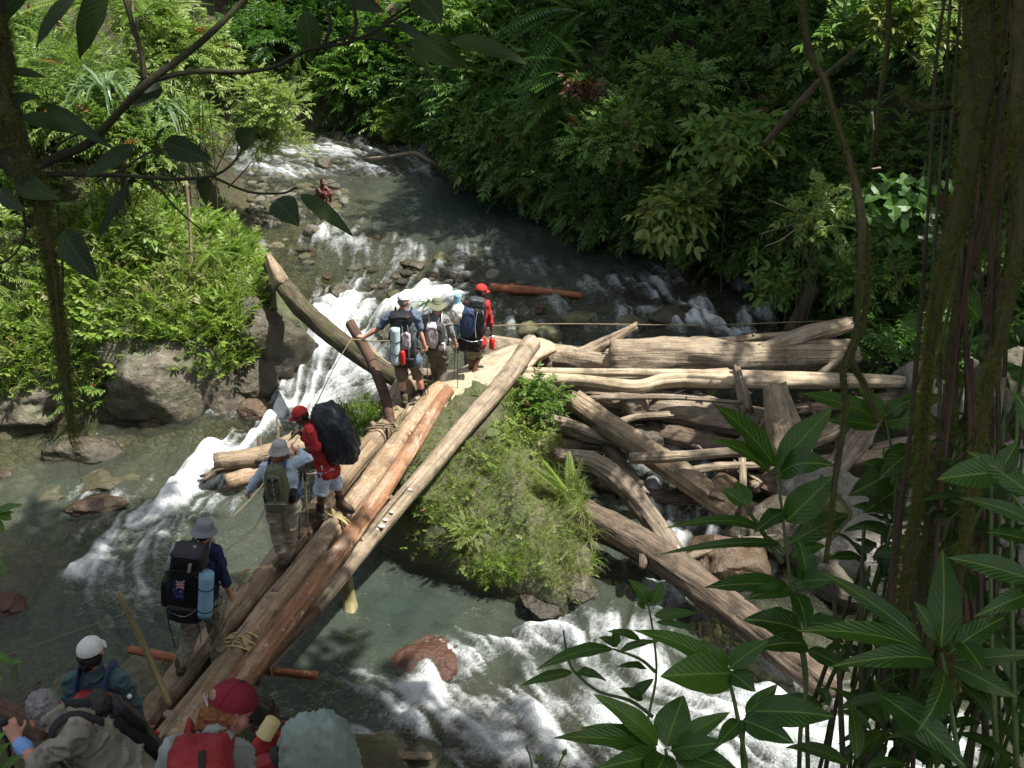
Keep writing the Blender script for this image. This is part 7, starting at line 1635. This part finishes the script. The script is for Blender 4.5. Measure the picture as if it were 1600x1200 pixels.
def near_plant(name, label, dep, leaves, stems, cat='plant', mat=None, group=None, extra=0, stemr=.009, hub=None):
    """leaves: (base px, base py, tip px, tip py, width px, tint, vein, dd) ; tip may come nearer by dd metres"""
    ly = Leafy(); mb = MB()
    for k, lf in enumerate(leaves):
        bx, by, tx, ty, w = lf[:5]; w *= rb.uniform(.78, 1.08); tint = lf[5] if len(lf) > 5 else rb.uniform(.35, .75); ve = lf[6] if len(lf) > 6 else rb.uniform(.3, .9); dd = lf[7] if len(lf) > 7 else rb.uniform(-.12, .12)
        a = atd(bx, by, dep); b = atd(tx, ty, dep - dd); wd = w * dep / F
        ly.add(bigleaf(a, b, wd * .98, up=(rb.uniform(-.3, .3), -.55, 1), roll=rb.uniform(-.3, .3), seed=k, arch=rb.uniform(.06, .34), wave=rb.uniform(.01, .07)), tint, ve)
        if hub is not None: h_ = atd(hub[0], hub[1], dep); mb.add(*tube(np.array([h_, (h_ + a) / 2, a]), .004, 5))
    for h_, n_, L_, dep2 in (extra or []):                        # fill-in whorls
        c = atd(h_[0], h_[1], dep2)
        for q in range(n_):
            an = 6.283 * q / n_ + rb.uniform(-.4, .4); d = norm((math.cos(an), math.sin(an), rb.uniform(-.25, .75))); l_ = L_ * rb.uniform(.7, 1.1)
            ly.add(bigleaf(c + d * .03, c + d * l_, l_ * .24, roll=rb.uniform(-.3, .3), seed=q, arch=rb.uniform(.1, .3)), rb.uniform(.1, .6), rb.uniform(.2, .8))
        mb.add(*tube(spline(np.array([c, c + (rb.uniform(-.04, .04), rb.uniform(.0, .06), -.3), c + (rb.uniform(-.1, .1), rb.uniform(0, .1), -.8)]), 8), np.linspace(.006, .011, 8), 7))
    pts0 = None
    for st in stems:
        P_ = np.array([atd(x, y, dep + (q[0] if q else 0.0)) for x, y, *q in st]); pts0 = P_[-1] if pts0 is None else pts0
        mb.add(*tube(spline(P_, 20), np.linspace(stemr * .6, stemr * 1.2, 20), 8, True, .1, 3))
    root = empty(name, pts0 if pts0 is not None else atd(*extra[0][0], extra[0][3]), label, cat, group)
    ly.build('foliage', mat or LF_BIG, root)
    if mb.n: mb.build('stem', STEMG if stemr < .012 else STEM, root)
    return root
G_N = 'veined plants in front of the river'
near_plant('veined_plant', 'tall plant with upright yellow veined leaves in front of the log jam', 3.6,
    [(1210, 728, 1116, 628, 52, .55, 1.0, .0), (1218, 728, 1300, 637, 50, .75, .8, .05), (1206, 742, 1116, 684, 44, .7, .9, .12), (1218, 742, 1298, 722, 52, .4, .4, .15), (1214, 735, 1224, 694, 22, .7, .3, .0), (1228, 815, 1302, 744, 56, .6, .8, .05), (1200, 838, 1048, 816, 24, .45, .4, .2), (1222, 850, 1034, 862, 16, .3, .2, .15), (1162, 788, 1128, 764, 26, .8, .3, .0), (1166, 790, 1150, 752, 30, .7, .2, -.05), (1232, 850, 1330, 800, 40, .3, .4, -.1), (1236, 870, 1290, 850, 30, .5, .3, .0), (1226, 800, 1180, 830, 30, .3, .3, .1)],
    [[(1213, 735), (1222, 800), (1230, 870), (1240, 950), (1258, 1060), (1262, 1180, .05), (1265, 1330, .2)], [(1164, 790), (1190, 830), (1222, 880)], [(1200, 838), (1222, 860)]], group=G_N)
near_plant('veined_plant', 'plant with broad flat leaves crossing the long dark log', 3.4,
    [(1232, 915, 1102, 916, 40, .4, .3, .12), (1236, 922, 1166, 934, 32, .6, .7, .1), (1258, 912, 1250, 846, 44, .45, .8, .0), (1252, 985, 1166, 966, 50, .3, .3, .1), (1254, 975, 1330, 985, 34, .5, .4, .1), (1240, 912, 1310, 905, 40, .5, .5, .1), (1240, 925, 1262, 985, 36, .4, .5, .15), (1262, 1010, 1180, 1010, 36, .3, .3, .15), (1262, 1015, 1330, 1050, 36, .3, .3, .1)],
    [[(1240, 915), (1250, 985), (1260, 1060), (1250, 1150), (1248, 1300, .2)]], group=G_N)
near_plant('veined_plant', 'large bright green plant with yellow midribs in front of the rapids', 3.1,
    [(1124, 1052, 996, 980, 46, .9, .6, .05), (1144, 1052, 1034, 1056, 62, .95, .15, .15), (1140, 1045, 1200, 1000, 44, .7, .4, .0), (1040, 1166, 1068, 1086, 70, .65, .35, -.05), (1028, 1164, 932, 1084, 46, .9, 1.0, .08), (1026, 1170, 910, 1134, 42, .6, .6, .1), (1020, 1176, 870, 1148, 36, .55, .8, .15), (1050, 1166, 1140, 1112, 34, .8, .3, .0), (1048, 1172, 1130, 1160, 40, .5, .5, .1), (1040, 1180, 1010, 1240, 50, .5, .6, .2), (1030, 1180, 935, 1200, 46, .6, .8, .2), (1055, 1180, 1160, 1210, 46, .5, .5, .15), (1170, 1112, 1305, 1118, 52, .6, .4, .05), (1140, 1050, 1180, 1080, 36, .5, .4, .1), (1160, 1125, 1240, 1160, 44, .4, .4, .1), (1158, 1125, 1120, 1165, 36, .5, .4, .1), (1135, 1046, 1092, 1000, 30, .7, .3, .0), (1165, 1115, 1215, 1070, 34, .6, .4, .0)],
    [[(1136, 1050), (1150, 1110), (1165, 1200), (1170, 1330, .1)], [(1040, 1170), (1050, 1250), (1060, 1350, .1)], [(1168, 1115), (1160, 1160), (1165, 1230)]], group=G_N)
near_plant('veined_plant', 'slim seedling with small leaves in the middle of the lower rapids', 3.6,
    [(1011, 945, 984, 904, 24, .85, .3, 0), (1016, 944, 1036, 908, 20, .8, .3, 0), (1008, 950, 994, 942, 16, .8, .2, 0), (1013, 940, 1012, 922, 14, .9, .2, 0), (1022, 962, 1090, 957, 20, .6, .2, .05), (1024, 972, 1092, 986, 14, .5, .2, .1), (1000, 1000, 950, 985, 16, .6, .2, .05), (958, 1014, 838, 1042, 24, .65, .2, .1), (962, 1010, 960, 982, 16, .7, .2, 0), (966, 1010, 936, 995, 16, .6, .2, 0), (895, 1050, 814, 1070, 20, .7, .2, .08), (900, 1052, 945, 1060, 22, .4, .2, .1), (968, 1018, 1030, 1000, 14, .6, .2, 0), (1010, 1045, 965, 1040, 14, .3, .2, .1), (985, 1090, 1022, 1060, 24, .4, .2, 0), (1005, 1092, 970, 1075, 18, .4, .2, .05)],
    [[(1013, 945), (1022, 1000), (1025, 1060), (1010, 1150, -.1), (1015, 1300)], [(880, 985), (888, 1030), (900, 1052), (935, 1080), (985, 1095), (1020, 1120)], [(958, 1014), (1000, 1030), (1024, 1050)]], stemr=.006, group=G_N)
near_plant('veined_plant', 'plant with pale long leaves below the mossy trunk in front of the boulders', 4.2,
    [(1374, 655, 1252, 612, 42, .9, .5, .0), (1380, 655, 1342, 604, 34, .8, .6, .0), (1388, 655, 1474, 616, 46, .9, .5, .0), (1385, 650, 1426, 622, 38, .5, .3, .05), (1372, 665, 1294, 656, 26, .6, .3, .1), (1386, 660, 1440, 650, 40, .7, .4, .1), (1430, 702, 1376, 746, 44, .4, .4, .1), (1392, 742, 1348, 722, 34, .5, .4, .0), (1384, 742, 1330, 772, 44, .3, .3, .1), (1402, 700, 1400, 746, 44, .5, .8, .1), (1405, 760, 1470, 740, 40, .3, .3, .0), (1404, 765, 1350, 800, 40, .2, .3, .1), (1400, 800, 1330, 790, 26, .3, .2, .0), (1410, 800, 1480, 810, 36, .2, .3, .0)],
    [[(1384, 655), (1396, 720), (1408, 800), (1400, 900), (1380, 1000, -.2), (1370, 1150, -.3)], [(1406, 770), (1440, 700)]], group=G_N)
near_plant('veined_plant', 'biggest dark plant with an upright leaf at the lower right', 2.9,
    [(1470, 1012, 1474, 856, 52, .5, .5, -.05), (1448, 1018, 1252, 980, 46, .6, .5, .1), (1460, 1032, 1308, 1036, 44, .5, .2, .15), (1440, 1004, 1286, 892, 38, .4, .3, -.05), (1482, 1022, 1570, 962, 50, .5, .5, .0), (1490, 1032, 1620, 1022, 34, .4, .4, .05), (1376, 1086, 1514, 1200, 62, .3, .5, .1), (1500, 1000, 1536, 1046, 36, .5, .4, .1), (1465, 1000, 1430, 940, 30, .6, .3, .0), (1490, 1040, 1590, 1090, 44, .25, .4, .1), (1475, 1050, 1440, 1140, 48, .25, .4, .2)],
    [[(1472, 1020), (1484, 1100), (1500, 1200), (1520, 1350, .1)]], group=G_N)
near_plant('veined_plant', 'plant reaching in from the right edge with long leaves over the boulders', 2.7,
    [(1610, 772, 1512, 704, 44, .6, .2, .0), (1562, 738, 1466, 748, 50, .6, .15, .05), (1612, 815, 1504, 776, 26, .5, .2, .0), (1610, 905, 1484, 870, 44, .45, .3, .0), (1600, 930, 1530, 960, 36, .3, .3, .1), (1620, 850, 1540, 830, 40, .3, .2, .0), (1630, 700, 1585, 610, 40, .5, .2, .0), (1560, 742, 1590, 690, 34, .4, .2, .0)],
    [[(1560, 740), (1600, 800), (1660, 900)], [(1612, 905), (1660, 960)]], group=G_N)
near_plant('veined_plant', 'plant half hidden behind the mossy stems at the right', 4.6,
    [(1530, 500, 1474, 448, 44, .8, 1.0, .0), (1445, 492, 1406, 512, 22, .7, .3, .0), (1530, 560, 1580, 520, 40, .6, .4, .0), (1560, 400, 1540, 340, 44, .9, .3, .0), (1540, 405, 1500, 370, 30, .7, .3, .0), (1600, 600, 1566, 565, 34, .8, .3, .0), (1510, 600, 1450, 575, 36, .5, .4, .0), (1520, 620, 1560, 600, 34, .5, .3, .0), (1500, 680, 1440, 670, 34, .4, .3, .1), (1500, 690, 1550, 660, 34, .4, .3, .0)],
    [[(1560, 405), (1545, 500), (1525, 600), (1505, 700), (1490, 850)]], group=G_N)
near_plant('leafy_shrub', 'dark tangle of long leaved stems filling the lower right corner', 3.8, [],
    [[(1400, 760), (1395, 900), (1380, 1100)], [(1445, 720), (1430, 900), (1425, 1150)], [(1500, 700), (1480, 900), (1490, 1100)], [(1350, 820), (1345, 980), (1350, 1200)], [(1540, 760), (1530, 920), (1540, 1150)], [(1300, 900), (1310, 1040), (1320, 1250)]],
    'shrub', LF_BIG, extra=[((x, y), 5, .25, d) for x, y, d in ((1350, 870, 4.0), (1430, 860, 4.2), (1560, 1010, 3.6), (1330, 1010, 3.8), (1390, 1140, 3.6), (1560, 1140, 3.3), (1340, 1200, 3.3), (1480, 940, 4.1), (1590, 840, 4.2), (1450, 795, 4.6), (1430, 1050, 3.8), (1300, 1110, 3.6), (1590, 1190, 3.2))], stemr=.012)
near_plant('seedling', 'bright green leaves poking in at the left edge over the pool', 4.0, [(-8, 803, 34, 788, 22, .98, .0, 0), (-6, 800, 18, 812, 24, .95, .0, .02), (-10, 805, 22, 800, 12, .9, 0, .0), (-12, 812, 8, 830, 16, .9, 0, .0), (-14, 872, 8, 866, 6, .9, 0, .0), (-12, 870, 12, 890, 6, .95, 0, .02), (-12, 872, 8, 900, 6, .9, 0, .02)], [[(-8, 803), (-20, 880), (-30, 1000)]], stemr=.004)
near_plant('seedling', 'bright leaf above a withered one at the left edge near the shore', 4.0, [(-20, 1022, 22, 1036, 20, .98, 0, 0), (18, 1036, 36, 1034, 10, .98, 0, 0), (-15, 1050, 5, 1062, 14, .9, 0, .0), (26, 1040, 22, 1070, 18, .02, 0, .05)], [[(-20, 1022), (20, 1036), (26, 1042)], [(22, 1040), (24, 1072)]], stemr=.004)
near_plant('seedling', 'low leaves at the bottom left corner below the grey haired hiker', 3.6, [(-10, 1190, 14, 1160, 20, .8, .0, 0), (-15, 1180, 10, 1140, 14, .8, 0, 0), (0, 1205, 34, 1180, 20, .5, 0, 0)], [[(-10, 1190), (-10, 1260)]], stemr=.004)
near_plant('seedling', 'bare twig with two small leaves at the bottom edge under the rapids', 3.0, [(880, 1180, 885, 1170, 8, .8, 0, 0), (850, 1190, 836, 1180, 8, .8, 0, 0)], [[(822, 1168), (830, 1190), (832, 1240)], [(885, 1172), (872, 1200), (868, 1240)], [(862, 1185), (862, 1240)]], stemr=.004)

near_plant('leafy_shrub', 'dense dark shrub of narrow leaves against the right edge', 3.2, [],
    [[(1590, 640), (1580, 900), (1590, 1250)], [(1550, 700), (1548, 950), (1560, 1250)]], 'shrub', LF_DENSE,
    extra=[((x, y), 6, L_, d) for x, y, L_, d in [(rb.uniform(1455, 1610), rb.uniform(700, 1210), rb.uniform(.14, .26), rb.uniform(3.2, 4.6)) for _ in range(34)]], stemr=.009)
near_plant('leafy_shrub', 'dark narrow leaved shrub hiding the foot of the pale boulders', 4.4, [],
    [[(1380, 700), (1390, 900), (1400, 1200)], [(1450, 680), (1455, 900), (1450, 1200)]], 'shrub', LF_DENSE,
    extra=[((x, y), 6, L_, d) for x, y, L_, d in [(rb.uniform(1330, 1480), rb.uniform(800, 1180), rb.uniform(.16, .28), rb.uniform(4.0, 5.0)) for _ in range(22)]], stemr=.009)
near_plant('leafy_shrub', 'dark leafy twigs crossing the mossy trunks at the right', 4.0, [],
    [[(1560, 420), (1570, 600), (1560, 800)]], 'shrub', LF_DENSE,
    extra=[((x, y), 5, L_, d) for x, y, L_, d in [(rb.uniform(1470, 1610), rb.uniform(330, 690), rb.uniform(.12, .22), rb.uniform(3.8, 5.2)) for _ in range(16)]], stemr=.007)
for k in range(16):                                                # aerial roots
    x0 = rb.uniform(1490, 1620); y0 = rb.uniform(-140, -60); y1 = rb.uniform(850, 1250); dp = rb.uniform(3.3, 4.6); x1 = x0 - rb.uniform(-20, 150)
    s_ = spline(np.array([atd(x0 + (x1 - x0) * t + rb.uniform(-14, 14), y0 + (y1 - y0) * t, dp) for t in np.linspace(0, 1, 7)]), 40)
    o = MB().add(*tube(s_, np.linspace(.006, .010, 40), 7, True, .3, k, .1)).build('aerial_root', [W_BARK, W_MOSSY][k % 2]); props(o, 'thin dark aerial root hanging in front of the right hand boulders'.replace('right hand ', 'pale '), 'aerial root', 'aerial roots below the mossy trunks')
# ---- moss
MOSS = leafmat('moss_tufts', [(0, (.05, .055, .012)), (.5, (.15, .155, .028)), (1, (.28, .27, .05))], .25, .9)
MOSSB = woodmat('moss_covered_bark', (.022, .019, .008), (.07, .058, .024), (.14, .115, .05), moss=.6, bump=1.0)
PR_MOSS = [blades(10, .036, .0022, rp, 1.0, .7) for _ in range(4)] + [blades(8, .055, .002, rp, .6, .9) for _ in range(2)]
def mossy(name, label, pts, dep, n, seed, tint=.5, cat='vine', group=None, tuft=1.0, hang=.0, mat=None, lump=.42):
    """pts: (px, py, width px, optional extra depth)"""
    w = [(*atd(p[0], p[1], dep + (p[3] if len(p) > 3 else 0)), .5 * p[2] * dep / F) for p in pts]
    s = spline(np.array(w), 60); r5 = np.random.default_rng(seed)
    root = empty(name, s[-1, :3], label, cat, group)
    MB().add(*tube(s[:, :3], s[:, 3], 14, True, lump, seed, .12, .1)).build('trunk' if cat == 'tree' else 'stem', mat or MOSSB, root)
    n = int(n * 4.5); T, Nn, B = frames(s[:, :3]); k = r5.integers(0, 60, n); a = r5.uniform(0, 6.283, n)
    d = Nn[k] * np.cos(a)[:, None] + B[k] * np.sin(a)[:, None]
    keepn = (fbm(np.column_stack([s[k, :3] * 7, ]) + d * 1.6 + seed, 3, seed) > -.05); k, d = k[keepn], d[keepn]; n = len(k)
    m_ = Mass(); m_.scatter(PR_MOSS, s[k, :3] + d * s[k, 3][:, None] * .95 + T[k] * r5.uniform(-.04, .04, (n, 1)), d + np.array((0, 0, -.5)) + r5.normal(0, .35, (n, 3)), tuft * r5.uniform(.5, 1.2, n) * np.clip(s[k, 3] / .05, .6, 1.0), tint + r5.normal(0, .2, n), r5)
    if hang:
        q = r5.integers(5, 60, int(hang)); m_.scatter([blades(5, .22, .004, r5, .3, .3)], s[q, :3], np.tile((0, 0, -1.0), (len(q), 1)) + r5.normal(0, .12, (len(q), 3)), r5.uniform(.5, 1.2, len(q)), np.full(len(q), tint - .15), r5)
    m_.build('moss', MOSS, root); return root
mossy('mossy_tree', 'thick moss covered trunk hanging at the upper right', [(1548, -120, 46), (1538, 0, 46), (1530, 120, 42), (1518, 240, 34), (1500, 330, 26), (1474, 430, 20), (1456, 520, 15), (1446, 620, 12), (1440, 720, 10), (1420, 860, 14), (1400, 1000, 12)], 3.3, 1500, 1, .62, 'tree', tuft=.95, hang=110)
mossy('mossy_tree', 'second mossy trunk at the right edge of the picture', [(1612, -120, 36), (1604, 60, 34), (1594, 200, 26), (1594, 340, 21), (1574, 480, 17), (1546, 600, 13), (1522, 740, 11), (1500, 900, 12), (1490, 1060, 16)], 3.1, 1100, 2, .58, 'tree', tuft=.9, hang=80)
mossy('mossy_tree', 'slim dark stem between the two mossy trunks', [(1560, 200, 16), (1540, 340, 18), (1504, 450, 18), (1488, 560, 18), (1486, 680, 16), (1452, 800, 14), (1440, 960, 12)], 3.5, 420, 3, .45, 'tree')
G_V = 'thin stems hanging at the right'
mossy('mossy_vine', 'kinked mossy vine hanging from the top right down to the log jam', [(1246, -80, 9), (1256, 30, 9), (1268, 90, 11), (1288, 125, 9), (1308, 190, 8), (1330, 262, 10), (1346, 340, 13), (1344, 430, 8), (1336, 520, 7), (1318, 575, 10), (1322, 640, 9), (1306, 740, 8), (1290, 880, 7)], 3.2, 420, 4, .4, group=G_V, tuft=.7)
mossy('mossy_vine', 'loop of mossy vine beside the kinked one', [(1352, 350, 6), (1356, 420, 7), (1350, 500, 8), (1330, 560, 11), (1350, 600, 9), (1372, 660, 6)], 3.25, 160, 5, .4, group=G_V, tuft=.7)
mossy('mossy_vine', 'thin straight vine hanging at the top right', [(1388, -80, 7), (1388, 40, 8), (1384, 100, 9), (1374, 160, 7), (1366, 230, 6), (1360, 262, 4)], 4.2, 160, 6, .55, group=G_V, tuft=.7)
mossy('mossy_vine', 'hooked mossy side branch of the thick trunk', [(1410, 146, 5), (1424, 162, 9), (1450, 168, 10), (1486, 166, 10)], 3.4, 130, 7, .6, 'vine', tuft=.6)
for k, (pts, lab) in enumerate([([(1432, 560, 9), (1420, 700, 8), (1400, 860, 8), (1390, 1050, 8)], 'thin dark stem in front of the pale boulders, leftmost'), ([(1478, 600, 9), (1470, 760, 9), (1476, 900, 8), (1466, 1060, 8)], 'thin dark stem crossing the mottled boulder'), ([(1516, 560, 8), (1524, 700, 9), (1516, 860, 8), (1524, 1000, 8)], 'thin dark stem rising between two boulders'), ([(1568, 590, 9), (1556, 700, 8), (1562, 840, 8), (1540, 1000, 8)], 'reddish thin stem near the right edge')]):
    w = np.array([(*atd(p[0], p[1], 3.7), .5 * p[2] * 3.7 / F) for p in pts]); s_ = spline(w, 24)
    o = MB().add(*tube(s_[:, :3], s_[:, 3], 8, True, .15, k)).build('thin_vine', [W_BARK, W_BARK, W_BARK, W_TAN][k]); props(o, lab, 'vine', G_V)
# ---- the dark tree at the left edge
LB = 2.3
MOSSD = woodmat('dark_mossy_bark', (.010, .009, .005), (.028, .024, .013), (.06, .05, .03), moss=.6)  # mossy bark in much darker colours
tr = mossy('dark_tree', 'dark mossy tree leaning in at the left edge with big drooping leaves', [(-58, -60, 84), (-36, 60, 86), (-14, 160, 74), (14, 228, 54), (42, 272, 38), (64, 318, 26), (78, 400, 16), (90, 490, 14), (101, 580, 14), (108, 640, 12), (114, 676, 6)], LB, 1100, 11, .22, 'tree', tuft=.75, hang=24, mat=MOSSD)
ly = Leafy()
BR = [([(40, 268), (90, 245), (140, 222), (200, 160), (235, 126), (290, 85), (340, 42), (385, -6), (420, -60)], 15, 9), ([(235, 126), (300, 112), (380, 112), (430, 104), (480, 78), (545, 66), (600, 40), (650, 10)], 9, 4), ([(40, 276), (110, 272), (200, 275), (270, 280), (335, 274), (366, 252), (381, 228)], 10, 4), ([(335, 278), (390, 300), (440, 302), (462, 294)], 5, 3), ([(240, 285), (280, 330), (318, 362)], 4, 2), ([(268, 230), (230, 240), (190, 265), (150, 285)], 4, 3), ([(500, 73), (540, 60), (590, 62), (640, 72), (680, 68)], 5, 3), ([(600, 40), (640, 45), (690, 62), (720, 62)], 5, 3), ([(600, 36), (660, -10), (700, -60)], 5, 4), ([(545, 66), (556, 40), (552, 0), (560, -40)], 6, 4), ([(505, 72), (516, 40), (508, 5), (490, -30)], 6, 4), ([(30, 300), (40, 360), (20, 400), (-10, 415)], 5, 3), ([(225, 125), (222, 90), (208, 40), (190, -20)], 9, 7), ([(90, 320), (98, 420), (96, 500)], 5, 3), ([(108, 640), (112, 660), (84, 690)], 3, 2), ([(106, 640), (108, 680), (114, 700)], 3, 2), ([(372, 252), (371, 226)], 2, 2), ([(58, 270), (80, 235), (130, 208), (170, 226)], 4, 2)]
for pts, w0, w1 in BR:
    s_ = spline(np.array([(*atd(x, y, LB + .05 * math.sin(x * .02)),) for x, y in pts]), 30); MB().add(*tube(s_, np.linspace(w0, w1, 30) * .5 * LB / F, 8, True, .18, int(w0 * 7), .1)).build('branch', MOSSD, tr)
LVS = [(122, -12, 54, 74, 34), (170, -20, 122, 92, 58), (45, -25, -12, 44, 40), (70, 163, 176, 232, 24), (34, 182, 118, 208, 30), (208, 228, 134, 276, 26), (256, 222, 330, 250, 38), (248, 128, 206, 168, 36), (372, 226, 400, 202, 34), (326, 276, 320, 320, 38), (202, 290, 154, 372, 22), (24, 282, 92, 310, 38), (98, 360, 152, 440, 44), (12, 112, 72, 120, 18), (476, 18, 486, 96, 42), (536, -10, 600, 18, 30), (650, -8, 690, 36, 52), (566, 46, 618, 68, 24), (640, 66, 734, 104, 44), (704, 62, 826, 98, 34), (616, 34, 704, 92, 14), (616, 66, 692, 132, 14), (432, 312, 466, 352, 44), (470, 304, 552, 368, 26), (0, 300, 40, 330, 26), (258, 200, 240, 232, 12), (10, 160, 60, 150, 20), (-10, 20, 10, 90, 30)]
for k, (bx, by, tx, ty, w) in enumerate(LVS):
    ly.add(bigleaf(atd(bx, by, LB), atd(tx, ty, LB - rb.uniform(-.08, .08)), w * LB / F * 1.0, up=(rb.uniform(-.2, .2), -.8, .6), roll=rb.uniform(-.35, .35), arch=rb.uniform(.05, .2), seed=k), rb.uniform(.1, .7), .0)
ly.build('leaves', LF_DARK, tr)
